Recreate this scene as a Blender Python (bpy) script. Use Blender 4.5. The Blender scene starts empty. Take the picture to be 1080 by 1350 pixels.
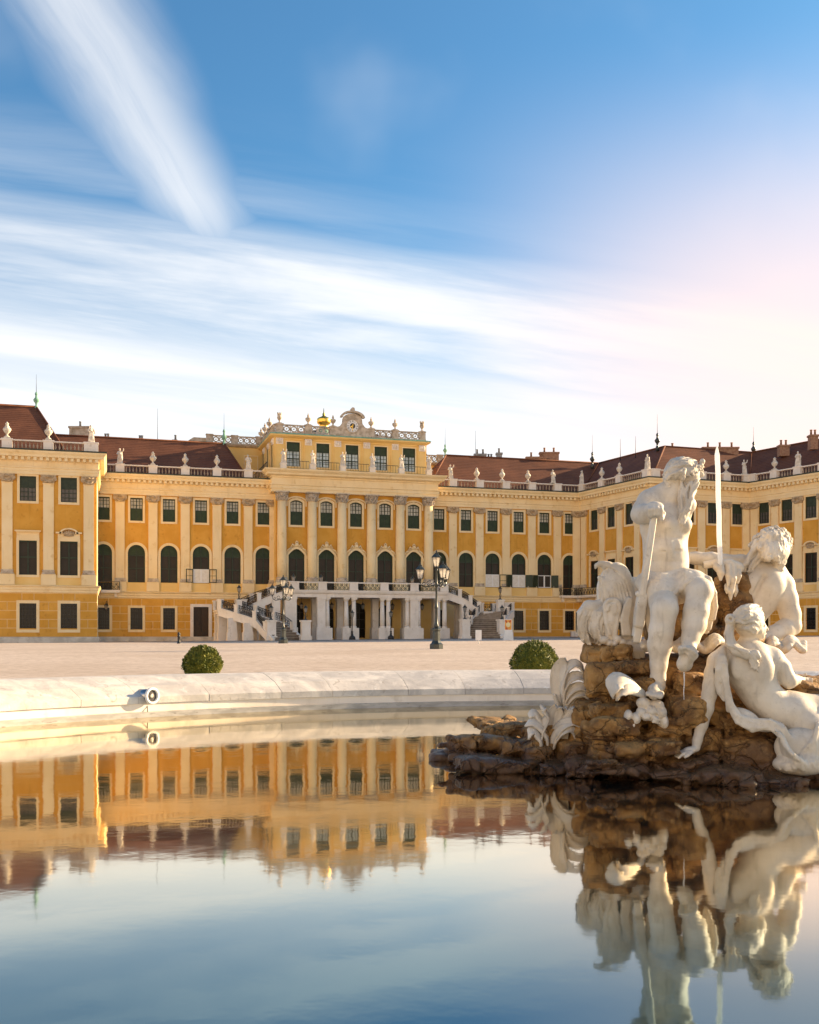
import bpy, math, random
import numpy as np
from mathutils import Vector, Matrix
R = math.radians
random.seed(7)
COL = bpy.context.scene.collection
SC = bpy.context.scene
# ---------------------------------------------------------------- camera
F, HZ, CZ = 1380.0, 838.0, 1.6          # focal length and horizon of the 1080x1350 photograph, eye height over the water
def P(x, y, Y):                          # photograph position at a real distance Y -> world point
    return Vector(((x - 540) * Y / F, Y, CZ + (HZ - y) * Y / F))
cam = bpy.data.cameras.new('camera'); camo = bpy.data.objects.new('camera', cam); COL.objects.link(camo)
camo.location = (0, 0, CZ); camo.rotation_euler = (R(90), 0, 0)
cam.sensor_fit = 'VERTICAL'; cam.sensor_height = 36; cam.sensor_width = 28.8
cam.lens = 36 * F / 1350; cam.shift_y = (HZ - 675) / 1350
cam.clip_start = 0.1; cam.clip_end = 4000
SC.camera = camo
# ---------------------------------------------------------------- light
SUN_AZ, SUN_EL = 22.0, 17.0               # degrees: azimuth from +X towards +Y, elevation
SUN_STRENGTH, SKY_STRENGTH, EXPOSURE = 5.0, 0.085, 1.36
sd = Vector((math.cos(R(SUN_EL)) * math.cos(R(SUN_AZ)), math.cos(R(SUN_EL)) * math.sin(R(SUN_AZ)), math.sin(R(SUN_EL))))
sl = bpy.data.lights.new('sun', 'SUN'); so = bpy.data.objects.new('sun', sl); COL.objects.link(so)
sl.energy = SUN_STRENGTH; sl.angle = R(0.6); sl.color = (1.0, 0.74, 0.44)
so.rotation_euler = sd.to_track_quat('Z', 'Y').to_euler()
SC.view_settings.view_transform = 'Standard'; SC.view_settings.look = 'None'
SC.view_settings.exposure = EXPOSURE; SC.view_settings.gamma = 1
class NT:
    """tiny node-tree helper"""
    def __init__(s, nt): s.nt = nt; nt.nodes.clear()
    def n(s, typ, **kw):
        nd = s.nt.nodes.new(typ)
        for k, v in kw.items(): setattr(nd, k, v)
        return nd
    def l(s, a, b): s.nt.links.new(a, b)
    def put(s, sock, v):
        if hasattr(v, 'is_linked'): s.l(v, sock)
        else: sock.default_value = v
    def math(s, op, a, b=0.0, c=None, clamp=False):
        nd = s.n('ShaderNodeMath', operation=op, use_clamp=clamp)
        s.put(nd.inputs[0], a); s.put(nd.inputs[1], b)
        if c is not None: s.put(nd.inputs[2], c)
        return nd.outputs[0]
    def mr(s, v, a, b, c=0.0, d=1.0, smooth=True):
        nd = s.n('ShaderNodeMapRange', interpolation_type='SMOOTHSTEP' if smooth else 'LINEAR')
        for i, x in enumerate((v, a, b, c, d)): s.put(nd.inputs[i], x)
        return nd.outputs[0]
    def mix(s, f, a, b, mode='MIX'):
        nd = s.n('ShaderNodeMix', data_type='RGBA', blend_type=mode)
        s.put(nd.inputs[0], f); s.put(nd.inputs[6], a); s.put(nd.inputs[7], b)
        return nd.outputs[2]
    def noise(s, vec, scale, detail=5, rough=0.55, dist=0.0):
        nd = s.n('ShaderNodeTexNoise'); s.l(vec, nd.inputs['Vector'])
        nd.inputs['Scale'].default_value = scale; nd.inputs['Detail'].default_value = detail
        nd.inputs['Roughness'].default_value = rough; nd.inputs['Distortion'].default_value = dist
        return nd.outputs[0]
    def xyz(s, x, y, z):
        nd = s.n('ShaderNodeCombineXYZ')
        for i, v in enumerate((x, y, z)): s.put(nd.inputs[i], v)
        return nd.outputs[0]
#SKY#
w = bpy.data.worlds.new('World'); SC.world = w; w.use_nodes = True
t = NT(w.node_tree)
sky = t.n('ShaderNodeTexSky', sky_type='NISHITA'); sky.sun_disc = False
sky.sun_elevation = R(SUN_EL); sky.sun_rotation = R(90 - SUN_AZ)
sky.air_density = 1.0; sky.dust_density = 1.6; sky.ozone_density = 2.5
gen = t.n('ShaderNodeTexCoord').outputs['Generated']
sep = t.n('ShaderNodeSeparateXYZ'); t.l(gen, sep.inputs[0])
dx, dy, dz = sep.outputs
ady = t.math('MAXIMUM', t.math('ABSOLUTE', dy), 0.05)
gu = t.math('DIVIDE', dx, ady)                     # bearing and height of the direction looked at (a direction of the sky itself)
gv = t.math('DIVIDE', dz, ady)
# long wisps that fan across the sky from the lower right
ca, sa = math.cos(R(-8.2)), math.sin(R(-8.2))
al = t.math('ADD', t.math('MULTIPLY', gu, ca), t.math('MULTIPLY', gv, sa))
ac = t.math('SUBTRACT', t.math('MULTIPLY', gv, ca), t.math('MULTIPLY', gu, sa))
n1 = t.noise(t.xyz(t.math('MULTIPLY', al, 0.9), t.math('MULTIPLY', ac, 9.0), 0.3), 1.8, 7, 0.58, 0.35)
n2 = t.noise(t.xyz(t.math('MULTIPLY', al, 0.7), t.math('MULTIPLY', ac, 2.6), 4.3), 1.8, 4, 0.5, 0.25)
n4 = t.noise(t.xyz(t.math('MULTIPLY', al, 1.6), t.math('MULTIPLY', ac, 22.0), 2.1), 1.5, 5, 0.55, 0.2)
e1 = t.math('ADD', ac, t.math('ADD', t.math('MULTIPLY', t.math('SUBTRACT', n2, 0.5), 0.035), t.math('MULTIPLY', t.math('SUBTRACT', n1, 0.5), 0.030)))
veil = t.mr(e1, 0.376, 0.338)                     # thin upper veil with a clear upper edge
veil = t.math('MULTIPLY', veil, t.math('ADD', 0.34, t.math('ADD', t.math('MULTIPLY', t.math('SUBTRACT', n1, 0.30), 0.95), t.math('MULTIPLY', t.math('SUBTRACT', n4, 0.5), 0.7)), clamp=True)) if False else t.math('MULTIPLY', veil, t.mr(t.math('ADD', t.math('MULTIPLY', n1, 0.65), t.math('MULTIPLY', n4, 0.35)), 0.34, 0.66, 0.22, 0.92))
veil = t.math('MAXIMUM', veil, t.math('MULTIPLY', t.mr(ac, 0.50, 0.34), t.math('MULTIPLY', t.mr(n1, 0.35, 0.75), t.mr(al, 0.10, -0.35, 0.08, 0.34))))
e2 = t.math('ADD', ac, t.math('ADD', t.math('MULTIPLY', t.math('SUBTRACT', n1, 0.5), 0.095), t.math('MULTIPLY', t.math('SUBTRACT', n4, 0.5), 0.045)))
bank = t.math('MULTIPLY', t.mr(e2, 0.315, 0.212), t.mr(n4, 0.30, 0.66, 0.72, 1.0))
cov1 = t.math('MAXIMUM', veil, bank, clamp=True)
cov1 = t.math('MAXIMUM', cov1, t.math('MULTIPLY', t.mr(ac, 0.24, 0.12), 0.99))
# one broad vapour band standing up to the left
sw = t.noise(t.xyz(gu, gv, 1.7), 4.5, 4, 0.5)
lx = t.math('SUBTRACT', gu, t.math('ADD', -0.192, t.math('MULTIPLY', t.math('SUBTRACT', gv, 0.375), -0.565)))
lx = t.math('ADD', lx, t.math('MULTIPLY', t.math('SUBTRACT', sw, 0.5), 0.045))
wid = t.mr(gv, 0.34, 0.62, 0.066, 0.094, False)
st = t.math('SUBTRACT', 1.0, t.math('DIVIDE', t.math('ABSOLUTE', lx), wid), clamp=True)
n3 = t.noise(t.xyz(t.math('MULTIPLY', lx, 12.0), t.math('MULTIPLY', gv, 2.0), 7.7), 2.0, 6, 0.6, 0.5)
st = t.math('MULTIPLY', t.mr(st, 0.0, 1.0), t.mr(n3, 0.22, 0.66, 0.55, 1.0))
st = t.math('MULTIPLY', st, t.mr(gv, 0.325, 0.425))
st = t.math('MULTIPLY', st, t.mr(gv, 0.37, 0.50, 1.08, 0.92, False))
st = t.math('MULTIPLY', st, t.mr(gv, 0.80, 0.62, 0.0, 1.0))
st = t.math('MULTIPLY', st, t.mr(dy, 0.0, 0.1))
cov = t.math('MAXIMUM', cov1, t.math('MULTIPLY', st, 0.70), clamp=True)
cov = t.math('MAXIMUM', cov, t.math('MULTIPLY', t.mr(t.noise(t.xyz(gu, gv, 9.0), 3.2, 4, 0.5), 0.48, 0.75), 0.17))
# clouds near the sun turn warm and pink
sdot = t.n('ShaderNodeVectorMath', operation='DOT_PRODUCT'); t.l(gen, sdot.inputs[0]); sdot.inputs[1].default_value = sd
warm = t.mr(sdot.outputs['Value'], 0.55, 0.95)
ccol = t.mix(warm, (5.0, 5.02, 5.06, 1), (7.0, 5.6, 4.3, 1))
ccol = t.mix(t.mr(dy, 0.15, -0.35), ccol, (11.4, 8.5, 5.4, 1))   # clouds behind the camera made brighter and warmer, an added fill for the fronts
blue = t.mix(1.0, sky.outputs[0], (0.49, 0.86, 1.0, 1), 'MULTIPLY')
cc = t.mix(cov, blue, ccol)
pink = t.math('MULTIPLY', t.mr(sdot.outputs['Value'], 0.42, 0.70), t.mr(dz, 0.50, 0.26))
cc = t.mix(t.math('MULTIPLY', pink, 0.8), cc, (5.8, 4.4, 4.0, 1))
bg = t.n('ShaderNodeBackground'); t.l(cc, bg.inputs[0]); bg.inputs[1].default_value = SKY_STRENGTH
wo = t.n('ShaderNodeOutputWorld'); t.l(bg.outputs[0], wo.inputs[0])
#ENDSKY#
# ---------------------------------------------------------------- materials
def mat(name, c1, c2=None, rough=0.75, scale=1.0, bump=0.0, bscale=None, spec=0.35, metal=0.0, stretch=(1, 1, 1), detail=6, c3=None, s3=None, lo=0.35, hi=0.65, bdist=0.02, streak=0.0):
    m = bpy.data.materials.new(name); m.use_nodes = True
    t = NT(m.node_tree)
    b = t.n('ShaderNodeBsdfPrincipled'); o = t.n('ShaderNodeOutputMaterial'); t.l(b.outputs[0], o.inputs[0])
    b.inputs['Roughness'].default_value = rough; b.inputs['Metallic'].default_value = metal
    b.inputs['Specular IOR Level'].default_value = spec
    pos = t.n('ShaderNodeNewGeometry').outputs['Position']
    mp = t.n('ShaderNodeMapping'); t.l(pos, mp.inputs[0]); mp.inputs['Scale'].default_value = stretch
    v = mp.outputs[0]
    c1 = (*c1, 1)
    if c2 is None: b.inputs['Base Color'].default_value = c1
    else:
        col = t.mix(t.mr(t.noise(v, scale, detail), lo, hi), c1, (*c2, 1))
        if c3: col = t.mix(t.mr(t.noise(v, s3 or scale * 5, 4), 0.58, 0.74), col, (*c3, 1))
        if streak:
            m2 = t.n('ShaderNodeMapping'); t.l(pos, m2.inputs[0]); m2.inputs['Scale'].default_value = (2.2, 2.2, 0.22)
            col = t.mix(t.mr(t.noise(m2.outputs[0], 1.0, 6, 0.65, 0.5), 0.52, 0.74, 0, streak), col, tuple(c * .55 for c in c1[:3]) + (1,))
        t.l(col, b.inputs['Base Color'])
    if bump:
        bp = t.n('ShaderNodeBump'); bp.inputs['Strength'].default_value = bump; bp.inputs['Distance'].default_value = bdist
        t.l(t.noise(v, bscale or scale * 6, 6, 0.6), bp.inputs['Height']); t.l(bp.outputs[0], b.inputs['Normal'])
    m['_'] = 1
    return m
M = {}
M['ochre'] = mat('ochre_render', (0.65, 0.325, 0.052), (0.72, 0.38, 0.072), 0.9, 0.55, 0.25, 9, 0.15, c3=(0.55, 0.265, 0.045), s3=1.7, streak=0.30)
M['yellow'] = mat('yellow_render', (0.80, 0.54, 0.19), (0.85, 0.60, 0.24), 0.85, 0.5, 0.15, 9, 0.15)
M['cream'] = mat('cream_render', (0.86, 0.66, 0.36), (0.90, 0.72, 0.43), 0.8, 0.5, 0.12, 9, 0.2, c3=(0.76, 0.55, 0.27), s3=1.1, streak=0.22)
M['joint'] = mat('pale_joint_render', (0.78, 0.55, 0.24), (0.84, 0.62, 0.30), 0.85, 0.6, 0.15, 9, 0.15)
M['stone'] = mat('pale_stone', (0.80, 0.71, 0.60), (0.87, 0.79, 0.69), 0.7, 0.9, 0.25, 12, 0.3, c3=(0.70, 0.61, 0.50), s3=2.3, streak=0.25)
M['oldstone'] = mat('weathered_stone', (0.42, 0.34, 0.25), (0.62, 0.53, 0.42), 0.8, 2.0, 0.4, 14, 0.25, c3=(0.22, 0.17, 0.12), s3=3.0)
M['stepstone'] = mat('dark_step_stone', (0.16, 0.12, 0.085), (0.25, 0.19, 0.14), 0.8, 2.0, 0.3, 14)
M['tread'] = mat('pale_step_stone', (0.36, 0.29, 0.22), (0.46, 0.38, 0.30), 0.8, 2.0, 0.3, 14)  # treads paler than the risers so each step stands out
M['capstone'] = mat('capital_stone', (0.40, 0.29, 0.17), (0.58, 0.44, 0.28), 0.85, 3.0, 0.4, 14, 0.2)
M['plinth'] = mat('plinth_stone', (0.50, 0.45, 0.37), (0.68, 0.63, 0.54), 0.85, 0.8, 0.3, 8, 0.2, c3=(0.22, 0.20, 0.16), s3=1.2)
M['frame'] = mat('green_window_wood', (0.020, 0.034, 0.020), (0.030, 0.046, 0.026), 0.5, 3)
M['blind'] = mat('dark_green_panel', (0.022, 0.040, 0.018), (0.032, 0.054, 0.024), 0.6, 2)
M['iron'] = mat('black_iron', (0.016, 0.015, 0.014), (0.030, 0.027, 0.024), 0.45, 6, spec=0.5)
M['bronze'] = mat('green_black_iron', (0.020, 0.026, 0.022), (0.040, 0.048, 0.040), 0.35, 5, spec=0.6)
M['copper'] = mat('green_copper', (0.16, 0.36, 0.26), (0.26, 0.46, 0.34), 0.7, 2)
M['lead'] = mat('grey_metal_roof', (0.16, 0.17, 0.19), (0.24, 0.25, 0.27), 0.4, 1, spec=0.5)
M['gutter'] = mat('dark_gutter_metal', (0.030, 0.036, 0.030), (0.055, 0.075, 0.060), 0.5, 2)
M['balusters'] = mat('brown_baluster_stone', (0.30, 0.20, 0.12), (0.50, 0.38, 0.27), 0.8, 1.5, 0.3, 14, c3=(0.16, 0.11, 0.07), s3=3)
M['gold'] = mat('gilding', (0.85, 0.52, 0.10), None, 0.3, metal=1.0)
M['curtain'] = mat('white_curtain', (0.70, 0.66, 0.58), (0.80, 0.77, 0.70), 0.9, 3)
M['wood'] = mat('dark_door_wood', (0.040, 0.024, 0.014), (0.060, 0.038, 0.022), 0.5, 4, stretch=(4, 4, 0.6))
M['steel'] = mat('brushed_steel', (0.42, 0.42, 0.43), None, 0.28, metal=1.0)
M['whitepaint'] = mat('white_paint', (0.78, 0.77, 0.74), (0.82, 0.81, 0.78), 0.5, 3)
M['orange'] = mat('orange_print', (0.75, 0.30, 0.05), (0.80, 0.40, 0.08), 0.5, 3)
M['red'] = mat('dark_red_print', (0.45, 0.05, 0.04), None, 0.5)
M['paleyellow'] = mat('pale_yellow_print', (0.80, 0.72, 0.40), None, 0.5)
M['brick'] = mat('chimney_brick', (0.30, 0.15, 0.09), (0.40, 0.24, 0.15), 0.85, 4, 0.3)
def glass_mat(name, base, rough, spec, slats=False):
    m = bpy.data.materials.new(name); m.use_nodes = True
    t = NT(m.node_tree)
    b = t.n('ShaderNodeBsdfPrincipled'); o = t.n('ShaderNodeOutputMaterial'); t.l(b.outputs[0], o.inputs[0])
    b.inputs['Roughness'].default_value = rough; b.inputs['Specular IOR Level'].default_value = spec
    pos = t.n('ShaderNodeNewGeometry').outputs['Position']
    nz = t.noise(pos, 0.9, 3)
    col = t.mix(t.mr(nz, 0.35, 0.65), (*base, 1), (*[x * 1.5 for x in base], 1))
    if slats:
        wv = t.n('ShaderNodeTexWave', bands_direction='Z'); t.l(pos, wv.inputs[0]); wv.inputs['Scale'].default_value = 2.6
        col = t.mix(t.mr(wv.outputs['Fac'], 0.3, 0.7, 0.0, 0.5), col, (*[x * 1.7 for x in base], 1))
    t.l(col, b.inputs['Base Color'])
    return m
M['glass'] = glass_mat('dark_window_glass', (0.012, 0.011, 0.010), 0.15, 0.25)
M['louvre'] = glass_mat('shuttered_window_glass', (0.024, 0.019, 0.015), 0.3, 0.18, True)
M['greyglass'] = glass_mat('grey_window_glass', (0.08, 0.072, 0.068), 0.2, 0.3, True)
M['paleglass'] = glass_mat('painted_sky_glass', (0.36, 0.44, 0.47), 0.08, 0.6)  # pale sky reflection painted into the pane colour
M['creampane'] = glass_mat('cream_window_glass', (0.40, 0.38, 0.31), 0.2, 0.4)  # one even cream tone for the pale panes
def lampglass():
    m = bpy.data.materials.new('lantern_glass'); m.use_nodes = True
    t = NT(m.node_tree); o = t.n('ShaderNodeOutputMaterial')
    g = t.n('ShaderNodeBsdfGlossy'); g.inputs['Roughness'].default_value = 0.08
    d = t.n('ShaderNodeBsdfTranslucent'); d.inputs[0].default_value = (0.92, 0.86, 0.76, 1)
    tr = t.n('ShaderNodeBsdfTransparent')
    a = t.n('ShaderNodeMixShader'); a.inputs[0].default_value = 0.35; t.l(d.outputs[0], a.inputs[1]); t.l(tr.outputs[0], a.inputs[2])
    c = t.n('ShaderNodeMixShader'); c.inputs[0].default_value = 0.25; t.l(a.outputs[0], c.inputs[1]); t.l(g.outputs[0], c.inputs[2])
    t.l(c.outputs[0], o.inputs[0]); return m
M['lampglass'] = lampglass()
def roof_mat():
    m = bpy.data.materials.new('clay_roof_tiles'); m.use_nodes = True
    t = NT(m.node_tree)
    b = t.n('ShaderNodeBsdfPrincipled'); o = t.n('ShaderNodeOutputMaterial'); t.l(b.outputs[0], o.inputs[0])
    b.inputs['Roughness'].default_value = 0.8; b.inputs['Specular IOR Level'].default_value = 0.2
    pos = t.n('ShaderNodeNewGeometry').outputs['Position']
    col = t.mix(t.mr(t.noise(pos, 0.35, 6), 0.35, 0.65), (0.120, 0.046, 0.025, 1), (0.180, 0.070, 0.037, 1))
    col = t.mix(t.mr(t.noise(pos, 3.2, 5), 0.45, 0.75, 0, 0.6), col, (0.075, 0.028, 0.02, 1))
    bt = t.n('ShaderNodeTexWave', bands_direction='Z'); t.l(pos, bt.inputs[0]); bt.inputs['Scale'].default_value = 1.1; bt.inputs['Distortion'].default_value = 0.3
    col = t.mix(t.mr(bt.outputs['Fac'], 0.2, 0.9, 0.0, 0.28), col, (0.21, 0.09, 0.047, 1))
    t.l(col, b.inputs['Base Color'])
    bp = t.n('ShaderNodeBump'); bp.inputs['Strength'].default_value = 0.5; bp.inputs['Distance'].default_value = 0.06
    t.l(bt.outputs['Fac'], bp.inputs['Height']); t.l(bp.outputs[0], b.inputs['Normal'])
    return m
M['roof'] = roof_mat()
def marble_mat():
    m = bpy.data.materials.new('weathered_marble'); m.use_nodes = True
    t = NT(m.node_tree)
    b = t.n('ShaderNodeBsdfPrincipled'); o = t.n('ShaderNodeOutputMaterial'); t.l(b.outputs[0], o.inputs[0])
    b.inputs['Roughness'].default_value = 0.6; b.inputs['Specular IOR Level'].default_value = 0.35
    pos = t.n('ShaderNodeNewGeometry').outputs['Position']
    col = t.mix(t.mr(t.noise(pos, 2.3, 7, 0.6), 0.3, 0.7), (0.57, 0.49, 0.385, 1), (0.78, 0.705, 0.595, 1))
    col = t.mix(t.mr(t.noise(pos, 6.5, 6, 0.65, 0.5), 0.56, 0.78, 0, 0.6), col, (0.40, 0.32, 0.23, 1))
    col = t.mix(t.mr(t.noise(pos, 38, 3), 0.66, 0.76, 0, 0.6), col, (0.26, 0.20, 0.15, 1))
    mp = t.n('ShaderNodeMapping'); t.l(pos, mp.inputs[0]); mp.inputs['Scale'].default_value = (10, 10, 1.3)
    col = t.mix(t.mr(t.noise(mp.outputs[0], 1.0, 5, 0.6, 0.6), 0.54, 0.74, 0, 0.38), col, (0.36, 0.31, 0.25, 1))
    t.l(col, b.inputs['Base Color'])
    bp = t.n('ShaderNodeBump'); bp.inputs['Strength'].default_value = 0.35; bp.inputs['Distance'].default_value = 0.012
    t.l(t.noise(pos, 34, 6, 0.65), bp.inputs['Height']); t.l(bp.outputs[0], b.inputs['Normal'])
    return m
M['marble'] = marble_mat()
def rock_mat():
    m = bpy.data.materials.new('wet_brown_rock'); m.use_nodes = True
    t = NT(m.node_tree)
    b = t.n('ShaderNodeBsdfPrincipled'); o = t.n('ShaderNodeOutputMaterial'); t.l(b.outputs[0], o.inputs[0])
    pos = t.n('ShaderNodeNewGeometry').outputs['Position']
    col = t.mix(t.mr(t.noise(pos, 2.6, 8, 0.62, 0.4), 0.32, 0.66), (0.13, 0.062, 0.022, 1), (0.48, 0.265, 0.085, 1))
    col = t.mix(t.mr(t.noise(pos, 9, 6, 0.65), 0.52, 0.74, 0, 0.8), col, (0.58, 0.36, 0.15, 1))
    col = t.mix(t.mr(t.noise(pos, 5.5, 7, 0.7, 0.8), 0.56, 0.70, 0, 0.85), col, (0.040, 0.024, 0.013, 1))
    vo = t.n('ShaderNodeTexVoronoi', feature='DISTANCE_TO_EDGE'); vo.inputs['Scale'].default_value = 3.4
    wp = t.n('ShaderNodeVectorMath', operation='MULTIPLY_ADD'); nz = t.n('ShaderNodeTexNoise'); t.l(pos, nz.inputs['Vector']); nz.inputs['Scale'].default_value = 3.0; nz.inputs['Detail'].default_value = 5
    t.l(nz.outputs['Color'], wp.inputs[0]); wp.inputs[1].default_value = (.5, .5, .3); t.l(pos, wp.inputs[2]); t.l(wp.outputs[0], vo.inputs['Vector'])
    crack = t.mr(vo.outputs['Distance'], 0.0, 0.05, 1.0, 0.0)
    col = t.mix(t.math('MULTIPLY', crack, 0.10), col, (0.030, 0.018, 0.010, 1))
    # the wave-washed foot of the rock is dark with algae and wet
    sp = t.n('ShaderNodeSeparateXYZ'); t.l(pos, sp.inputs[0])
    wet = t.mr(t.math('ADD', sp.outputs[2], t.math('MULTIPLY', t.math('SUBTRACT', t.noise(pos, 3, 4), 0.5), 0.6)), 0.46, 0.16)
    col = t.mix(t.math('MULTIPLY', wet, 0.82), col, (0.075, 0.036, 0.022, 1))
    t.l(col, b.inputs['Base Color'])
    t.l(t.mr(wet, 0, 1, 0.8, 0.32), b.inputs['Roughness'])
    b.inputs['Specular IOR Level'].default_value = 0.4
    bp = t.n('ShaderNodeBump'); bp.inputs['Strength'].default_value = 0.9; bp.inputs['Distance'].default_value = 0.035
    t.l(t.math('SUBTRACT', t.noise(pos, 14, 8, 0.7, 0.3), t.math('MULTIPLY', crack, 0.9)), bp.inputs['Height']); t.l(bp.outputs[0], b.inputs['Normal'])
    return m
M['rock'] = rock_mat()
def rim_mat():
    m = bpy.data.materials.new('veined_rim_stone'); m.use_nodes = True
    t = NT(m.node_tree)
    b = t.n('ShaderNodeBsdfPrincipled'); o = t.n('ShaderNodeOutputMaterial'); t.l(b.outputs[0], o.inputs[0])
    b.inputs['Roughness'].default_value = 0.6; b.inputs['Specular IOR Level'].default_value = 0.3
    pos = t.n('ShaderNodeNewGeometry').outputs['Position']
    col = t.mix(t.mr(t.noise(pos, 1.4, 8, 0.65, 0.6), 0.35, 0.68), (0.50, 0.46, 0.42, 1), (0.76, 0.69, 0.61, 1))
    col = t.mix(t.mr(t.noise(pos, 4.5, 8, 0.7, 1.2), 0.55, 0.70, 0, 0.75), col, (0.34, 0.28, 0.22, 1))
    col = t.mix(t.mr(t.noise(pos, 2.4, 8, 0.6, 2.0), 0.60, 0.70, 0, 0.5), col, (0.82, 0.79, 0.74, 1))
    t.l(col, b.inputs['Base Color'])
    bp = t.n('ShaderNodeBump'); bp.inputs['Strength'].default_value = 0.4; bp.inputs['Distance'].default_value = 0.02
    t.l(t.noise(pos, 18, 6, 0.65), bp.inputs['Height']); t.l(bp.outputs[0], b.inputs['Normal'])
    return m
M['rim'] = rim_mat()
M['wetrim'] = mat('water_stained_stone', (0.36, 0.33, 0.29), (0.52, 0.48, 0.43), 0.4, 2.0, 0.2, 20, 0.5, c3=(0.22, 0.19, 0.16), s3=5, stretch=(1, 1, 4))
def gravel_mat():
    m = bpy.data.materials.new('pale_gravel'); m.use_nodes = True
    t = NT(m.node_tree)
    b = t.n('ShaderNodeBsdfPrincipled'); o = t.n('ShaderNodeOutputMaterial'); t.l(b.outputs[0], o.inputs[0])
    b.inputs['Roughness'].default_value = 0.95; b.inputs['Specular IOR Level'].default_value = 0.15
    pos = t.n('ShaderNodeNewGeometry').outputs['Position']
    col = t.mix(t.mr(t.noise(pos, 0.16, 6), 0.35, 0.65), (0.55, 0.44, 0.35, 1), (0.64, 0.53, 0.44, 1))
    col = t.mix(t.mr(t.noise(pos, 3.0, 6, 0.75), 0.44, 0.62, 0, 0.75), col, (0.40, 0.30, 0.23, 1))
    mp = t.n('ShaderNodeMapping'); t.l(pos, mp.inputs[0]); mp.inputs['Rotation'].default_value = (0, 0, 0.25); mp.inputs['Scale'].default_value = (0.12, 1.1, 1)
    col = t.mix(t.mr(t.noise(mp.outputs[0], 0.8, 7, 0.65, 0.4), 0.50, 0.68, 0, 0.45), col, (0.46, 0.355, 0.28, 1))
    col = t.mix(t.mr(t.noise(pos, 30.0, 2, 0.7), 0.52, 0.7, 0, 0.5), col, (0.70, 0.60, 0.52, 1))
    t.l(col, b.inputs['Base Color'])
    bp = t.n('ShaderNodeBump'); bp.inputs['Strength'].default_value = 0.8; bp.inputs['Distance'].default_value = 0.02
    t.l(t.noise(pos, 26, 4, 0.7), bp.inputs['Height']); t.l(bp.outputs[0], b.inputs['Normal'])
    return m
M['gravel'] = gravel_mat()
M['paving'] = mat('grey_granite_setts', (0.24, 0.23, 0.22), (0.33, 0.31, 0.29), 0.8, 1.5, 0.4, 8)
def water_mat():
    m = bpy.data.materials.new('still_pool_water'); m.use_nodes = True
    t = NT(m.node_tree); o = t.n('ShaderNodeOutputMaterial')
    pos = t.n('ShaderNodeNewGeometry').outputs['Position']
    mp = t.n('ShaderNodeMapping'); t.l(pos, mp.inputs[0]); mp.inputs['Scale'].default_value = (1, 1, 1)
    bp = t.n('ShaderNodeBump'); bp.inputs['Strength'].default_value = 0.10; bp.inputs['Distance'].default_value = 0.02
    t.l(t.noise(mp.outputs[0], 1.3, 4, 0.5), bp.inputs['Height'])
    g = t.n('ShaderNodeBsdfGlossy', distribution='GGX')
    t.l(t.mr(t.noise(pos, 0.5, 4), 0.3, 0.7, 0.030, 0.062), g.inputs['Roughness']); t.l(bp.outputs[0], g.inputs['Normal'])
    d = t.n('ShaderNodeBsdfDiffuse'); d.inputs[0].default_value = (0.010, 0.026, 0.032, 1)
    fr = t.n('ShaderNodeFresnel'); fr.inputs['IOR'].default_value = 1.33
    # tint painted into the reflection: blue sky when steep, golden when grazing
    t.l(t.mix(t.mr(fr.outputs[0], 0.13, 0.30), (0.44, 0.62, 0.70, 1), (0.96, 0.87, 0.70, 1)), g.inputs[0])
    fac = t.mr(fr.outputs[0], 0.12, 0.30, 0.44, 0.92)
    mx = t.n('ShaderNodeMixShader'); t.l(fac, mx.inputs[0]); t.l(d.outputs[0], mx.inputs[1]); t.l(g.outputs[0], mx.inputs[2])
    t.l(mx.outputs[0], o.inputs[0]); return m
M['water'] = water_mat()
def jet_mat():
    m = bpy.data.materials.new('white_water'); m.use_nodes = True
    t = NT(m.node_tree); o = t.n('ShaderNodeOutputMaterial')
    d = t.n('ShaderNodeBsdfTranslucent'); d.inputs[0].default_value = (0.96, 0.96, 0.96, 1); e = t.n('ShaderNodeBsdfDiffuse'); e.inputs[0].default_value = (0.95, 0.95, 0.95, 1)
    a = t.n('ShaderNodeMixShader'); a.inputs[0].default_value = 0.5; t.l(d.outputs[0], a.inputs[1]); t.l(e.outputs[0], a.inputs[2])
    tr = t.n('ShaderNodeBsdfTransparent'); lw = t.n('ShaderNodeLayerWeight'); lw.inputs[0].default_value = 0.35
    c = t.n('ShaderNodeMixShader'); t.l(t.mr(lw.outputs['Facing'], 0.25, 1.0, 0.10, 1.0), c.inputs[0]); t.l(a.outputs[0], c.inputs[1]); t.l(tr.outputs[0], c.inputs[2])
    t.l(c.outputs[0], o.inputs[0]); return m
M['jet'] = jet_mat()
M['hedge'] = mat('box_leaves', (0.070, 0.100, 0.013), (0.22, 0.215, 0.028), 0.55, 7, spec=0.3)
M['grass'] = mat('lawn_grass', (0.10, 0.14, 0.02), (0.19, 0.20, 0.03), 0.7, 3)
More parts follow.
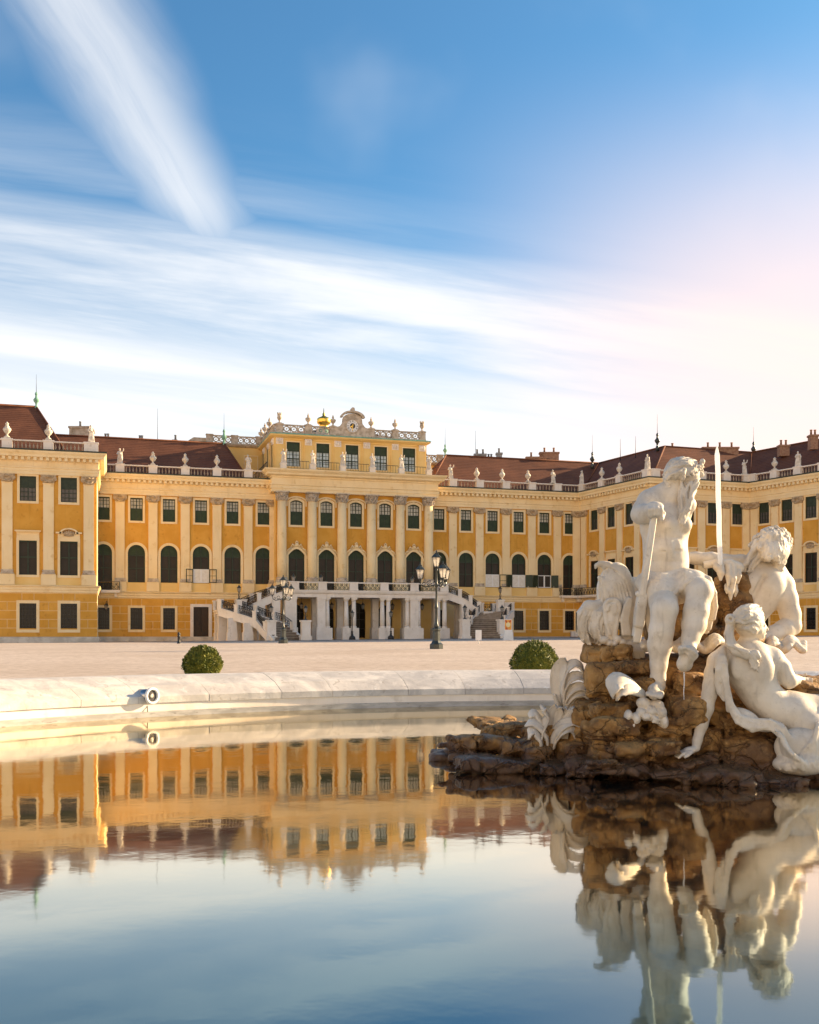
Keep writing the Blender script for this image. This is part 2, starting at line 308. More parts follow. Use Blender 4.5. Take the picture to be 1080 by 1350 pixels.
# ---------------------------------------------------------------- mesh helpers
class MB:
    def __init__(s): s.v = []; s.f = []; s.sm = []; s.mi = []; s.cur = 0
    def add(s, vs, fs, smooth=False):
        o = len(s.v); s.v += [tuple(p) for p in vs]
        for f in fs: s.f.append(tuple(i + o for i in f)); s.sm.append(smooth); s.mi.append(s.cur)
    def box(s, x0, x1, y0, y1, z0, z1):
        s.add([(x0, y0, z0), (x1, y0, z0), (x1, y1, z0), (x0, y1, z0), (x0, y0, z1), (x1, y0, z1), (x1, y1, z1), (x0, y1, z1)],
              [(0, 3, 2, 1), (4, 5, 6, 7), (0, 1, 5, 4), (1, 2, 6, 5), (2, 3, 7, 6), (3, 0, 4, 7)])
    def quad(s, a, b, c, d, sm=False): s.add([a, b, c, d], [(0, 1, 2, 3)], sm)
    def lathe(s, prof, seg=12, c=(0, 0, 0), smooth=True, cap=True):
        vs = []; fs = []
        for (r, z) in prof:
            for i in range(seg):
                a = 2 * math.pi * i / seg; vs.append((c[0] + r * math.cos(a), c[1] + r * math.sin(a), c[2] + z))
        for j in range(len(prof) - 1):
            for i in range(seg):
                k = (i + 1) % seg; fs.append((j * seg + i, j * seg + k, (j + 1) * seg + k, (j + 1) * seg + i))
        if cap:
            fs.append(tuple(range(seg))[::-1]); n = len(prof) - 1; fs.append(tuple(n * seg + i for i in range(seg)))
        s.add(vs, fs, smooth)
    def tube(s, pts, r, seg=8, smooth=True, cap=True):
        pts = [Vector(p) for p in pts]; n = len(pts)
        rs = r if isinstance(r, (list, tuple)) else [r] * n
        vs = []; fs = []; up = Vector((0, 0, 1))
        for j, p in enumerate(pts):
            d = (pts[min(j + 1, n - 1)] - pts[max(j - 1, 0)]).normalized()
            a = d.cross(up)
            if a.length < .3: a = d.cross(Vector((0, 1, 0)))
            a.normalize(); b = a.cross(d)
            for i in range(seg):
                th = 2 * math.pi * i / seg; vs.append(p + (a * math.cos(th) + b * math.sin(th)) * rs[j])
        for j in range(n - 1):
            for i in range(seg):
                k = (i + 1) % seg; fs.append((j * seg + i, j * seg + k, (j + 1) * seg + k, (j + 1) * seg + i))
        if cap: fs.append(tuple(range(seg))[::-1]); fs.append(tuple((n - 1) * seg + i for i in range(seg)))
        s.add(vs, fs, smooth)
    def prism(s, poly, y0, y1):
        """polygon in x,z pushed from y0 to y1"""
        n = len(poly); vs = [(x, y0, z) for x, z in poly] + [(x, y1, z) for x, z in poly]
        fs = [tuple(range(n)), tuple(range(2 * n - 1, n - 1, -1))]
        for i in range(n): k = (i + 1) % n; fs.append((i, i + n, k + n, k))
        s.add(vs, fs)
    def ribbon(s, a, b, y0, y1, closed=False):
        """band between outlines a and b (x,z), pushed from y0 (front) to y1"""
        n = len(a); vs = [(x, y0, z) for x, z in a] + [(x, y0, z) for x, z in b] + [(x, y1, z) for x, z in a] + [(x, y1, z) for x, z in b]
        fs = []
        for i in range(n if closed else n - 1):
            k = (i + 1) % n
            fs += [(i, k, n + k, n + i), (n + i, n + k, 3 * n + k, 3 * n + i), (2 * n + i, 2 * n + k, k, i)]
        if not closed: fs += [(0, n, 3 * n, 2 * n), (n - 1, 3 * n - 1 + 0, 4 * n - 1, 2 * n - 1)]
        s.add(vs, fs)
    def mesh(s, name, mats):
        me = bpy.data.meshes.new(name); me.from_pydata(s.v, [], s.f)
        for m in (mats if isinstance(mats, (list, tuple)) else [mats]): me.materials.append(m)
        me.polygons.foreach_set('use_smooth', s.sm); me.polygons.foreach_set('material_index', s.mi); me.update()
        import bmesh
        bm = bmesh.new(); bm.from_mesh(me); bmesh.ops.recalc_face_normals(bm, faces=bm.faces); bm.to_mesh(me); bm.free()
        return me
def link(name, me, parent=None, loc=(0, 0, 0), rz=0.0, **props):
    o = bpy.data.objects.new(name, me); COL.objects.link(o); o.location = loc; o.rotation_euler = (0, 0, rz)
    if parent: o.parent = parent
    for k, v in props.items(): o[k] = v
    return o
def thing(name, loc, label, cat, group=None, rz=0.0):
    o = bpy.data.objects.new(name, None); COL.objects.link(o); o.location = loc; o.rotation_euler = (0, 0, rz); o.empty_display_size = 0.3
    o['label'] = label; o['category'] = cat
    if group: o['group'] = group
    return o
def tag(o, label, cat, group=None):
    o['label'] = label; o['category'] = cat
    if group: o['group'] = group
    return o
def copy_tree(o, parent=None):
    c = o.copy(); COL.objects.link(c)
    if parent: c.parent = parent
    for ch in list(o.children): copy_tree(ch, c)
    return c
class Fr:
    """a facade: origin, direction of its length (u), depth (v, into the building)"""
    def __init__(s, o, d):
        s.o = np.array(o, float); d = np.array(d, float); s.t = d / np.linalg.norm(d); s.n = np.array([-s.t[1], s.t[0]]); s.a = math.atan2(s.t[1], s.t[0])
    def p(s, u, v, z): q = s.o + u * s.t + v * s.n; return Vector((q[0], q[1], z))
    def u(s, x, v=0.0):
        k = (x - 540) / F; a = s.o + v * s.n
        return (k * a[1] - a[0]) / (s.t[0] - k * s.t[1])
def put(name, me, parent, fr, u=0, v=0, z=0, **props):
    """part of a building: mesh in facade coordinates"""
    return link(name, me, parent, fr.p(u, v, z) - parent.location, fr.a, **props)
# ---------------------------------------------------------------- the ground, the pool
BC, BR = (4.2, 10.0), 14.0               # centre and radius of the round basin
def ground_z(x, y):
    d = max(0.0, math.hypot(x - BC[0], y - BC[1]) - BR)
    z = np.interp(d, [0, 1.6, 14, 37, 64, 112, 400], [0.46, 0.48, 0.66, 0.87, 1.02, 1.19, 1.25])
    return float(z + min(1, d / 105) * 0.0083 * max(-60, min(60, x)))
mb = MB(); radii = [15.25, 16, 18, 21, 25, 30, 36, 44, 54, 66, 80, 100, 125, 160, 220, 400, 900, 2600]; NS = 120
vs = []; fs = []
for r in radii:
    for i in range(NS):
        a = 2 * math.pi * i / NS; x, y = BC[0] + r * math.cos(a), BC[1] + r * math.sin(a); vs.append((x, y, ground_z(x, y)))
for j in range(len(radii) - 1):
    for i in range(NS):
        k = (i + 1) % NS; fs.append((j * NS + i, j * NS + k, (j + 1) * NS + k, (j + 1) * NS + i))
mb.add(vs, fs, True); link('courtyard_ground', mb.mesh('courtyard_ground', M['gravel']), kind='structure')
mb = MB(); n = 128
mb.add([(BC[0] + 14.15 * math.cos(2 * math.pi * i / n), BC[1] + 14.15 * math.sin(2 * math.pi * i / n), 0) for i in range(n)], [tuple(range(n))])
link('water', mb.mesh('water', M['water']), kind='structure')
basin = thing('fountain_basin', (BC[0], BC[1], 0), 'low round stone basin wall curving around the reflecting pool', 'fountain basin')
def ring(prof, a0, a1, seg, dr=0.0, dz=0.0):
    vs = []; fs = []; m = len(prof)
    for i in range(seg + 1):
        a = a0 + (a1 - a0) * i / seg
        for r, z in prof: vs.append(((BR + r + dr) * math.cos(a), (BR + r + dr) * math.sin(a), z + dz))
    for i in range(seg):
        for j in range(m - 1): fs.append((i * m + j, (i + 1) * m + j, (i + 1) * m + j + 1, i * m + j + 1))
    fs += [tuple(range(m)), tuple(seg * m + j for j in range(m))[::-1]]
    return vs, fs
mb = MB(); prof = [(0.16, 0.26), (0.06, 0.27), (0.05, 0.40), (0.10, 0.43), (0.45, 0.60), (0.95, 0.735), (1.15, 0.77), (1.5, 0.775), (1.6, 0.74), (1.6, 0.30)]
nb = 60
for i in range(nb):
    a0 = 2 * math.pi * (i + 0.12 * math.sin(i * 2.4)) / nb; a1 = 2 * math.pi * (i + 1 + 0.12 * math.sin((i + 1) * 2.4)) / nb
    mb.add(*ring(prof, a0 + 0.0003, a1 - 0.0003, 4, random.uniform(-.006, .006), random.uniform(-.005, .005)))
link('coping', mb.mesh('coping', M['rim']), basin)
mb = MB(); mb.add(*ring([(0.10, 0.0), (0.10, 0.265), (0.3, 0.265)], 0, 2 * math.pi, 200)); link('inner_step', mb.mesh('inner_step', M['stone']), basin)
mb = MB(); mb.add(*ring([(0.03, -0.2), (0.03, 0.105), (0.12, 0.112)], 0, 2 * math.pi, 200)); link('waterline_ledge', mb.mesh('waterline_ledge', M['wetrim']), basin)

# ---------------------------------------------------------------- the palace
def H(h): return h + CZ                  # height above the eye -> world height
FM = Fr((-33.96, 130.2), (58.03, 17.4))  # main front, u = 0 at its first full window
PMC = FM.p(60.57, 0, 0)                  # inner corner with the right wing
FA = Fr((PMC.x, PMC.y), (6.63, -14.3)); LA = math.hypot(6.63, 14.3)
FB = Fr((30.7, 133.3), (14.2, 5.0)); LB = math.hypot(14.2, 5.0)
FC = Fr((44.9, 138.3), (5.6, -9.3)); LC = 22.0
FL = Fr((-34.5, 115.5), (9.6, 2.75))     # left block, u = 0 at its right corner
def outline(w, h, rise=0.0, g=0.0, gb=None, n=12):
    a = w / 2 + g; gb = g if gb is None else gb
    if rise <= 0: return [(-a, -gb), (-a, h + g), (a, h + g), (a, -gb)]
    rs = rise + (g if rise > w * 0.4 else g * 0.3); rad = (a * a + rs * rs) / (2 * rs); cz = h + g - rad
    th = math.asin(min(1, a / rad)) if rs <= a else math.pi - math.asin(min(1, a / rad))
    pts = [(-a, -gb)]
    for i in range(n + 1):
        q = -th + 2 * th * i / n; pts.append((rad * math.sin(q), cz + rad * math.cos(q)))
    return pts + [(a, -gb)]
def wall(mb, u0, u1, z0, z1, bays, v=0.0, depth=0.32):
    """bays: list of (centre, [(w, zb, h, rise), ...])"""
    if not bays: mb.quad((u0, v, z0), (u1, v, z0), (u1, v, z1), (u0, v, z1)); return
    bays = sorted(bays); edges = [u0] + [(bays[i][0] + bays[i + 1][0]) / 2 for i in range(len(bays) - 1)] + [u1]
    for (uc, ops), a, b in zip(bays, edges, edges[1:]):
        z = z0
        for (w, zb, h, rise) in sorted(ops, key=lambda o: o[1]):
            zt = zb + h; l, r = uc - w / 2, uc + w / 2
            if zb > z: mb.quad((a, v, z), (b, v, z), (b, v, zb), (a, v, zb))
            mb.quad((a, v, zb), (l, v, zb), (l, v, zt), (a, v, zt)); mb.quad((r, v, zb), (b, v, zb), (b, v, zt), (r, v, zt))
            o = [(uc + x, zb + q) for x, q in outline(w, h, rise)]
            if rise > 0:
                for p, q in zip(o[1:-2], o[2:-1]): mb.quad((p[0], v, p[1]), (q[0], v, q[1]), (q[0], v, zt), (p[0], v, zt))
            n = len(o)
            for i in range(n): p, q = o[i], o[(i + 1) % n]; mb.quad((p[0], v, p[1]), (q[0], v, q[1]), (q[0], v + depth, q[1]), (p[0], v + depth, p[1]))
            z = zt
        if z < z1: mb.quad((a, v, z), (b, v, z), (b, v, z1), (a, v, z1))
def sweep(pts, prof, caps=True):
    """profile (out, z) along 2D points, mitred; out is towards the viewer's side (right of travel)"""
    mb = MB(); P2 = [np.array(p[:2], float) for p in pts]; n = len(P2); offs = []
    for i in range(n):
        ns = []
        for a, b in ((i - 1, i), (i, i + 1)):
            if a >= 0 and b < n: d = P2[b] - P2[a]; d /= np.linalg.norm(d); ns.append(np.array([d[1], -d[0]]))
        m = sum(ns); m = m / np.linalg.norm(m); offs.append(m / max(0.3, m @ ns[0]))
    vs = []; fs = []; k = len(prof)
    for p, o in zip(P2, offs):
        for out, z in prof: q = p + o * out; vs.append((q[0], q[1], z))
    for i in range(n - 1):
        for j in range(k - 1): fs.append((i * k + j, (i + 1) * k + j, (i + 1) * k + j + 1, i * k + j + 1))
    if caps: fs += [tuple(range(k)), tuple((n - 1) * k + j for j in range(k))[::-1]]
    mb.add(vs, fs); return mb
def world_part(name, mb, m, parent):
    L = parent.location; mb.v = [(x - L.x, y - L.y, z - L.z) for x, y, z in mb.v]
    return link(name, mb.mesh(name, m), parent)
WIN = {}
def bars(mb, w, h, rise, xs, zs, t=0.05, y0=0.14, y1=0.20, zlo=0.0):
    for x in xs:
        top = h
        if rise > 0: rad = (w * w / 4 + rise * rise) / (2 * rise); top = h - rad + math.sqrt(max(0, rad * rad - x * x))
        mb.box(x - t / 2, x + t / 2, y0, y1, zlo, top)
    for z in zs: mb.box(-w / 2, w / 2, y0 + .004, y1 - .004, z - t / 2, z + t / 2)
def polyface(pts, y): mb = MB(); mb.add([(x, y, z) for x, z in pts], [tuple(range(len(pts)))]); return mb
def window_kind(kind):
    if kind in WIN: return WIN[kind]
    w, h, rise = {'ground': (1.46, 2.73, 0), 'ground_big': (1.72, 2.85, 0), 'arch': (2.07, 4.67, 1.03), 'upper': (1.51, 2.85, 0), 'upper_big': (1.68, 2.7, 0),
                  'tall': (1.83, 3.72, 0), 'seg': (1.60, 3.2, 0.32), 'attic': (1.75, 3.15, 0), 'french': (2.07, 5.66, 1.03), 'attic_side': (1.5, 3.3, 0)}[kind]
    sur = MB(); subs = []
    ins = outline(w, h, rise); bw = {'arch': .30, 'french': .30, 'attic': .12, 'attic_side': .12, 'ground': .27, 'ground_big': .3}.get(kind, .24)
    if kind in ('arch', 'french'): sur.ribbon(outline(w, h, rise, 0, 0), outline(w, h, rise, bw, 0), -.07, .05); sur.ribbon(outline(w, h, rise, bw * .7, 0), outline(w, h, rise, bw + .02, 0), -.11, .04)
    else:
        sur.ribbon(ins, outline(w, h, rise, bw), -.07, .05, True)
        if kind not in ('attic', 'attic_side'): sur.ribbon(outline(w, h, rise, bw * .65), outline(w, h, rise, bw + .02), -.10, .04, True)
    if kind == 'tall':                    # frame rises to a small cornice or a shell hood
        sur.box(-w / 2 - .24, w / 2 + .24, -.06, .05, h + .2, h + .95)
    sash = MB(); sash.ribbon(outline(w - .14, h - .14, max(0, rise - .07)), outline(w, h, rise), .10, .24, True)
    sash.v = [(x, y, z + (.07 if abs(z) < h - .5 or rise == 0 else .07)) if False else (x, y, z) for x, y, z in sash.v]
    sash.box(-w / 2, w / 2, .10, .24, 0, .08)
    pane = polyface(outline(w, h, rise), .25); glass = 'glass'; blind = None
    if kind in ('ground', 'ground_big'):
        for i in range(1, 5): x = -w / 2 + w * i / 5; sash.box(x - .015, x + .015, -.02, .02, 0, h)
        for i in range(1, 7): z = h * i / 7; sash.box(-w / 2, w / 2, -.017, .017, z - .015, z + .015)
        for i in range(3):
            for j in range(4):
                cx, cz = -w / 2 + w * (i + .5) / 3, h * (j + .5) / 4
                o = [(cx + .13 * math.cos(a), cz + .16 * math.sin(a)) for a in np.linspace(0, 2 * math.pi, 9)[:-1]]; q = [(cx + .10 * math.cos(a), cz + .13 * math.sin(a)) for a in np.linspace(0, 2 * math.pi, 9)[:-1]]
                sash.ribbon(q, o, -.012, .012, True)
    elif kind in ('arch', 'french'):
        lo = h - 4.67
        bars(sash, w, h, rise, [0], [lo + 1.75, lo + 3.35], .12); bars(sash, w, h, rise, [-w / 2 + .09, w / 2 - .09], [], .10); glass = 'louvre'
        bl = polyface([p for p in outline(w, h, rise) if p[1] > lo + 3.3] or ins, .22)
        pts = [p for p in outline(w, h, rise) if p[1] > lo + 3.38]; pts = [(-w / 2, lo + 3.35)] + pts + [(w / 2, lo + 3.35)]
        blind = ('blind', polyface(pts, .215), 'blind')
    elif kind in ('upper', 'seg'):
        hb = h * .53; blind = ('blind', MB(), 'blind'); blind[1].box(-w / 2 + .06, w / 2 - .06, .17, .23, .06, hb)
        bars(sash, w, h, rise, [0], [hb], .10); bars(sash, w, h, rise, [-w * .25, w * .25], [hb + (h - hb) * .33, hb + (h - hb) * .67], .05, .15, .2, hb); glass = 'creampane'
    elif kind == 'upper_big':
        hb = h * .56; blind = ('blind', MB(), 'frame'); blind[1].box(-w / 2 + .06, w / 2 - .06, .17, .23, hb, h - .05)
        bars(sash, w, h, rise, [0], [hb], .10); bars(sash, w, hb, 0, [-w * .25, w * .25], [hb * .33, hb * .67], .05, .15, .2); glass = 'greyglass'
    elif kind == 'tall': bars(sash, w, h, rise, [0], [h * .52], .14); glass = 'louvre'
    elif kind in ('attic', 'attic_side'):
        hb = h * .64; blind = ('blind', MB(), 'blind'); blind[1].box(-w / 2 + .06, w / 2 - .06, .15, .23, hb, h - .05)
        bars(sash, w, h, rise, [0], [hb, hb * .5], .13); bars(sash, w, hb, 0, [-w * .25, w * .25], [hb * .25, hb * .75], .04, .16, .2); glass = 'paleglass'
    subs.append(('sash', sash.mesh(kind + '_sash', M['frame'] if not kind.startswith('ground') else M['iron'])))
    subs.append(('pane', pane.mesh(kind + '_pane', M[glass])))
    if blind: subs.append((blind[0], blind[1].mesh(kind + '_blind', M[blind[2]])))
    WIN[kind] = (sur.mesh(kind + '_surround', M['cream']), subs, (w, h, rise)); return WIN[kind]
def window(parent, fr, kind, u, v, zb, extra=()):
    sur, subs, d = window_kind(kind); o = put('window', sur, parent, fr, u, v, zb)
    for nm, me in subs: link(nm, me, o)
    for nm, me in extra: link(nm, me, o)
    return o
def op(kind, zb): w, h, r = window_kind(kind)[2]; return (w, zb, h, r)
def vase(mb, c, s=1.0):
    mb.lathe([(.26, 0), (.26, .12), (.12, .2), (.10, .36), (.3, .55), (.42, .80), (.36, .98), (.2, 1.05), (.26, 1.12), (.17, 1.2), (.14, 1.32), (.2, 1.40), (.1, 1.52), (.02, 1.62)], 10, c)
# --- shared small meshes
def volute_capital(w=1.1, big=1.6, h=.84):
    mb = MB(); mb.box(-w / 2 - .04, w / 2 + .04, -.28, 0, 0, h * .75); mb.box(-big / 2, big / 2, -.36, 0, h * .82, h)
    for s in (-1, 1):
        x = s * (big / 2 - .24)
        for r, d in ((.30, -.34), (.20, -.39), (.10, -.43)):
            o = [(x + r * math.cos(a), h * .52 + r * math.sin(a)) for a in np.linspace(0, 2 * math.pi, 13)[:-1]]; mb.prism(o, d, -.02)
        mb.tube([(x - s * .1, -.36, h * .35), (x * .5, -.38, h * .12), (0, -.40, h * .05)], [.09, .10, .11], 6)
        mb.tube([(x, -.34, h * .80), (x * .5, -.36, h * .70), (0, -.36, h * .66)], .07, 6)
    mb.tube([(-.16, -.36, h * .68), (0, -.40, h * .80), (.16, -.36, h * .68)], .10, 6)
    return mb.mesh('volute_capital', M['capstone'])
def leaf_capital(r=.62, h=1.15):
    mb = MB(); mb.lathe([(r, 0), (r + .06, .05), (r + .02, .12), (r + .02, .5), (r + .16, .95), (r + .12, 1.0)], 16); b = r + .26; mb.box(-b, b, -b, b, h - .14, h)
    for row, (z0, z1, k) in enumerate(((.12, .52, 10), (.42, .84, 10))):
        for i in range(k):
            a = 2 * math.pi * (i + .5 * row) / k; c, s_ = math.cos(a), math.sin(a)
            pts = [((r + d) * c, (r + d) * s_, z) for d, z in ((.02, z0), (.07, z0 + .25), (.20, z1), (.27, z1 - .08))]; mb.tube(pts, [.13, .13, .09, .04], 5)
    for sx in (-1, 1):
        for sy in (-1, 1): mb.tube([(sx * .4, sy * .4, .7), (sx * .66, sy * .66, .98), (sx * .74, sy * .74, .86)], [.08, .1, .07], 6)
    return mb.mesh('leaf_capital', M['oldstone'])
CAP_V, CAP_L = volute_capital(), leaf_capital()
def pilaster_meshes(w=1.1):
    a = MB(); a.box(-w / 2, w / 2, -.20, 0, H(7.1), H(16.62)); a.box(-w / 2 - .05, w / 2 + .05, -.23, 0, H(16.5), H(16.6))
    b = MB(); b.box(-w / 2 - .12, w / 2 + .12, -.33, 0, H(6.70), H(6.86)); b.box(-w / 2 - .05, w / 2 + .05, -.27, 0, H(6.862), H(7.0)); b.box(-w / 2 - .09, w / 2 + .09, -.30, 0, H(7.002), H(7.14))
    c = MB(); c.box(-w / 2 - .22, w / 2 + .22, -.30, 0, H(5.5), H(6.68))
    return a.mesh('pilaster', M['cream']), b.mesh('pilaster_base', M['oldstone']), c.mesh('pilaster_pedestal', M['cream'])
PIL = pilaster_meshes(); PIL_HALF = pilaster_meshes(0.75)
def pilaster(parent, fr, u, v=0, set_=None):
    s = set_ or PIL; o = put('pilaster', s[0], parent, fr, u, v, 0)
    link('base', s[1], o); link('pedestal', s[2], o); link('capital', CAP_V, o, (0, 0, H(16.64)))
    return o
BAL = {}
def baluster_section(L, h=1.1, ornate=False):
    key = (round(L, 1), round(h, 2), ornate)
    if key in BAL: return BAL[key]
    L = key[0]; mb = MB(); mb.box(-L / 2, L / 2, -.2, .2, 0, .13); mb.box(-L / 2, L / 2, -.21, .21, h - .13, h)
    if ornate:
        k = max(2, int(L / .75))
        for i in range(k):
            x = -L / 2 + L * (i + .5) / k; q = L / k * .5; hz = h / 2; hh = (h - .34) / 2
            o = [(x + q * .98 * math.cos(a), hz + hh * math.sin(a)) for a in np.linspace(0, 2 * math.pi, 13)[:-1]]; p = [(x + q * .62 * math.cos(a), hz + hh * .66 * math.sin(a)) for a in np.linspace(0, 2 * math.pi, 13)[:-1]]
            mb.ribbon(p, o, -.1, .1, True)
            mb.box(x - q - .05, x - q + .05, -.09, .09, .17, h - .17)
            d = [(x + q * .3 * math.cos(a), hz + hh * .3 * math.sin(a)) for a in np.linspace(0, 2 * math.pi, 5)[:-1]]; mb.prism(d, -.08, .08)
    else:
        k = max(1, int(L / .40)); hh = h - .26; mb.cur = 1
        for i in range(k):
            x = -L / 2 + L * (i + .5) / k; mb.lathe([(.08, 0), (.04, .08 * hh), (.115, .35 * hh), (.09, .5 * hh), (.04, .72 * hh), (.04, .86 * hh), (.08, hh)], 7, (x, 0, .13), cap=False)
    BAL[key] = mb.mesh('baluster_section', M['oldstone'] if ornate else [M['stone'], M['balusters']]); return BAL[key]
def pedestal_mesh(w, h, d=.28, m='stone'):
    mb = MB(); mb.box(-w / 2, w / 2, -d, d, 0, h); mb.box(-w / 2 - .06, w / 2 + .06, -d - .06, d + .06, h - .13, h + .02); mb.box(-w / 2 - .04, w / 2 + .04, -d - .04, d + .04, 0, .15)
    return mb.mesh('pedestal', M[m])
PED, PED_BIG, PED_ATTIC = pedestal_mesh(1.05, 1.15), pedestal_mesh(1.5, 1.15), pedestal_mesh(.9, 1.2, .25, 'oldstone')
def balustrade(parent, fr, us, u0, u1, v, z, ped=None, h=1.1, ornate=False, pw=1.05):
    edges = []
    for u in us: put('parapet_pedestal', ped or PED, parent, fr, u, v, z); edges.append((u - pw / 2, u + pw / 2))
    cuts = [u0] + [e for p in edges for e in p] + [u1]
    for a, b in zip(cuts[0::2], cuts[1::2]):
        if b - a > .35:
            L = round(b - a, 1); o = put('balustrade', baluster_section(L, h, ornate), parent, fr, (a + b) / 2, v, z); o.scale = ((b - a - .02) / L, 1, 1)
ENT = [(0, 17.5), (.22, 17.5), (.22, 17.85), (.27, 17.86), (.27, 18.15), (.36, 18.2), (.36, 18.3), (.17, 18.32), (.17, 18.95), (.3, 19.0), (.3, 19.3), (.78, 19.34), (.80, 19.58), (.98, 19.8), (1.02, 19.98), (0, 20.0)]
def dentils(fr, u0, u1, v=0, z=18.98, step=.62, m=True):
    mb = MB(); k = int((u1 - u0) / step)
    for i in range(k):
        u = u0 + (i + .5) * (u1 - u0) / k; mb.box(u - .16, u + .16, v - .72, v - .29, H(z), H(z + .33))
    return mb
def rustic(fr_bays, u0, u1, ztop=4.62, zbot=-.12, doors=(), skip=(), hw=1.02):
    """raised ochre blocks between pale joints on the ground floor"""
    mb = MB(); rows = 5; rh = (ztop - zbot) / rows; j = .045
    ed = [u0] + sorted(fr_bays) + [u1]
    for r in range(rows):
        z0, z1 = zbot + r * rh + (j if r else 0), zbot + (r + 1) * rh - j
        inwin = r in (1, 2, 3)
        segs = []
        if inwin:
            for i in range(len(ed) - 1):
                a = ed[i] + (hw if i else 0); b = ed[i + 1] - (hw if i < len(ed) - 2 else 0)
                if b - a < .15: continue
                if r == 2 or b - a < 1.2: segs.append((a, b))
                else: m_ = (a + b) / 2; segs += [(a, m_), (m_, b)]
        elif r == 4:
            for i in range(len(ed) - 1):
                m_ = (ed[i] + ed[i + 1]) / 2
                q = .62
                if 0 < i < len(ed) - 2: segs += [(ed[i] + q, m_), (m_, ed[i + 1] - q)] if False else [(ed[i] + q, ed[i + 1] - q)]
                else: segs.append((ed[i] + (q if i else 0), ed[i + 1] - (q if i < len(ed) - 2 else 0)))
                if i < len(ed) - 2: segs.append((ed[i + 1] - q, ed[i + 1] + q))
        else: segs = [(u0, u1)]
        cut = [(d - hw - .05, d + hw + .05) for d in doors] + list(skip)
        for a, b in segs:
            parts = [(a, b)]
            for c, d in cut:
                if r == 4 and (c, d) not in skip: continue
                parts = [q for (x, y) in parts for q in ((x, min(y, c)), (max(x, d), y)) if q[1] - q[0] > .12]
            for x, y in parts: mb.box(x + (j if abs(x - u0) > .01 else 0), y - (j if abs(y - u1) > .01 else -.045), -.05, 0.01, H(z0), H(z1))
    return mb
PLINTH = [(0, 0), (.22, 0), (.22, H(-.2)), (.14, H(-.13)), (0, H(-.13))]
STRING = [(0, 4.66), (.12, 4.7), (.12, 4.95), (.2, 5.0), (.2, 5.25), (.36, 5.36), (.38, 5.46), (0, 5.5)]
def hp(p): return [(a, H(b)) for a, b in p]
def shell_hood():
    mb = MB(); w = 1.83
    mb.box(-w / 2 - .45, -w / 2 + .25, -.32, 0, 4.55, 4.72); mb.box(w / 2 - .25, w / 2 + .45, -.32, 0, 4.55, 4.72)
    o = [(1.0 * math.cos(a), 4.55 + .62 * math.sin(a)) for a in np.linspace(math.pi, 0, 11)]; q = [(.80 * math.cos(a), 4.55 + .46 * math.sin(a)) for a in np.linspace(math.pi, 0, 11)]
    mb.ribbon(q, o, -.32, 0); mb.cur = 1
    for i in range(7): a = math.pi * (i + .5) / 7; mb.tube([(0, -.15, 4.45), (.66 * math.cos(a), -.14, 4.5 + .42 * math.sin(a))], [.05, .1], 6)
    mb.tube([(-.5, -.14, 4.38), (0, -.2, 4.3), (.5, -.14, 4.38)], .09, 6)
    return mb.mesh('shell_hood', [M['cream'], M['capstone']])
def flat_hood():
    mb = MB(); w = 1.83; mb.box(-w / 2 - .3, w / 2 + .3, -.2, 0, 4.58, 4.68); mb.box(-w / 2 - .42, w / 2 + .42, -.36, 0, 4.682, 4.82); return mb.mesh('flat_hood', M['cream'])
HOODS = (shell_hood(), flat_hood())
def facade(parent, fr, ucs, u0, u1, style, pils, doors=(), mid=None, rust_skip=(), half=()):
    kinds = {'main': ('ground', 'arch', 'upper'), 'block': ('ground_big', 'tall', 'upper_big'), 'wing': ('ground', 'tall', 'upper_big')}[style]
    zb = {'ground': .73, 'ground_big': .66, 'arch': 6.63, 'tall': 6.6, 'upper': 14.28, 'upper_big': 14.6, 'french': 5.64}
    mid = mid or {}
    mb = MB(); door = (1.9, H(-.13), 3.75, 0)
    mb.cur = 0; wall(mb, u0, u1, 0, H(4.7), [(u, [door if u in doors else op(kinds[0], H(zb[kinds[0]]))]) for u in ucs])
    mb.cur = 1; wall(mb, u0, u1, H(4.7), H(6.6), [(u, [(2.07, H(5.64), 6.6 - 5.64, 0)] if mid.get(u) == 'french' else []) for u in ucs])
    mb.cur = 2; wall(mb, u0, u1, H(6.6), H(17.5), [(u, [op('arch', H(6.63)) if mid.get(u) == 'french' else op(kinds[1], H(zb[kinds[1]])), op(kinds[2], H(zb[kinds[2]]))]) for u in ucs])
    put('wall', mb.mesh('facade_wall', [M['joint'], M['yellow'], M['ochre']]), parent, fr)
    put('rustication', rustic(ucs, u0, u1, doors=doors, skip=rust_skip).mesh('rustication', M['ochre']), parent, fr)
    for i, u in enumerate(ucs):
        if u not in doors: window(parent, fr, kinds[0], u, 0, H(zb[kinds[0]]))
        k = mid.get(u, kinds[1]); o = window(parent, fr, k, u, 0, H(zb[k]))
        if kinds[1] == 'tall': link('hood', HOODS[i % 2], o)
        window(parent, fr, kinds[2], u, 0, H(zb[kinds[2]]))
    for u in doors:
        mb = MB(); mb.ribbon([(-.95, 0), (-.95, 3.75), (.95, 3.75), (.95, 0)], [(-1.35, 0), (-1.35, 4.12), (1.35, 4.12), (1.35, 0)], -.12, .05)
        d = put('door', mb.mesh('door_surround', M['stone']), parent, fr, u, 0, H(-.13))
        mb = MB()
        for s in (-1, 1):
            mb.box(s * .03 if s > 0 else -.93, .93 if s > 0 else -.03, .2, .28, 0, 3.7)
            for k in range(3): mb.box(s * .48 - .33, s * .48 + .33, .17, .2, .25 + k * 1.15, 1.2 + k * 1.15)
        mb.box(-.96, .96, .285, .30, 0, 3.76); link('door_leaf', mb.mesh('door_leaf', M['wood']), d)
    for u in pils: pilaster(parent, fr, u)
    for u in half: pilaster(parent, fr, u, 0, PIL_HALF)
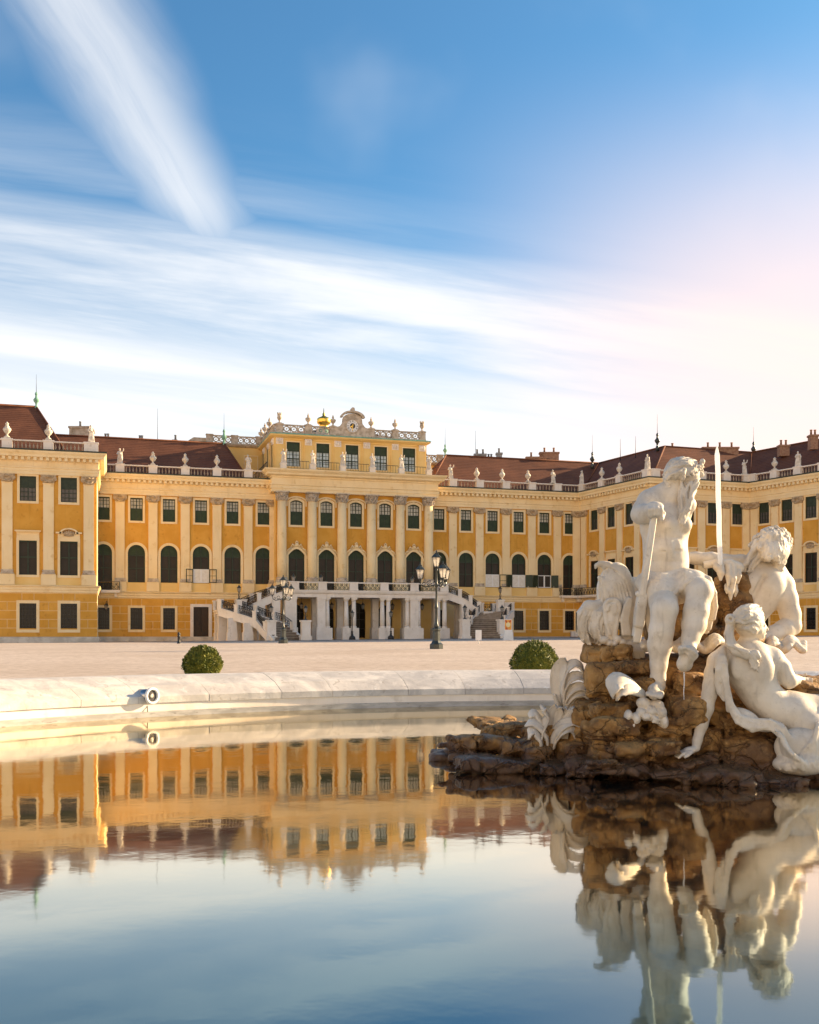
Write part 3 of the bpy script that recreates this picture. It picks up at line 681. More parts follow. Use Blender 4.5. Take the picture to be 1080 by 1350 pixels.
# --- main range and centre -------------------------------------------------
palace = thing('palace', FM.p(27.7, 0, 0), 'long ochre palace with cream pilasters, red roofs and a raised clock centre', 'palace')
UL = [15.82 - 3.955 * i for i in range(5, -1, -1)]             # windows left of the centre (the first is half hidden by the block)
UR = [39.62 + 3.865 * i for i in range(6)]
UC = [27.7 + 3.93 * i for i in (-2, -1, 0, 1, 2)]
pl = [(a + b) / 2 for a, b in zip(UL, UL[1:])]
pr = [(a + b) / 2 for a, b in zip(UR, UR[1:])]
uleft, u_pl, u_pr, uright = -7.0, 17.15, 38.25, 60.57
facade(palace, FM, UL, uleft, u_pl, 'main', pl, doors=(UL[3],), mid={UL[0]: 'french'}, half=(17.3 - .35,))
facade(palace, FM, UR, u_pr, uright, 'main', pr + [uright - .62], mid={UR[-1]: 'french'}, half=(38.0,), rust_skip=((38.25, 43.0),))
for a, b, post in ((FM.p(uleft, 0, 0), FM.p(u_pl, 0, 0), None), (FM.p(u_pr, 0, 0), PMC, FA.p(LA, 0, 0))):
    pts = [a, b] + ([b + (post - b).normalized() * .012] if post else [])
    for nm, pf, m in (('entablature', hp(ENT), M['cream']), ('string_course', hp(STRING), M['cream']), ('plinth', PLINTH, M['plinth']), ('gutter', hp([(0, 20.002), (1.06, 20.002), (1.08, 20.14), (0, 20.16)]), M['gutter'])):
        world_part(nm, sweep(pts, pf), m, palace)
put('modillions', dentils(FM, uleft, u_pl).mesh('modillions', M['cream']), palace, FM)
put('modillions', dentils(FM, u_pr, uright - .8).mesh('modillions', M['cream']), palace, FM)
balustrade(palace, FM, pl, -7, 16.5, -.15, H(20.08)); balustrade(palace, FM, [pr[0] - 3.865 + .1] + pr, 37.9, uright - .2, -.15, H(20.08))
def hip_roof(name, fr, u0, u1, hl, hr, parent, v0=.7, vr=8.2, z0=20.3, z1=25.9, m='roof', v1=None):
    v1 = v1 or 2 * vr - v0; mb = MB()
    a, b, c, d = (u0, v0, H(z0)), (u1, v0, H(z0)), (u1, v1, H(z0)), (u0, v1, H(z0)); e, f = (u0 + hl, vr, H(z1)), (u1 - hr, vr, H(z1))
    mb.quad(a, b, f, e); mb.quad(c, d, e, f); mb.add([b, c, f], [(0, 1, 2)]); mb.add([d, a, e], [(0, 1, 2)])
    o = put(name, mb.mesh(name, M[m]), parent, fr)
    t_ = MB(); t_.tube([Vector(e) + Vector((0, 0, .05)), Vector(f) + Vector((0, 0, .05))], .14, 6)
    if hr: t_.tube([Vector(f) + Vector((0, 0, .04)), Vector(b) + Vector((0, 0, .04))], .13, 6)
    if hl: t_.tube([Vector(e) + Vector((0, 0, .04)), Vector(a) + Vector((0, 0, .04))], .13, 6)
    link('ridge_tiles', t_.mesh('ridge_tiles', M['roof']), o)
    return o
hip_roof('roof', FM, -26, FM.u(326, .7), 0, FM.u(326, .7) - FM.u(296, 8.2), palace)
# --- centre
zc = dict(seg=14.0, arch=6.63)
mb = MB(); mb.cur = 0; V = -1.5
wall(mb, u_pl, u_pr, H(5.6), H(18.35), [(u, [op('french', H(5.62)), op('seg', H(14.2))]) for u in UC], V)
mb.cur = 1
mb.quad((u_pl, V, 0), (u_pl, 0, 0), (u_pl, 0, H(18.35)), (u_pl, V, H(18.35))); mb.quad((u_pr, V, 0), (u_pr, 0, 0), (u_pr, 0, H(18.35)), (u_pr, V, H(18.35)))
wall(mb, u_pl, u_pr, 0, H(5.6), [(u, [(2.0 if i != 2 else 2.6, H(-.3), 4.3 if i != 2 else 4.6, 1.0 if i != 2 else 1.3)]) for i, u in enumerate(UC)], V)
put('wall', mb.mesh('centre_wall', [M['ochre'], M['yellow']]), palace, FM)
for i, u in enumerate(UC):
    w_ = 2.0 if i != 2 else 2.6; h_ = 4.3 if i != 2 else 4.6
    d = put('doorway', polyface(outline(w_, h_, w_ / 2), .30).mesh('doorway_recess', M['glass']), palace, FM, u, V, H(-.3))
    mb = MB(); bars(mb, w_, h_, w_ / 2, [-.5, 0, .5], [1.2, 2.4, 3.3], .06, .2, .26); link('gate_leaf', mb.mesh('gate_leaf', M['iron']), d)
def crest_mesh():
    mb = MB()
    o = [(1.45 * math.cos(a), 4.05 + 1.42 * math.sin(a) + .35 * max(0, math.sin(a)) ** 6) for a in np.linspace(math.pi * .95, math.pi * .05, 15)]
    q = [(1.28 * math.cos(a), 4.02 + 1.20 * math.sin(a) + .28 * max(0, math.sin(a)) ** 6) for a in np.linspace(math.pi * .95, math.pi * .05, 15)]
    mb.ribbon(q, o, -.26, 0)
    mb.lathe([(.02, -.2), (.26, -.1), (.30, .12), (.18, .32), (.02, .36)], 9, (0, -.22, 5.95))
    for s in (-1, 1):
        mb.tube([(s * .2, -.2, 5.75), (s * .55, -.26, 6.1), (s * .75, -.2, 5.75), (s * .5, -.2, 5.6)], [.1, .13, .1, .06], 6); mb.tube([(s * .7, -.2, 5.6), (s * 1.15, -.22, 5.35), (s * 1.35, -.2, 5.0)], [.12, .1, .06], 6)
    mb.tube([(-.2, -.2, 6.3), (0, -.24, 6.5), (.2, -.2, 6.3)], .09, 6)
    return mb.mesh('carved_crest', M['cream'])
def upper_hood():
    mb = MB(); o = outline(1.6, 3.2, .32, .52, -2.4); q = outline(1.6, 3.2, .32, .36, -2.4); mb.ribbon(q, o, -.13, 0)
    for s in (-1, 1): mb.tube([(0, -.1, 3.5), (s * .3, -.13, 3.58), (s * .55, -.1, 3.42)], [.07, .09, .04], 6)
    return mb.mesh('upper_hood', M['cream'])
CREST, UH = crest_mesh(), upper_hood()
for u in UC:
    o = window(palace, FM, 'french', u, V, H(5.62)); link('carved_crest', CREST, o)
    o = window(palace, FM, 'seg', u, V, H(14.2)); link('hood', UH, o)
COLX = [27.7 + 3.93 * (k - 2.5) for k in range(6)]
mb = MB(); mb.lathe([(.62, 7.45), (.62, 9.5), (.60, 13), (.545, 17.2)], 20, (0, 0, CZ)); shaft = mb.mesh('column_shaft', M['cream'])
mb = MB(); mb.box(-.82, .82, -.82, .82, H(6.75), H(6.95)); mb.lathe([(.80, 6.95), (.82, 7.05), (.70, 7.16), (.70, 7.26), (.76, 7.34), (.63, 7.46)], 20, (0, 0, CZ)); cbase = mb.mesh('column_base', M['oldstone'])
mb = MB(); mb.box(-.88, .88, -.88, .88, H(5.6), H(6.75)); cped = mb.mesh('column_pedestal', M['cream'])
for u in COLX:
    o = put('column', shaft, palace, FM, u, V - .42, 0); link('base', cbase, o); link('pedestal', cped, o); link('capital', CAP_L, o, (0, 0, H(17.2)))
E2 = [(0, 18.35), (.62, 18.35), (.62, 18.75), (.70, 18.77), (.70, 19.15), (.80, 19.22), (.80, 19.32), (.58, 19.34), (.58, 20.15), (.72, 20.2), (.72, 20.35), (1.2, 20.5), (1.25, 20.72), (1.55, 21.0), (1.6, 21.2), (0, 21.24)]
cp = [FM.p(u_pl, 0, 0), FM.p(u_pl, V, 0), FM.p(u_pr, V, 0), FM.p(u_pr, 0, 0)]
world_part('entablature', sweep(cp, hp(E2)), M['cream'], palace)
mb = MB(); mb.box(u_pl + .1, u_pr - .1, V + .1, 14, H(21.0), H(21.22)); put('attic_terrace', mb.mesh('attic_terrace', M['lead']), palace, FM)
# attic storey
ua, ub, va, vb = 17.45, 37.9, 1.0, 13.0
AU = [27.78 + 3.95 * i for i in (-2, -1, 0, 1, 2)]
mb = MB(); wall(mb, ua, ub, H(21.2), H(26.05), [(u, [op('attic', H(22.15))]) for u in AU], va)
FS = Fr(FM.p(ua, vb, 0)[:2], (FM.p(ua, va, 0) - FM.p(ua, vb, 0))[:2])
mb.quad((ub, va, H(21.2)), (ub, vb, H(21.2)), (ub, vb, H(26.05)), (ub, va, H(26.05))); mb.quad((ub, vb, H(21.2)), (ua, vb, H(21.2)), (ua, vb, H(26.05)), (ub, vb, H(26.05)))
put('wall', mb.mesh('attic_wall', M['yellow']), palace, FM)
SU = [2.2, 6.0, 9.8]
mb = MB(); wall(mb, 0, vb - va, H(21.2), H(26.05), [(u, [op('attic_side', H(22.0))]) for u in SU]); put('wall', mb.mesh('attic_side_wall', M['yellow']), palace, FS)
for u in AU: window(palace, FM, 'attic', u, va, H(22.15))
for u in SU: window(palace, FS, 'attic_side', u, 0, H(22.0))
def attic_strip():
    mb = MB(); mb.box(-.62, .62, -.10, 0, 0, 4.85); mb.box(-.42, .42, -.16, 0, 0, 4.0); mb.cur = 1; mb.box(-.46, .46, -.24, 0, 3.75, 4.55)
    for s in (-1, 0, 1): mb.tube([(s * .25, -.22, 4.45), (s * .25, -.3, 4.1), (s * .2, -.22, 3.85)], [.1, .13, .05], 6)
    return mb.mesh('attic_pilaster', [M['yellow'], M['stone']])
ASTR = attic_strip(); APX = [AU[0] - 1.975 + 3.95 * i for i in range(6)]; APX[0] += .15; APX[-1] -= .15
for u in APX: put('pilaster', ASTR, palace, FM, u, va, H(21.2))
for u in (.6, 4.1, 7.9, 11.4): put('pilaster', ASTR, palace, FS, u, 0, H(21.2))
ap = [FM.p(ua, vb, 0), FM.p(ua, va, 0), FM.p(ub, va, 0), FM.p(ub, vb, 0)]
world_part('cornice', sweep(ap, hp([(0, 25.55), (.1, 25.6), (.1, 25.75), (.3, 25.85), (.62, 26.0), (.68, 26.18), (0, 26.2)])), M['yellow'], palace)
world_part('copper_flashing', sweep(ap, hp([(0, 26.2), (.70, 26.18), (.70, 26.30), (.3, 26.42), (0, 26.42)])), M['copper'], palace)
balustrade(palace, FM, APX[:2] + [AU[2] - 2.6, AU[2] + 2.6] + APX[4:], ua - .2, ub + .2, va - .05, H(26.42), PED_ATTIC, 1.12, True, .9)
balustrade(palace, FS, [.6, 4.1, 7.9], 0, 11.6, -.05, H(26.42), PED_ATTIC, 1.12, True, .9)
# clock gable
mb = MB()
top = [(1.55 * math.cos(a), 1.55 + 1.05 + .72 * math.sin(a)) for a in np.linspace(math.pi * .98, math.pi * .02, 15)]
body = [(-2.15, 0), (-2.15, 1.15), (-1.7, 1.3), (-1.35, 1.75), (-1.3, 2.3)] + [(1.28 * math.cos(a), 2.3 + .72 * math.sin(a)) for a in np.linspace(math.pi, 0, 13)] + [(1.3, 2.3), (1.35, 1.75), (1.7, 1.3), (2.15, 1.15), (2.15, 0)]
mb.prism(body, -.22, .3); mb.ribbon([(1.35 * math.cos(a), 2.45 + .70 * math.sin(a)) for a in np.linspace(math.pi * .98, math.pi * .02, 15)], [(1.65 * math.cos(a), 2.45 + .95 * math.sin(a)) for a in np.linspace(math.pi * .98, math.pi * .02, 15)], -.5, .3)
mb.prism([(-.2, 3.2), (-.24, 3.62), (-.1, 3.8), (.1, 3.8), (.24, 3.62), (.2, 3.2)], -.55, .2)
mb.ribbon([(.82 * math.cos(a), 1.38 + .82 * math.sin(a)) for a in np.linspace(0, 2 * math.pi, 25)[:-1]], [(.98 * math.cos(a), 1.38 + .98 * math.sin(a)) for a in np.linspace(0, 2 * math.pi, 25)[:-1]], -.34, -.2, True)
gable = put('clock_gable', mb.mesh('clock_gable', M['oldstone']), palace, FM, AU[2], va - .1, H(26.42))
mb = MB(); cz_ = 1.38
mb.add([(.81 * math.cos(a), -.26, cz_ + .81 * math.sin(a)) for a in np.linspace(0, 2 * math.pi, 33)[:-1]], [tuple(range(32))])
mb.cur = 1; mb.add([(.36 * math.cos(a), -.265, cz_ + .36 * math.sin(a)) for a in np.linspace(0, 2 * math.pi, 25)[:-1]], [tuple(range(24))])
def stroke(a0, r0, r1, off, w_, lean=0.0, y=-.268):      # one stroke of a numeral on the dial
    c, s_ = math.sin(a0), math.cos(a0)
    def pt(r, o): return (r * c + o * s_, y, cz_ + r * s_ - o * c)
    mb.quad(pt(r0, off - lean - w_), pt(r0, off - lean + w_), pt(r1, off + lean + w_), pt(r1, off + lean - w_))
NUM = ['XII', 'I', 'II', 'III', 'IIII', 'V', 'VI', 'VII', 'VIII', 'IX', 'X', 'XI']
for i, s_ in enumerate(NUM):
    a = math.pi / 6 * i; wd = [{'I': .05, 'V': .10, 'X': .11}[c] for c in s_]; x = -sum(wd) / 2
    for c, q in zip(s_, wd):
        o = x + q / 2; x += q
        if c == 'I': stroke(a, .52, .75, o, .013)
        elif c == 'V': stroke(a, .52, .75, o - .02, .012, -.02); stroke(a, .52, .75, o + .02, .010, .02)
        else: stroke(a, .52, .75, o, .012, .035); stroke(a, .52, .75, o, .010, -.035, -.2685)
link('clock_face', mb.mesh('clock_face', [M['whitepaint'], M['iron']]), gable)
mb = MB()
def hand(a, L, w_): c, s_ = math.sin(a), math.cos(a); mb.prism([(-w_ * s_ - .1 * c, cz_ + w_ * c - .1 * s_), (L * .7 * c - w_ * 1.3 * s_, cz_ + L * .7 * s_ + w_ * 1.3 * c), (L * c, cz_ + L * s_), (L * .7 * c + w_ * 1.3 * s_, cz_ + L * .7 * s_ - w_ * 1.3 * c), (w_ * s_ - .1 * c, cz_ - w_ * c - .1 * s_)], -.30, -.275)
hand(R(182), .70, .035); hand(R(240), .46, .06); mb.lathe([(.06, 0), (.06, .02)], 10, (0, -.29, cz_)); hand(R(10), .34, .03)
link('clock_hands', mb.mesh('clock_hands', M['gold']), gable)
# low metal roof with its gilded lantern, and the lower blocks behind
hip_roof('attic_roof', FM, ua + .6, ub - .6, 6, 6, palace, va + .8, 6.5, 26.35, 28.0, 'lead', 12.6)
ug = FM.u(427, 6.5)
mb = MB(); mb.cur = 1; mb.lathe([(.75, 27.2), (.75, 28.3), (.7, 28.4)], 12, (0, 0, CZ)); mb.cur = 0
mb.lathe([(.80, 28.35), (.66, 28.5), (.60, 28.9), (.85, 29.05), (.98, 29.3), (.9, 29.5), (.98, 29.65), (.80, 29.85), (.35, 30.05), (.16, 30.2), (.22, 30.4), (.08, 30.6), (.03, 31.2)], 14, (0, 0, CZ))
put('gilded_lantern', mb.mesh('gilded_lantern', [M['gold'], M['copper']]), palace, FM, ug, 6.5)
def rear_block(u0, u1, v0, v1, z1, wins):
    mb = MB(); mb.box(u0, u1, v0, v1, H(20), H(z1)); o = put('rear_attic', mb.mesh('rear_attic', M['yellow']), palace, FM)
    pts = [FM.p(u0, v1, 0), FM.p(u0, v0, 0), FM.p(u1, v0, 0), FM.p(u1, v1, 0)]
    world_part('cornice', sweep(pts, hp([(0, z1 - .3), (.3, z1 - .2), (.5, z1), (.5, z1 + .12), (0, z1 + .14)])), M['oldstone'], palace)
    n = max(2, int((u1 - u0) / 3)); us = [u0 + .45 + (u1 - u0 - .9) * i / n for i in range(n + 1)]
    balustrade(palace, FM, us, u0, u1, v0, H(z1 + .14), PED_ATTIC, 1.12, True, .9)
    for u in wins: window(palace, FM, 'attic', u, v0 - .02, H(z1 - 4.6))
rear_block(FM.u(272, 11.5), ua - .02, 11.5, 19, 26.4, [ua - 1.6, ua - 5.2])
rear_block(ub + .02, FM.u(584, 11.5), 11.5, 19, 25.2, [ub + 2.0])
mb = MB(); u_ = FM.u(250, 13)
mb.prism([(u_ - 1.5, H(26.0)), (u_ + .5, H(27.4)), (u_ + 3.0, H(27.4)), (u_ + 3.0, H(24)), (u_ - 1.5, H(24))], 12.5, 15); put('stepped_gable', mb.mesh('stepped_gable', M['oldstone']), palace, FM)
# railing along the edge of the attic terrace
def railing_mesh(L, h=1.05, ornate=False, seed=1):
    rn = random.Random(seed); mb = MB(); mb.box(-L / 2, L / 2, -.03, .03, h - .06, h); mb.box(-L / 2, L / 2, -.02, .02, .06, .10)
    if not ornate:
        k = max(2, int(L / .34))
        for i in range(k + 1): x = -L / 2 + L * i / k; mb.box(x - .014, x + .014, -.014, .014, .06, h - .05)
    else:
        k = max(1, round(L / .62)); q = L / k
        for i in range(k + 1): x = -L / 2 + q * i; mb.box(x - .022, x + .022, -.022, .022, 0, h - .02)
        for i in range(k):
            x = -L / 2 + q * (i + .5)
            for s in (-1, 1):
                pts = [(x + s * (.03 + q * .40 * math.sin(a) * (1 - a / 9)), 0, .10 + (h - .2) * a / 5.2 * (1.0)) for a in np.linspace(0, 5.2, 12)]; mb.tube(pts, .026, 4)
                cz2 = .32 if s > 0 else .70; mb.tube([(x + s * .10 + .13 * (1 - a / 8) * math.cos(a), 0, cz2 * h / 1.05 + .15 * (1 - a / 8) * math.sin(a)) for a in np.linspace(0, 6.3, 10)], .024, 4)
    return mb
for i in range(6):
    a, b = APX[i] + .55 if i < 6 else 0, (APX[i + 1] - .55 if i < 5 else ub + .9)
    if b - a > .3: put('railing', railing_mesh(b - a).mesh('attic_railing', M['iron']), palace, FM, (a + b) / 2, V - 1.0, H(21.24))
FSR = Fr(FM.p(u_pl - 1.0, vb, 0)[:2], (FM.p(u_pl - 1, va, 0) - FM.p(u_pl - 1, vb, 0))[:2])
put('railing', railing_mesh(13).mesh('attic_side_railing', M['iron']), palace, FSR, 7.5, 0, H(21.24))
# right main roof and the right wing: roofs mitred round the corners
wing = thing('palace_wing', FB.p(LB / 2, 0, 0), 'ochre palace wing on the right, stepping towards the viewer behind the fountain figures', 'palace wing')
def roof_run(pts, parent, lo, hi, name='roof'):
    pf = hp([(-.7, 20.3), (-8.2, 25.9), (-15.6, 20.3)]); mb = sweep(pts, pf, False)
    k = 3; f0 = [f for i, f in enumerate(mb.f) if lo <= i // 2 < hi]; mb.f = f0; mb.sm = mb.sm[:len(f0)]; mb.mi = mb.mi[:len(f0)]
    us_ = sorted({i for f in f0 for i in f}); mp_ = {a: b for b, a in enumerate(us_)}; mb.v = [mb.v[i] for i in us_]; mb.f = [tuple(mp_[i] for i in f) for f in f0]
    o = world_part(name, mb, M['roof'], parent)
    r = sweep(pts, hp([(-8.2, 25.9)]), False); t_ = MB(); L = parent.location; q = [Vector(p) - L + Vector((0, 0, .05)) for p in r.v][lo:hi + 1]; t_.tube(q, .14, 6)
    e = sweep(pts, hp([(-.7, 20.3)]), False)
    for i in range(lo, hi + 1):
        if 0 < i < len(pts) - 1: t_.tube([Vector(e.v[i]) - L, Vector(r.v[i]) - L + Vector((0, 0, .04))], .13, 6)
    link('ridge_tiles', t_.mesh('ridge_tiles', M['roof']), o)
uh = FM.u(566, .7); ur = FM.u(588, 8.2)
chain = [FM.p(ur, 0, 0), PMC, FA.p(LA, 0, 0), FB.p(LB, 0, 0), FC.p(LC, 0, 0)]
roof_run(chain, palace, 0, 1); roof_run(chain, wing, 1, 4)
mb = MB(); a, b, c = (uh, .7, H(20.3)), (uh, 15.7, H(20.3)), (ur, 8.2, H(25.9)); d = (ur, .7, H(20.3)); e = (ur, 15.6, H(20.3))
mb.add([a, d, c], [(0, 1, 2)]); mb.add([b, a, c], [(0, 1, 2)]); mb.add([e, b, c], [(0, 1, 2)]); put('roof_hip', mb.mesh('roof_hip', M['roof']), palace, FM)
mb = MB(); mb.tube([Vector(a) + Vector((0, 0, .05)), Vector(c) + Vector((0, 0, .05))], .13, 6); put('ridge_tiles', mb.mesh('ridge_tiles', M['roof']), palace, FM)
# right wing fronts
WA = [FA.u(x) for x in (783.7, 806, 830)]; step = LB / 4; WB = [LB * (i + .5) / 4 for i in range(4)]; WC = [FC.u(1007.5) + 3.62 * i for i in range(5)]
facade(wing, FA, WA, 0, LA, 'wing', [1.0, (WA[0] + WA[1]) / 2, (WA[1] + WA[2]) / 2, LA - 2.6, LA - .62])
facade(wing, FB, WB, 0, LB, 'wing', [.62] + [LB * i / 4 for i in (1, 2, 3)] + [LB - .62])
facade(wing, FC, WC, 0, LC, 'wing', [.9] + [(a + b) / 2 for a, b in zip(WC, WC[1:])] + [LC - 1])
for nm, pf, m in (('entablature', hp(ENT), M['cream']), ('string_course', hp(STRING), M['cream']), ('plinth', PLINTH, M['plinth']), ('gutter', hp([(0, 20.002), (1.06, 20.002), (1.08, 20.14), (0, 20.16)]), M['gutter'])):
    pts = [PMC + (FM.p(0, 0, 0) - PMC).normalized() * .012] + chain[1:]
    mbx = sweep(pts, pf); world_part(nm, mbx, m, wing)
for fr, L in ((FA, LA), (FB, LB), (FC, LC)): put('modillions', dentils(fr, .9, L - .1).mesh('modillions', M['cream']), wing, fr)
PA = [.75, (WA[0] + WA[1]) / 2, (WA[1] + WA[2]) / 2, LA - .7]; balustrade(wing, FA, PA, .4, LA + .1, -.15, H(20.08))
PB = [.6, LB / 4, LB / 2, LB * .75, LB - .6]; balustrade(wing, FB, PB, 0, LB, -.15, H(20.08))
PC = [.75] + [(a + b) / 2 for a, b in zip(WC, WC[1:])]; balustrade(wing, FC, PC, .4, LC, -.15, H(20.08))
# left block
block = thing('palace_wing', FL.p(-8, 0, 0), 'ochre palace block on the left edge, standing forward under its own hipped roof', 'palace wing')
BW = [FL.u(91), FL.u(37)]; sp = BW[0] - BW[1]; BW += [BW[1] - sp * i for i in (1, 2, 3)]; BW = BW[::-1]
BP = [(a + b) / 2 for a, b in zip(BW, BW[1:])] + [-.85]
facade(block, FL, BW, -22, 0, 'block', BP)
pts = [FL.p(-22, 0, 0), FL.p(0, 0, 0), FL.p(0, 16, 0)]
for nm, pf, m in (('entablature', hp(ENT), M['cream']), ('string_course', hp(STRING), M['cream']), ('plinth', PLINTH, M['plinth']), ('gutter', hp([(0, 20.002), (1.06, 20.002), (1.08, 20.14), (0, 20.16)]), M['gutter'])):
    world_part(nm, sweep(pts, pf), m, block)
mb = MB(); mb.quad((0, 0, 0), (0, 16, 0), (0, 16, H(17.5)), (0, 0, H(17.5))); put('wall', mb.mesh('side_wall', M['cream']), block, FL)
put('modillions', dentils(FL, -22, .3).mesh('modillions', M['cream']), block, FL)
BPB = BP[:-1] + [-.55]; balustrade(block, FL, BP[:-1], -22, -1.3, -.15, H(20.08)); put('parapet_pedestal', PED_BIG, block, FL, -.6, -.15, H(20.08))
ur_ = FL.u(48, 8.2); ub_ = FL.u(86, .7)
hip_roof('roof', FL, -24, ub_, 0, ub_ - ur_, block, z1=26.5)
# corner balconies with iron railings
def balcony(parent, fr, u0, u1):
    mb = MB(); mb.box(u0, u1, -1.15, .0, H(5.36), H(5.60)); mb.box(u0 + .06, u1 - .06, -1.08, -.02, H(5.26), H(5.362))
    for u in (u0 + .5, u1 - .5): mb.prism([(u - .16, H(5.27)), (u + .16, H(5.27)), (u + .13, H(4.75)), (u - .13, H(4.75))], -.62, -.02)
    o = put('balcony', mb.mesh('balcony_slab', M['stone']), parent, fr)
    r = railing_mesh(u1 - u0 - .1, 1.05, True); link('railing', r.mesh('balcony_railing', M['iron']), o, ((u0 + u1) / 2, -1.08, H(5.6)))
    for u in (u0 + .06, u1 - .06): link('railing', railing_mesh(1.0, 1.05, True).mesh('balcony_end_railing', M['iron']), o, (u, -.55, H(5.6)), math.pi / 2)
balcony(palace, FM, UL[0] - 1.4, UL[0] + 1.95)
balcony(palace, FM, UR[-1] - 1.75, uright - .05); balcony(wing, FA, .05, 5.2)
# open casements with white inner sashes
def casement(u, right, left, m='frame', ins='curtain'):
    mb = MB(); mb.box(-1.0, 1.0, .02, .06, 0, 1.72); o = put('inner_sash', mb.mesh('inner_sash', M[ins]), palace, FM, u, 0, H(6.68))
    mb = MB()
    for k in (-.95, -.05, .05, .95): mb.box(k - .05, k + .05, -.02, .02, 0, 1.72)
    mb.box(-1, 1, -.016, .018, 0, .1); mb.box(-1, 1, -.016, .018, 1.62, 1.72); link('sash_bars', mb.mesh('sash_bars', M['whitepaint']), o)
    for s, L, full in ((1, right, 0), (-1, left, 0)):
        if not L: continue
        mb = MB(); mb.box(0, .09, -.03, .03, 0, 1.72); mb.box(.9, .99, -.03, .03, 0, 1.72); mb.box(0, .99, -.028, .028, 0, .09); mb.box(0, .99, -.028, .028, 1.63, 1.72)
        if L == 2: mb.box(.05, .95, -.02, .02, .05, 1.67)
        else: mb.box(.05, .95, -.004, .004, .86, .9)
        c = put('open_casement', mb.mesh('open_casement', M['frame']), palace, FM, u + s * 1.0, -.14, H(6.68)); c.rotation_euler = (0, 0, FM.a + (R(-25) if s > 0 else R(205)))
casement(UR[2], 1, 0); casement(UR[3], 2, 2); casement(UR[4], 2, 2, ins='louvre'); casement(UL[3], 1, 1)
# ---------------------------------------------------------------- terrace on columns
terr = thing('terrace', FM.p(27.7, -5, 0), 'white stone balcony terrace on columns in front of the palace centre', 'terrace')
TU0, TU1, TV = FM.u(386, -8.5), FM.u(589, -8.5), -8.5
TU0 = 18.0; TU1 = 37.9
mb = MB(); mb.box(TU0 + .15, TU1 - .15, TV + .15, -1.52, H(4.75), H(5.48)); put('floor_slab', mb.mesh('floor_slab', M['stone']), terr, FM)
tp = [FM.p(TU0 + .3, -1.5, 0), FM.p(TU0 + .3, TV + .3, 0), FM.p(TU1 - .3, TV + .3, 0), FM.p(TU1 - .3, -1.5, 0)]
world_part('cornice', sweep(tp, hp([(.05, 4.72), (.16, 4.72), (.16, 5.1), (.30, 5.2), (.38, 5.36), (.42, 5.58), (0, 5.60)])), M['stone'], terr)
mb = MB(); mb.lathe([(.42, -.2), (.44, .95), (.34, 1.0), (.38, 1.1), (.30, 1.2)], 14, (0, 0, CZ)); mb.lathe([(.30, 1.2), (.30, 2.2), (.255, 4.25)], 14, (0, 0, CZ)); mb.lathe([(.27, 4.25), (.27, 4.35), (.36, 4.5)], 14, (0, 0, CZ)); mb.box(-.38, .38, -.38, .38, H(4.5), H(4.72)); colm = mb.mesh('terrace_column', M['stone'])
mb = MB(); mb.box(-.55, .55, -.55, .55, 0, H(.95)); colb = mb.mesh('column_plinth', M['stone'])
def pier_mesh(w, d=.9):
    mb = MB(); mb.box(-w / 2, w / 2, -d / 2, d / 2, H(1.0), H(4.45)); mb.box(-w / 2 - .07, w / 2 + .07, -d / 2 - .07, d / 2 + .07, H(4.45), H(4.72)); mb.box(-w / 2 - .12, w / 2 + .12, -d / 2 - .12, d / 2 + .12, 0, H(1.0)); return mb.mesh('pier', M['stone'])
for x, kind in ((383, 1.4), (423, 1.0), (431.5, 0), (456.5, 0), (466.5, 0), (504, 0), (512, 0), (537, 0), (545, 1.0), (551.5, 0), (577.5, 0), (586, 0)):
    u = FM.u(x, -7.9)
    if kind: put('pier', pier_mesh(kind), terr, FM, u, -7.9, 0)
    else: o = put('column', colm, terr, FM, u, -7.9, 0); link('plinth', colb, o)
    if x in (383, 423, 456.5, 504, 545, 586): put('pier', pier_mesh(.8), terr, FM, u, -4.2, 0)
mb = MB()
TP = [TU0 + .35] + [27.7 + 3.93 * (k - 2.5) for k in range(1, 5)] + [TU1 - .35]
WPED = pedestal_mesh(1.05, 1.0, .24)
for u in TP: put('parapet_post', WPED, terr, FM, u, TV + .25, H(5.6))
for a, b in zip(TP, TP[1:]):
    L = b - a - 1.1; o = put('iron_panel', railing_mesh(L, .95, True).mesh('iron_panel', M['iron']), terr, FM, (a + b) / 2, TV + .25, H(5.6))
    mb = MB(); mb.box(-L / 2 - .05, L / 2 + .05, -.14, .14, .86, 1.0); link('hand_rail', mb.mesh('hand_rail', M['stone']), o)
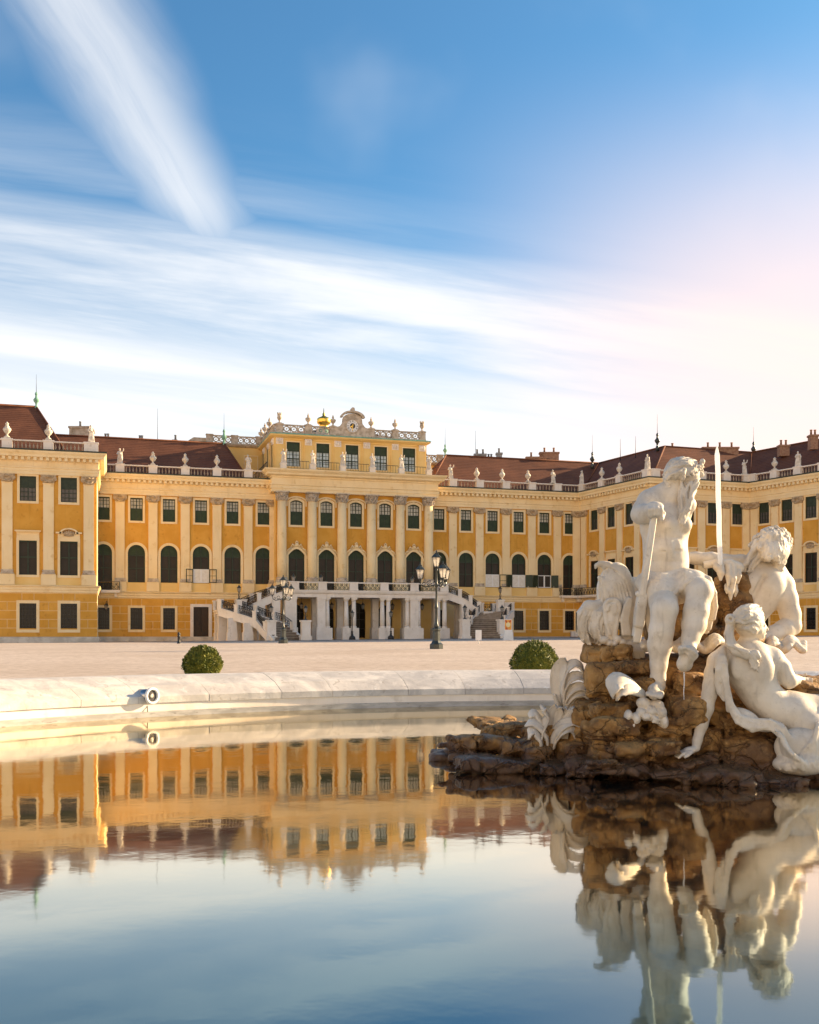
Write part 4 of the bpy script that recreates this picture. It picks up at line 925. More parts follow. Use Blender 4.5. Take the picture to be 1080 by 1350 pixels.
# ---------------------------------------------------------------- the two outer staircases
def bez(pts, n=28):
    """smooth path through (u, v, z) points"""
    q = [np.array(p, float) for p in pts]; q = [2 * q[0] - q[1]] + q + [2 * q[-1] - q[-2]]; out = []
    for i in range(1, len(q) - 2):
        for t in np.linspace(0, 1, n // (len(pts) - 1) + 1)[:-1]:
            a, b, c, d = q[i - 1:i + 3]; o = .5 * ((2 * b) + (-a + c) * t + (2 * a - 5 * b + 4 * c - d) * t * t + (-a + 3 * b - 3 * c + d) * t ** 3)
            o[2] = b[2] + (c[2] - b[2]) * t; out.append(o)
    return out + [q[-2]]
def flight(parent, path, width, steps, under, solid, post_idx, lampless=True):
    """path of the middle of a flight going down; treads, two curbs, posts and iron rails"""
    A = bez(path); n = len(A); left = []; right = []
    for i in range(n):
        d = A[min(i + 1, n - 1)] - A[max(i - 1, 0)]; d = d[:2] / np.linalg.norm(d[:2]); s = np.array([-d[1], d[0]]) * width / 2
        left.append(np.array([*(A[i][:2] + s), A[i][2]])); right.append(np.array([*(A[i][:2] - s), A[i][2]]))
    at = lambda E, t: np.array([np.interp(t * (n - 1), range(n), [e[c] for e in E]) for c in range(3)])
    mb = MB()
    for k in range(steps):
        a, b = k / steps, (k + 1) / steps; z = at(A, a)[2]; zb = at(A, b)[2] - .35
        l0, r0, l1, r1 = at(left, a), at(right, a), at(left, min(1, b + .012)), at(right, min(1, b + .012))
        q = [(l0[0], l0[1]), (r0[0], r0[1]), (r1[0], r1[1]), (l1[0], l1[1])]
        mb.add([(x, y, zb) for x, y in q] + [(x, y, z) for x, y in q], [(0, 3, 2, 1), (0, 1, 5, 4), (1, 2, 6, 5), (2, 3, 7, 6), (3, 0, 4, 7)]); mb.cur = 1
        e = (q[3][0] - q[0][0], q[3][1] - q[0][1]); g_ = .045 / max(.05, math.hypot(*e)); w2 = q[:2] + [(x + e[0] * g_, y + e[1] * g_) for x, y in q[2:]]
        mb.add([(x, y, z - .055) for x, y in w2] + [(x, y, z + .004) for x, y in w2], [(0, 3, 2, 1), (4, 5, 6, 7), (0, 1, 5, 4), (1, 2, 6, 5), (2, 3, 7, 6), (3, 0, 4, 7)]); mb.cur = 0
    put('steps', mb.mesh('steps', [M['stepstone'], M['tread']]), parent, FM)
    for side, E in ((1, left), (-1, right)):
        mb = MB(); vs = []; fs = []
        for i, e in enumerate(E):
            d = E[min(i + 1, n - 1)] - E[max(i - 1, 0)]; d = d[:2] / np.linalg.norm(d[:2]); o = np.array([-d[1], d[0]]) * side
            zt = e[2] + .22; zb = e[2] - .75 if not solid else 0.0
            for w_, z in ((-.05, zb), (.28, zb), (.28, zt - .12), (.34, zt - .10), (.34, zt), (-.10, zt), (-.10, zt - .1), (-.05, zt - .12)): vs.append((e[0] + o[0] * w_, e[1] + o[1] * w_, z))
        for i in range(n - 1):
            for j in range(8): fs.append((i * 8 + j, (i + 1) * 8 + j, (i + 1) * 8 + (j + 1) % 8, i * 8 + (j + 1) % 8))
        fs += [tuple(range(8)), tuple((n - 1) * 8 + j for j in range(8))]
        mb.add(vs, fs); put('curb', mb.mesh('curb', M['stone']), parent, FM)
        ts = post_idx
        for t in ts:
            e = at(E, t); mb = MB(); mb.box(-.24, .24, -.24, .24, e[2] - .3, e[2] + 1.18); mb.box(-.29, .29, -.29, .29, e[2] + 1.06, e[2] + 1.2); d = at(E, min(1, t + .03)) - at(E, max(0, t - .03))
            o = put('rail_post', mb.mesh('rail_post', M['stone']), parent, FM, e[0], e[1], 0); o.rotation_euler = (0, 0, FM.a + math.atan2(d[1], d[0]))
        for t0, t1 in zip(ts, ts[1:]):
            mb = MB(); K = 10; pts = [at(E, t0 + (t1 - t0) * (k + .5) / (K + 0.0)) for k in range(K)]
            lo = [Vector((p[0], p[1], p[2] + .30)) for p in pts]; hi = [Vector((p[0], p[1], p[2] + 1.12)) for p in pts]
            mb.tube(hi, .05, 5); mb.tube(lo, .025, 4)
            for k in range(K):
                mb.tube([lo[k], hi[k]], .022, 4)
                if k < K - 1:
                    a, b = lo[k], hi[k + 1]; c = lo[k + 1]; dd = (c - a)
                    m_ = (a + b) / 2; mb.tube([m_ + dd * .38 * math.cos(q) + Vector((0, 0, .27 * math.sin(q))) for q in np.linspace(0, 6.0, 9)], .024, 4)
                    mb.tube([a, m_ + Vector((0, 0, .1)), b], .02, 4)
            put('iron_rail', mb.mesh('iron_rail', M['iron']), parent, FM)
    if not solid:
        for t in under:
            for E in (left, right):
                e = at(E, t); mb = MB(); mb.box(-.5, .5, -.45, .45, 0, e[2] - .55); mb.box(-.58, .58, -.53, .53, 0, H(.4)); o = put('pier', mb.mesh('pier', M['stone']), parent, FM, e[0], e[1], 0)
def landing(parent, u0, u1, v0, v1, z, rails):
    mb = MB(); mb.box(u0, u1, v0, v1, z - .55, z); mb.box(u0 - .12, u1 + .12, v0 - .12, v1 + .12, z - .25, z - .10); put('landing', mb.mesh('landing', M['stone']), parent, FM)
    mb = MB()
    for u in (u0 + .55, u1 - .55):
        for v in (v0 + .5, v1 - .5):
            mb = MB(); mb.box(-.5, .5, -.48, .48, 0, z - .5); mb.box(-.58, .58, -.56, .56, 0, H(.35)); mb.box(-.56, .56, -.54, .54, z - .85, z - .552); put('pier', mb.mesh('pier', M['stone']), parent, FM, u, v, 0)
    for (a, b) in rails:
        a = np.array(a); b = np.array(b); L = np.linalg.norm(b - a); m_ = (a + b) / 2; o = put('iron_rail', railing_mesh(L - .5, 1.05, True).mesh('landing_rail', M['iron']), parent, FM, m_[0], m_[1], z); o.rotation_euler = (0, 0, FM.a + math.atan2(b[1] - a[1], b[0] - a[0]))
        for p in (a, b): mb = MB(); mb.box(-.32, .32, -.32, .32, z, z + 1.15); mb.box(-.38, .38, -.38, .38, z + 1.03, z + 1.18); put('rail_post', mb.mesh('rail_post', M['stone']), parent, FM, p[0], p[1], 0)
def foot_posts(parent, pts):
    for u, v, zt in pts:
        mb = MB(); mb.box(-.5, .5, -.5, .5, 0, zt); mb.box(-.6, .6, -.6, .6, zt - .18, zt + .02); mb.box(-.62, .62, -.62, .62, 0, H(-.05)); put('foot_post', mb.mesh('foot_post', M['stone']), parent, FM, u, v, 0)
ZT, ZL = H(5.55), H(3.1)
gl = lambda x, v: ground_z(*FM.p(FM.u(x, v), v, 0)[:2])
stl = thing('staircase', FM.p(FM.u(345, -10), -10, 0), 'curved white stone staircase with black iron rails on the left of the terrace', 'staircase')
v1 = -6.6; ul0, ul1 = FM.u(286, -8.5), FM.u(317, -8.5)
flight(stl, [(TU0 + .2, -6.0, ZT), (TU0 - 3.2, -6.1, ZT - 1.1), (ul1 + .1, -6.6, ZL)], 3.0, 14, (.30, .62), False, (0.03, .34, .66, .97))
landing(stl, ul0, ul1, -9.8, -5.2, ZL, [((ul0 + .2, -9.6), (ul1 - .3, -9.6)), ((ul0 + .2, -9.5), (ul0 + .2, -5.4))])
fv = -16.0; uf = FM.u(380, fv)
flight(stl, [(ul1 - 1.4, -9.4, ZL), (ul1 + .6, -11.3, ZL - .75), (FM.u(356, -13.2), -13.2, ZL - 1.65), (uf, fv, gl(380, fv) + .1)], 3.9, 20, (.22, .45), False, (.02, .30, .58, .84))
ufl, ufr = FM.u(357.5, fv), FM.u(403, fv)
foot_posts(stl, [(ufl, fv, H(1.75)), (ufr, fv, H(1.75))])
str_ = thing('staircase', FM.p(FM.u(635, -10), -10, 0), 'curved white stone staircase with dark steps on the right of the terrace', 'staircase')
ur0, ur1 = FM.u(630, -7), FM.u(662, -7)
flight(str_, [(TU1 - .2, -6.0, ZT), (TU1 + 3.0, -6.2, ZT - 1.15), (ur0 + .2, -6.6, ZL)], 3.0, 14, (.45,), False, (0.03, .34, .66, .97))
landing(str_, ur0, ur1, -9.2, -4.4, ZL, [((ur0 + .3, -4.5), (ur1 - .2, -4.5)), ((ur1 - .2, -9.0), (ur1 - .2, -4.6))])
fv = -16.0; ufr_ = FM.u(637.5, fv)
flight(str_, [((ur0 + ur1) / 2 + .2, -9.0, ZL), (FM.u(645, -11.5), -11.5, ZL - 1.0), (ufr_, fv, gl(637, fv) + .1)], 4.1, 20, (.3,), False, (.02, .34, .66, .88))
fr0, fr1 = FM.u(613, fv), FM.u(662, fv)
foot_posts(str_, [(fr0, fv, H(1.95)), (fr1, fv, H(1.95))])
# ---------------------------------------------------------------- lamps
def lantern_mesh(s=1.0):
    """lantern body: iron cage with roof, then glass"""
    c = MB(); g = MB()
    b, t_, h = .17 * s, .30 * s, .62 * s
    for i in range(6):
        a = math.pi / 3 * i; c.tube([(b * math.cos(a), b * math.sin(a), 0), (t_ * math.cos(a), t_ * math.sin(a), h)], .014 * s, 4)
    c.lathe([(.05 * s, -.16 * s), (.09 * s, -.1 * s), (.06 * s, -.04 * s), (b + .02 * s, 0), (b, .03 * s)], 6, smooth=False)
    c.lathe([(t_ + .05 * s, h), (t_ + .06 * s, h + .03 * s), (t_ * .75, h + .17 * s), (.12 * s, h + .27 * s), (.14 * s, h + .31 * s), (.05 * s, h + .35 * s), (.06 * s, h + .41 * s), (.012 * s, h + .52 * s)], 6, smooth=False)
    g.lathe([(b - .01 * s, .03 * s), (t_ - .02 * s, h)], 6, smooth=False, cap=False)
    g.lathe([(.05 * s, .05 * s), (.05 * s, .25 * s), (.03 * s, .32 * s)], 6)
    return c.mesh('lantern_cage', M['bronze']), g.mesh('lantern_glass', M['lampglass'])
LC1, LG1 = lantern_mesh(.84); LC2, LG2 = lantern_mesh(.80)
def candelabra(x, y, Y, label, h=5.25, rz=.35):
    gz = CZ + (HZ - y) * Y / F; p = P(x, y, Y); o = thing('street_lamp', (p.x, p.y, gz), label, 'street lamp', 'four lantern street lamps in the courtyard', rz)
    mb = MB(); mb.lathe([(.40, -.3), (.40, .22), (.34, .26), (.30, .30), (.24, .42), (.22, .95), (.26, 1.0), (.26, 1.10), (.18, 1.16)], 8, smooth=False); link('base', mb.mesh('lamp_base', M['bronze']), o)
    mb = MB(); mb.lathe([(.13, 1.15), (.15, 1.25), (.09, 1.4), (.072, 2.2), (.10, 2.25), (.10, 2.32), (.068, 2.4), (.052, 3.4), (.085, 3.45), (.11, 3.55), (.07, 3.68), (.055, 4.35), (.09, 4.4), (.05, 4.5)], 10); link('post', mb.mesh('lamp_post', M['bronze']), o)
    for k in range(3):
        a = 2 * math.pi * k / 3 + .55; c, s = math.cos(a), math.sin(a); mb = MB()
        mb.tube([(r * c, r * s, z) for r, z in ((.08, 3.58), (.35, 3.50), (.65, 3.46), (.88, 3.58), (.92, 3.75))], .038, 6)
        mb.tube([((.38 + .16 * math.cos(q) * (1 - q / 12)) * c, (.38 + .16 * math.cos(q) * (1 - q / 12)) * s, 3.68 + .14 * math.sin(q) * (1 - q / 12)) for q in np.linspace(-1.5, 6, 14)], .024, 5)
        mb.tube([((.70 + .1 * math.cos(q) * (1 - q / 9)) * c, (.70 + .1 * math.cos(q) * (1 - q / 9)) * s, 3.62 + .1 * math.sin(q) * (1 - q / 9)) for q in np.linspace(0, 6, 12)], .02, 5)
        arm = link('arm', mb.mesh('lamp_arm', M['bronze']), o); l = link('lantern', LC1, o, (.92 * c, .92 * s, 3.90)); link('glass', LG1, l)
    l = link('lantern', LC1, o, (0, 0, 4.58)); link('glass', LG1, l)
    return o
candelabra(575.5, 854.5, 59, 'four lantern lamp post before the right end of the terrace, nearer of the two')
candelabra(373.5, 846.8, 86, 'slim four lantern lamp post standing before the left staircase, farther away of the two')
def post_lamp(loc, label, s=1.0):
    o = thing('pedestal_lamp', loc, label, 'lamp', 'single lanterns on the staircase posts and the terrace')
    mb = MB(); mb.lathe([(.26 * s, 0), (.24 * s, .08 * s), (.12 * s, .14 * s), (.07 * s, .3 * s), (.10 * s, .36 * s), (.05 * s, .42 * s), (.045 * s, .72 * s), (.08 * s, .78 * s)], 8)
    for q in (0, 2.1, 4.2): mb.tube([(.05 * math.cos(q), .05 * math.sin(q), .35 * s), (.2 * s * math.cos(q), .2 * s * math.sin(q), .48 * s), (.16 * s * math.cos(q), .16 * s * math.sin(q), .66 * s)], .02 * s, 5)
    link('stem', mb.mesh('lamp_stem', M['bronze']), o); l = link('lantern', LC2, o, (0, 0, .9 * s)); l.scale = (s,) * 3; link('glass', LG2, l)
    return o
q = FM.p(ul1 - .3, -9.6, ZL + 1.18); post_lamp(q, 'single lantern on the corner post of the left staircase landing')
q = FM.p(ufl, -16, H(1.77)); post_lamp(q, 'single lantern on the left foot post of the left staircase', 1.0)
q = FM.p(ufr, -16, H(1.77)); post_lamp(q, 'single lantern on the right foot post of the left staircase', 1.0)
q = FM.p(fr0, -16, H(1.97)); post_lamp(q, 'single lantern on the left foot post of the right staircase', 1.0)
q = FM.p(fr1, -16, H(1.97)); post_lamp(q, 'single lantern on the right foot post of the right staircase', 1.0)
mb = MB(); mb.box(-.42, .42, -.42, .42, ZL, ZL + 1.5); mb.box(-.5, .5, -.5, .5, ZL + 1.35, ZL + 1.52); put('rail_post', mb.mesh('landing_post', M['stone']), str_, FM, FM.u(659.5, -8.9), -8.9, 0)
q = FM.p(FM.u(659.5, -8.9), -8.9, ZL + 1.52); post_lamp(q, 'single lantern on the tall landing post of the right staircase')
for i, (u, nm) in enumerate(((TP[0], 'left end'), (TP[1], 'second post from the left'), (TP[4], 'second post from the right'), (TP[5], 'right end'))):
    q = FM.p(u, TV + 1.0, H(5.6)); post_lamp(q, 'dark single lantern behind the terrace parapet, at its ' + nm, 1.15)
for x, lb in ((464.5, 'left'), (515.5, 'right')):
    gx = FM.u(x, -9.6); q = FM.p(gx, -9.6, ground_z(*FM.p(gx, -9.6, 0)[:2]) - .05); o = thing('bollard_lamp', q, 'small black lamp standing on the ground before the terrace columns, %s one of the pair' % lb, 'lamp', 'small black lamps before the terrace')
    mb = MB(); mb.lathe([(.42, 0), (.36, .4), (.16, .55), (.10, .9), (.14, 1.0), (.06, 1.15), (.055, 2.6), (.1, 2.68)], 8); link('stem', mb.mesh('bollard_lamp_stem', M['iron']), o); l = link('lantern', LC2, o, (0, 0, 2.82)); link('glass', LG2, l)
for i, x in enumerate((397, 437, 478, 517, 556)):
    u = FM.u(x, -5); o = thing('hanging_lantern', FM.p(u, -5.2, H(4.74)), 'dark lantern hanging under the terrace, number ' + ('one', 'two', 'three', 'four', 'five')[i] + ' from the left', 'lantern', 'lanterns hanging under the terrace')
    mb = MB(); mb.tube([(0, 0, 0), (0, 0, -.5)], .02, 5); link('chain', mb.mesh('lantern_chain', M['iron']), o); l = link('lantern', LC2, o, (0, 0, -1.35)); link('glass', LG2, l)
o = thing('wall_lantern', FM.p(FM.u(140, -.9), -.9, H(3.55)), 'dark wall lantern under the corner balcony beside the left block', 'lantern')
mb = MB(); mb.tube([(0, .85, .1), (0, .3, .75), (0, 0, .55)], .035, 5); link('bracket', mb.mesh('lantern_bracket', M['iron']), o); l = link('lantern', LC2, o, (0, 0, -.35)); link('glass', LG2, l)
# ---------------------------------------------------------------- small things in the courtyard
def bush(x, ytop, Y, rpx, label, seed):
    rn = np.random.default_rng(seed); rr = rpx * Y / F; zc = CZ + (HZ - ytop) * Y / F - rr; X = (x - 540) * Y / F
    o = thing('topiary_bush', (X, Y, zc - rr * .85), label, 'bush', 'clipped box balls beside the pool')
    mb = MB(); n = 9000
    d = rn.normal(size=(n, 3)); d /= np.linalg.norm(d, axis=1)[:, None]; rad = rr * (1 - .16 * rn.random(n) ** 1.6) * (1 + .045 * np.sin(d[:, 0] * 7 + seed) * np.sin(d[:, 2] * 6 + 1) + .03 * np.sin(d[:, 1] * 13 + seed) + .09 * (rn.random(n) > .985))
    up = rn.normal(size=(n, 3)); s = .017 + .02 * rn.random(n)
    for i in range(n):
        c = d[i] * rad[i]; t1 = np.cross(d[i], up[i]); t1 /= np.linalg.norm(t1); ax = d[i] * (.5 + .8 * rn.random()) + t1 * .9 + np.array((0, 0, .35)); ax /= np.linalg.norm(ax); b = np.cross(ax, t1 + .3 * d[i]); b /= np.linalg.norm(b); L = s[i] * 1.9; w_ = s[i] * .55
        k = len(mb.v); mb.v += [tuple(c), tuple(c + ax * L * .5 + b * w_), tuple(c + ax * L), tuple(c + ax * L * .5 - b * w_)]; mb.f.append((k, k + 1, k + 2, k + 3)); mb.sm.append(False); mb.mi.append(0)
    me = bpy.data.meshes.new('bush_leaves'); me.from_pydata([(x_, y_, z_ + rr * .85) for x_, y_, z_ in mb.v], [], mb.f); me.materials.append(M['hedge']); me.update(); link('foliage', me, o)
    mb = MB(); mb.lathe([(.02, 0)] + [(rr * .86 * math.sin(a), rr * .85 - rr * .86 * math.cos(a)) for a in np.linspace(.2, 3.0, 12)], 20); link('inner_twigs', mb.mesh('inner_twigs', M['hedge']), o)
    mb = MB(); mb.lathe([(.05, -.5), (.04, .3)], 8); link('stem', mb.mesh('bush_stem', M['wood']), o)
bush(267, 852, 27.5, 24.5, 'round clipped green bush behind the pool wall on the left', 1)
bush(705, 845.5, 26.8, 30.5, 'round clipped green bush behind the pool wall beside the statues', 2)
def bollard(x, ybase, Y, h, label):
    p = P(x, ybase, Y); o = link('bollard', None, None); bpy.data.objects.remove(o)
    mb = MB(); s = h; mb.lathe([(.17, -.3), (.17, .10), (.12, .14), (.11, .55 * s), (.15, .58 * s), (.15, .63 * s), (.09, .68 * s), (.14, .78 * s), (.13, .86 * s), (.05, .93 * s), (.06, .97 * s), (.02, s)], 10)
    return tag(link('bollard', mb.mesh('bollard', M['iron']), None, p), label, 'bollard', 'dark bollards in the courtyard')
bollard(236, 849.3, 88, 1.05, 'dark iron bollard standing alone in front of the left palace windows')
# notice stand with a poster, and a white board on a post
p = P(670, 844.2, 104); o = thing('notice_stand', p, 'white notice stand holding an orange and yellow poster beside the right staircase', 'notice stand', rz=.12)
mb = MB(); mb.prism([(-.52, -.1), (-.38, 1.0), (.38, 1.0), (.52, -.1), (.22, -.1), (.22, .02), (-.22, .02), (-.22, -.1)], -.22, .22); link('foot', mb.mesh('stand_foot', M['whitepaint']), o)
mb = MB(); mb.box(-.38, .38, -.06, .06, 1.0, 2.08); mb.cur = 1; mb.box(-.34, .34, -.065, -.055, 1.05, 2.04)
rn = random.Random(4); mb.cur = 2
for i in range(9): cx, cz = rn.uniform(-.26, .26), rn.choice((rn.uniform(1.1, 1.3), rn.uniform(1.8, 1.98))); mb.add([(cx + .07 * math.cos(a), -.068 - i * .0006, cz + .07 * math.sin(a)) for a in np.linspace(0, 6.28, 9)[:-1]], [tuple(range(8))])
mb.cur = 3; mb.add([(.22 * math.cos(a), -.075, 1.55 + .24 * math.sin(a)) for a in np.linspace(0, 6.28, 17)[:-1]], [tuple(range(16))]); link('poster', mb.mesh('poster', [M['whitepaint'], M['orange'], M['red'], M['paleyellow']]), o)
p = P(631, 849.5, 76); o = thing('information_board', p, 'small blank white board on a short post in front of the right staircase', 'board', rz=.25)
mb = MB(); mb.tube([(0, 0, -.2), (0, 0, .9)], .045, 8); link('post', mb.mesh('board_post', M['whitepaint']), o); mb = MB(); mb.box(-.22, .22, -.05, .05, .30, 1.05); link('panel', mb.mesh('board_panel', M['whitepaint']), o)
for i, u in enumerate((FM.u(755, -.6), FM.u(759.5, -.6))):
    mb = MB(); mb.box(-.22, .22, -.18, .18, 0, .75); mb.box(-.25, .25, -.21, .21, .68, .76); mb.box(-.08, .08, -.19, -.17, .35, .55); tag(link('utility_box', mb.mesh('utility_box', M['whitepaint']), None, FM.p(u, -.6, H(-.15)), FM.a), 'pale utility box at the foot of the palace wall by the corner, %s of two' % ('left', 'right')[i], 'utility box', 'pale utility boxes')
# floodlight clamped to the pool wall
p = P(193, 917, 20.6); o = thing('floodlight', p, 'round steel floodlight fixed to the pool wall on the left, trailing a cable', 'floodlight')
Q = Matrix.Rotation(R(52), 3, 'Z') @ Matrix.Rotation(R(90), 3, 'X')
def turned(mb): mb.v = [tuple(Q @ Vector(v)) for v in mb.v]; return mb
mb = MB(); mb.lathe([(.06, -.22), (.125, -.21), (.13, .16)], 24); link('housing', turned(mb).mesh('floodlight_housing', M['steel']), o)
mb = MB(); mb.lathe([(.13, .15), (.165, .16), (.165, .20), (.12, .205), (.115, .16)], 28, cap=False); link('front_ring', turned(mb).mesh('floodlight_ring', M['whitepaint']), o)
mb = MB(); mb.lathe([(.115, .17), (.115, .172)], 24); mb.cur = 1; mb.lathe([(.04, .173), (.03, .178)], 12); link('lens', turned(mb).mesh('floodlight_lens', [M['greyglass'], M['creampane']]), o)
mb = MB(); mb.tube([(0, 0, -.10), (-.02, .05, -.2), (-.05, .15, -.26)], .025, 6); mb.lathe([(.06, -.02), (.06, .03)], 8, (-.05, .12, -.28)); link('bracket', mb.mesh('floodlight_bracket', M['steel']), o)
mb = MB(); mb.tube([(-.04, .06, -.12), (.03, -.04, -.20), (.05, -.10, -.32), (.03, -.12, -.45), (.04, -.1, -.7)], .009, 5); mb.tube([(-.04, .1, -.14), (-.3, .18, -.24), (-.5, .2, -.25)], .008, 5); link('cable', mb.mesh('floodlight_cable', M['iron']), o)
# paved strip along the palace, grass behind the pool wall
def strip(name, m, u0, u1, v0, v1, dz):
    mb = MB(); n = 40
    for i in range(n):
        for j in range(4):
            q = []
            for a, b in ((i, j), (i + 1, j), (i + 1, j + 1), (i, j + 1)):
                p = FM.p(u0 + (u1 - u0) * a / n, v0 + (v1 - v0) * b / 4, 0); q.append((p.x, p.y, ground_z(p.x, p.y) + dz))
            mb.quad(*q, sm=True)
    return link(name, mb.mesh(name, m), None, kind='structure')
strip('pavement', M['paving'], -4, 60, -20, -13.5, .03)
mb = MB(); rn = np.random.default_rng(9)
for i in range(5200):
    a = R(90) + rn.uniform(.30, .80); rr = 15.75 + rn.random() * 1.0; x, y = BC[0] + rr * math.cos(a), BC[1] + rr * math.sin(a); z = ground_z(x, y); h = .10 + .12 * rn.random(); t_ = rn.uniform(0, 6.28); w_ = .012
    mb.add([(x - w_ * math.cos(t_), y - w_ * math.sin(t_), z), (x + w_ * math.cos(t_), y + w_ * math.sin(t_), z), (x + rn.normal() * .03, y + rn.normal() * .03, z + h)], [(0, 1, 2)])
gr = link('grass', None, None); bpy.data.objects.remove(gr)
me = bpy.data.meshes.new('grass'); me.from_pydata(mb.v, [], mb.f); me.materials.append(M['grass']); link('grass', me, None, kind='stuff', label='thin strip of green grass growing behind the curved pool wall', category='grass')
# ---------------------------------------------------------------- sculpture: bodies modelled as one blended volume, then meshed
RNG = np.random.default_rng(5)
class Sculpt:
    def __init__(s, lo, hi, h):
        s.lo = np.array(lo, float); s.h = h; s.n = np.ceil((np.array(hi, float) - s.lo) / h).astype(int) + 1
        s.f = np.full(s.n, 9.0, np.float32); s.ax = [(s.lo[i] + h * np.arange(s.n[i])).astype(np.float32) for i in range(3)]
    def blk(s, a, b):
        i0 = np.clip(np.floor((np.minimum(a, b) - s.lo) / s.h).astype(int), 0, s.n); i1 = np.clip(np.ceil((np.maximum(a, b) - s.lo) / s.h).astype(int) + 1, 0, s.n)
        if (i1 <= i0).any(): return None
        sl = tuple(slice(i0[i], i1[i]) for i in range(3))
        return sl, s.ax[0][sl[0]][:, None, None], s.ax[1][sl[1]][None, :, None], s.ax[2][sl[2]][None, None, :]
    def put(s, sl, d, k, sub=False):
        g = s.f[sl]
        if sub:
            d = -d
            if k > 0: q = np.maximum(k - np.abs(g - d), 0) / k; s.f[sl] = np.maximum(g, d) + q * q * k * .25
            else: s.f[sl] = np.maximum(g, d)
        elif k > 0: q = np.maximum(k - np.abs(g - d), 0) / k; s.f[sl] = np.minimum(g, d) - q * q * k * .25
        else: s.f[sl] = np.minimum(g, d)
    def cap(s, a, b, ra, rb, k=.03, sub=False):
        a = np.array(a, float); b = np.array(b, float); m = max(ra, rb) + k + 3 * s.h
        r = s.blk(np.minimum(a, b) - m, np.maximum(a, b) + m)
        if r is None: return
        sl, x, y, z = r; d = b - a; L = max(1e-9, d @ d)
        t = np.clip(((x - a[0]) * d[0] + (y - a[1]) * d[1] + (z - a[2]) * d[2]) / L, 0, 1)
        D = np.sqrt((x - a[0] - t * d[0]) ** 2 + (y - a[1] - t * d[1]) ** 2 + (z - a[2] - t * d[2]) ** 2) - (ra + (rb - ra) * t)
        s.put(sl, D, k, sub)
    def chain(s, pts, k=.03, sub=False):
        for (a, ra), (b, rb) in zip(pts, pts[1:]): s.cap(a, b, ra, rb, k, sub)
    def ell(s, c, r, k=.03, rot=None, sub=False, p=2.0, pad=None):
        c = np.array(c, float); r = np.array(r, float); m = max(r) + (k if pad is None else pad) + 3 * s.h
        q = s.blk(c - m, c + m)
        if q is None: return
        sl, x, y, z = q; x = x - c[0]; y = y - c[1]; z = z - c[2]
        if rot is not None:
            Q = np.array(Matrix.Rotation(rot[2], 3, 'Z') @ Matrix.Rotation(rot[1], 3, 'Y') @ Matrix.Rotation(rot[0], 3, 'X'))
            x, y, z = Q[0, 0] * x + Q[1, 0] * y + Q[2, 0] * z, Q[0, 1] * x + Q[1, 1] * y + Q[2, 1] * z, Q[0, 2] * x + Q[1, 2] * y + Q[2, 2] * z
        if p == 2.0:
            k0 = np.sqrt((x / r[0]) ** 2 + (y / r[1]) ** 2 + (z / r[2]) ** 2); k1 = np.sqrt((x / r[0] ** 2) ** 2 + (y / r[1] ** 2) ** 2 + (z / r[2] ** 2) ** 2)
            D = np.where(k1 > 1e-6, k0 * (k0 - 1) / np.maximum(k1, 1e-6), -min(r))
        else:
            k0 = (np.abs(x / r[0]) ** p + np.abs(y / r[1]) ** p + np.abs(z / r[2]) ** p) ** (1 / p); D = (k0 - 1) * min(r) * 1.2
        s.put(sl, D.astype(np.float32), k, sub)
    def noise(s, amp, freq, seed=0, ridged=False):
        rg = np.random.default_rng(seed); W = []; sh = []
        fr = freq if isinstance(freq, (tuple, list)) else (freq,) * 3
        for i in range(3):
            q = (s.ax[i] - s.lo[i]) * fr[i]; n = int(q[-1]) + 2; w = np.zeros((len(q), n), np.float32); j = q.astype(int); t = q - j; t = t * t * (3 - 2 * t)
            w[np.arange(len(q)), j] = 1 - t; w[np.arange(len(q)), j + 1] = t; W.append(w); sh.append(n)
        L = rg.uniform(-1, 1, sh).astype(np.float32)
        N = np.einsum('ai,ijk->ajk', W[0], L); N = np.einsum('bj,ajk->abk', W[1], N); N = np.einsum('ck,abk->abc', W[2], N, optimize=True)
        if ridged == 'crack': N = np.maximum(0, 1 - 5 * np.abs(N)) ** 1.5
        elif ridged: N = 1 - 2 * np.abs(N)
        s.f += amp * N
    def mesh(s, name, m, clip=None):
        f = s.f; nx, ny, nz = f.shape; sg = f < 0
        c = sg[:-1, :-1, :-1].astype(np.int8)
        for o in range(1, 8): i, j, k = o & 1, o >> 1 & 1, o >> 2; c += sg[i:nx - 1 + i, j:ny - 1 + j, k:nz - 1 + k]
        idx = np.argwhere((c > 0) & (c < 8)); cid = np.full((nx - 1, ny - 1, nz - 1), -1, np.int32); cid[tuple(idx.T)] = np.arange(len(idx))
        val = np.stack([f[idx[:, 0] + (o & 1), idx[:, 1] + (o >> 1 & 1), idx[:, 2] + (o >> 2)] for o in range(8)], 1)
        acc = np.zeros((len(idx), 3)); cnt = np.zeros(len(idx))
        for a in range(8):
            for b in (1, 2, 4):
                if a & b: continue
                va, vb = val[:, a], val[:, a | b]; mk = (va < 0) != (vb < 0); t = np.where(mk, va / np.where(mk, va - vb, 1), 0)
                p = np.stack([np.full(len(idx), (a >> i & 1), float) + (t if b == 1 << i else 0) for i in range(3)], 1); acc += p * mk[:, None]; cnt += mk
        v = s.lo + (idx + acc / cnt[:, None]) * s.h; F_ = []
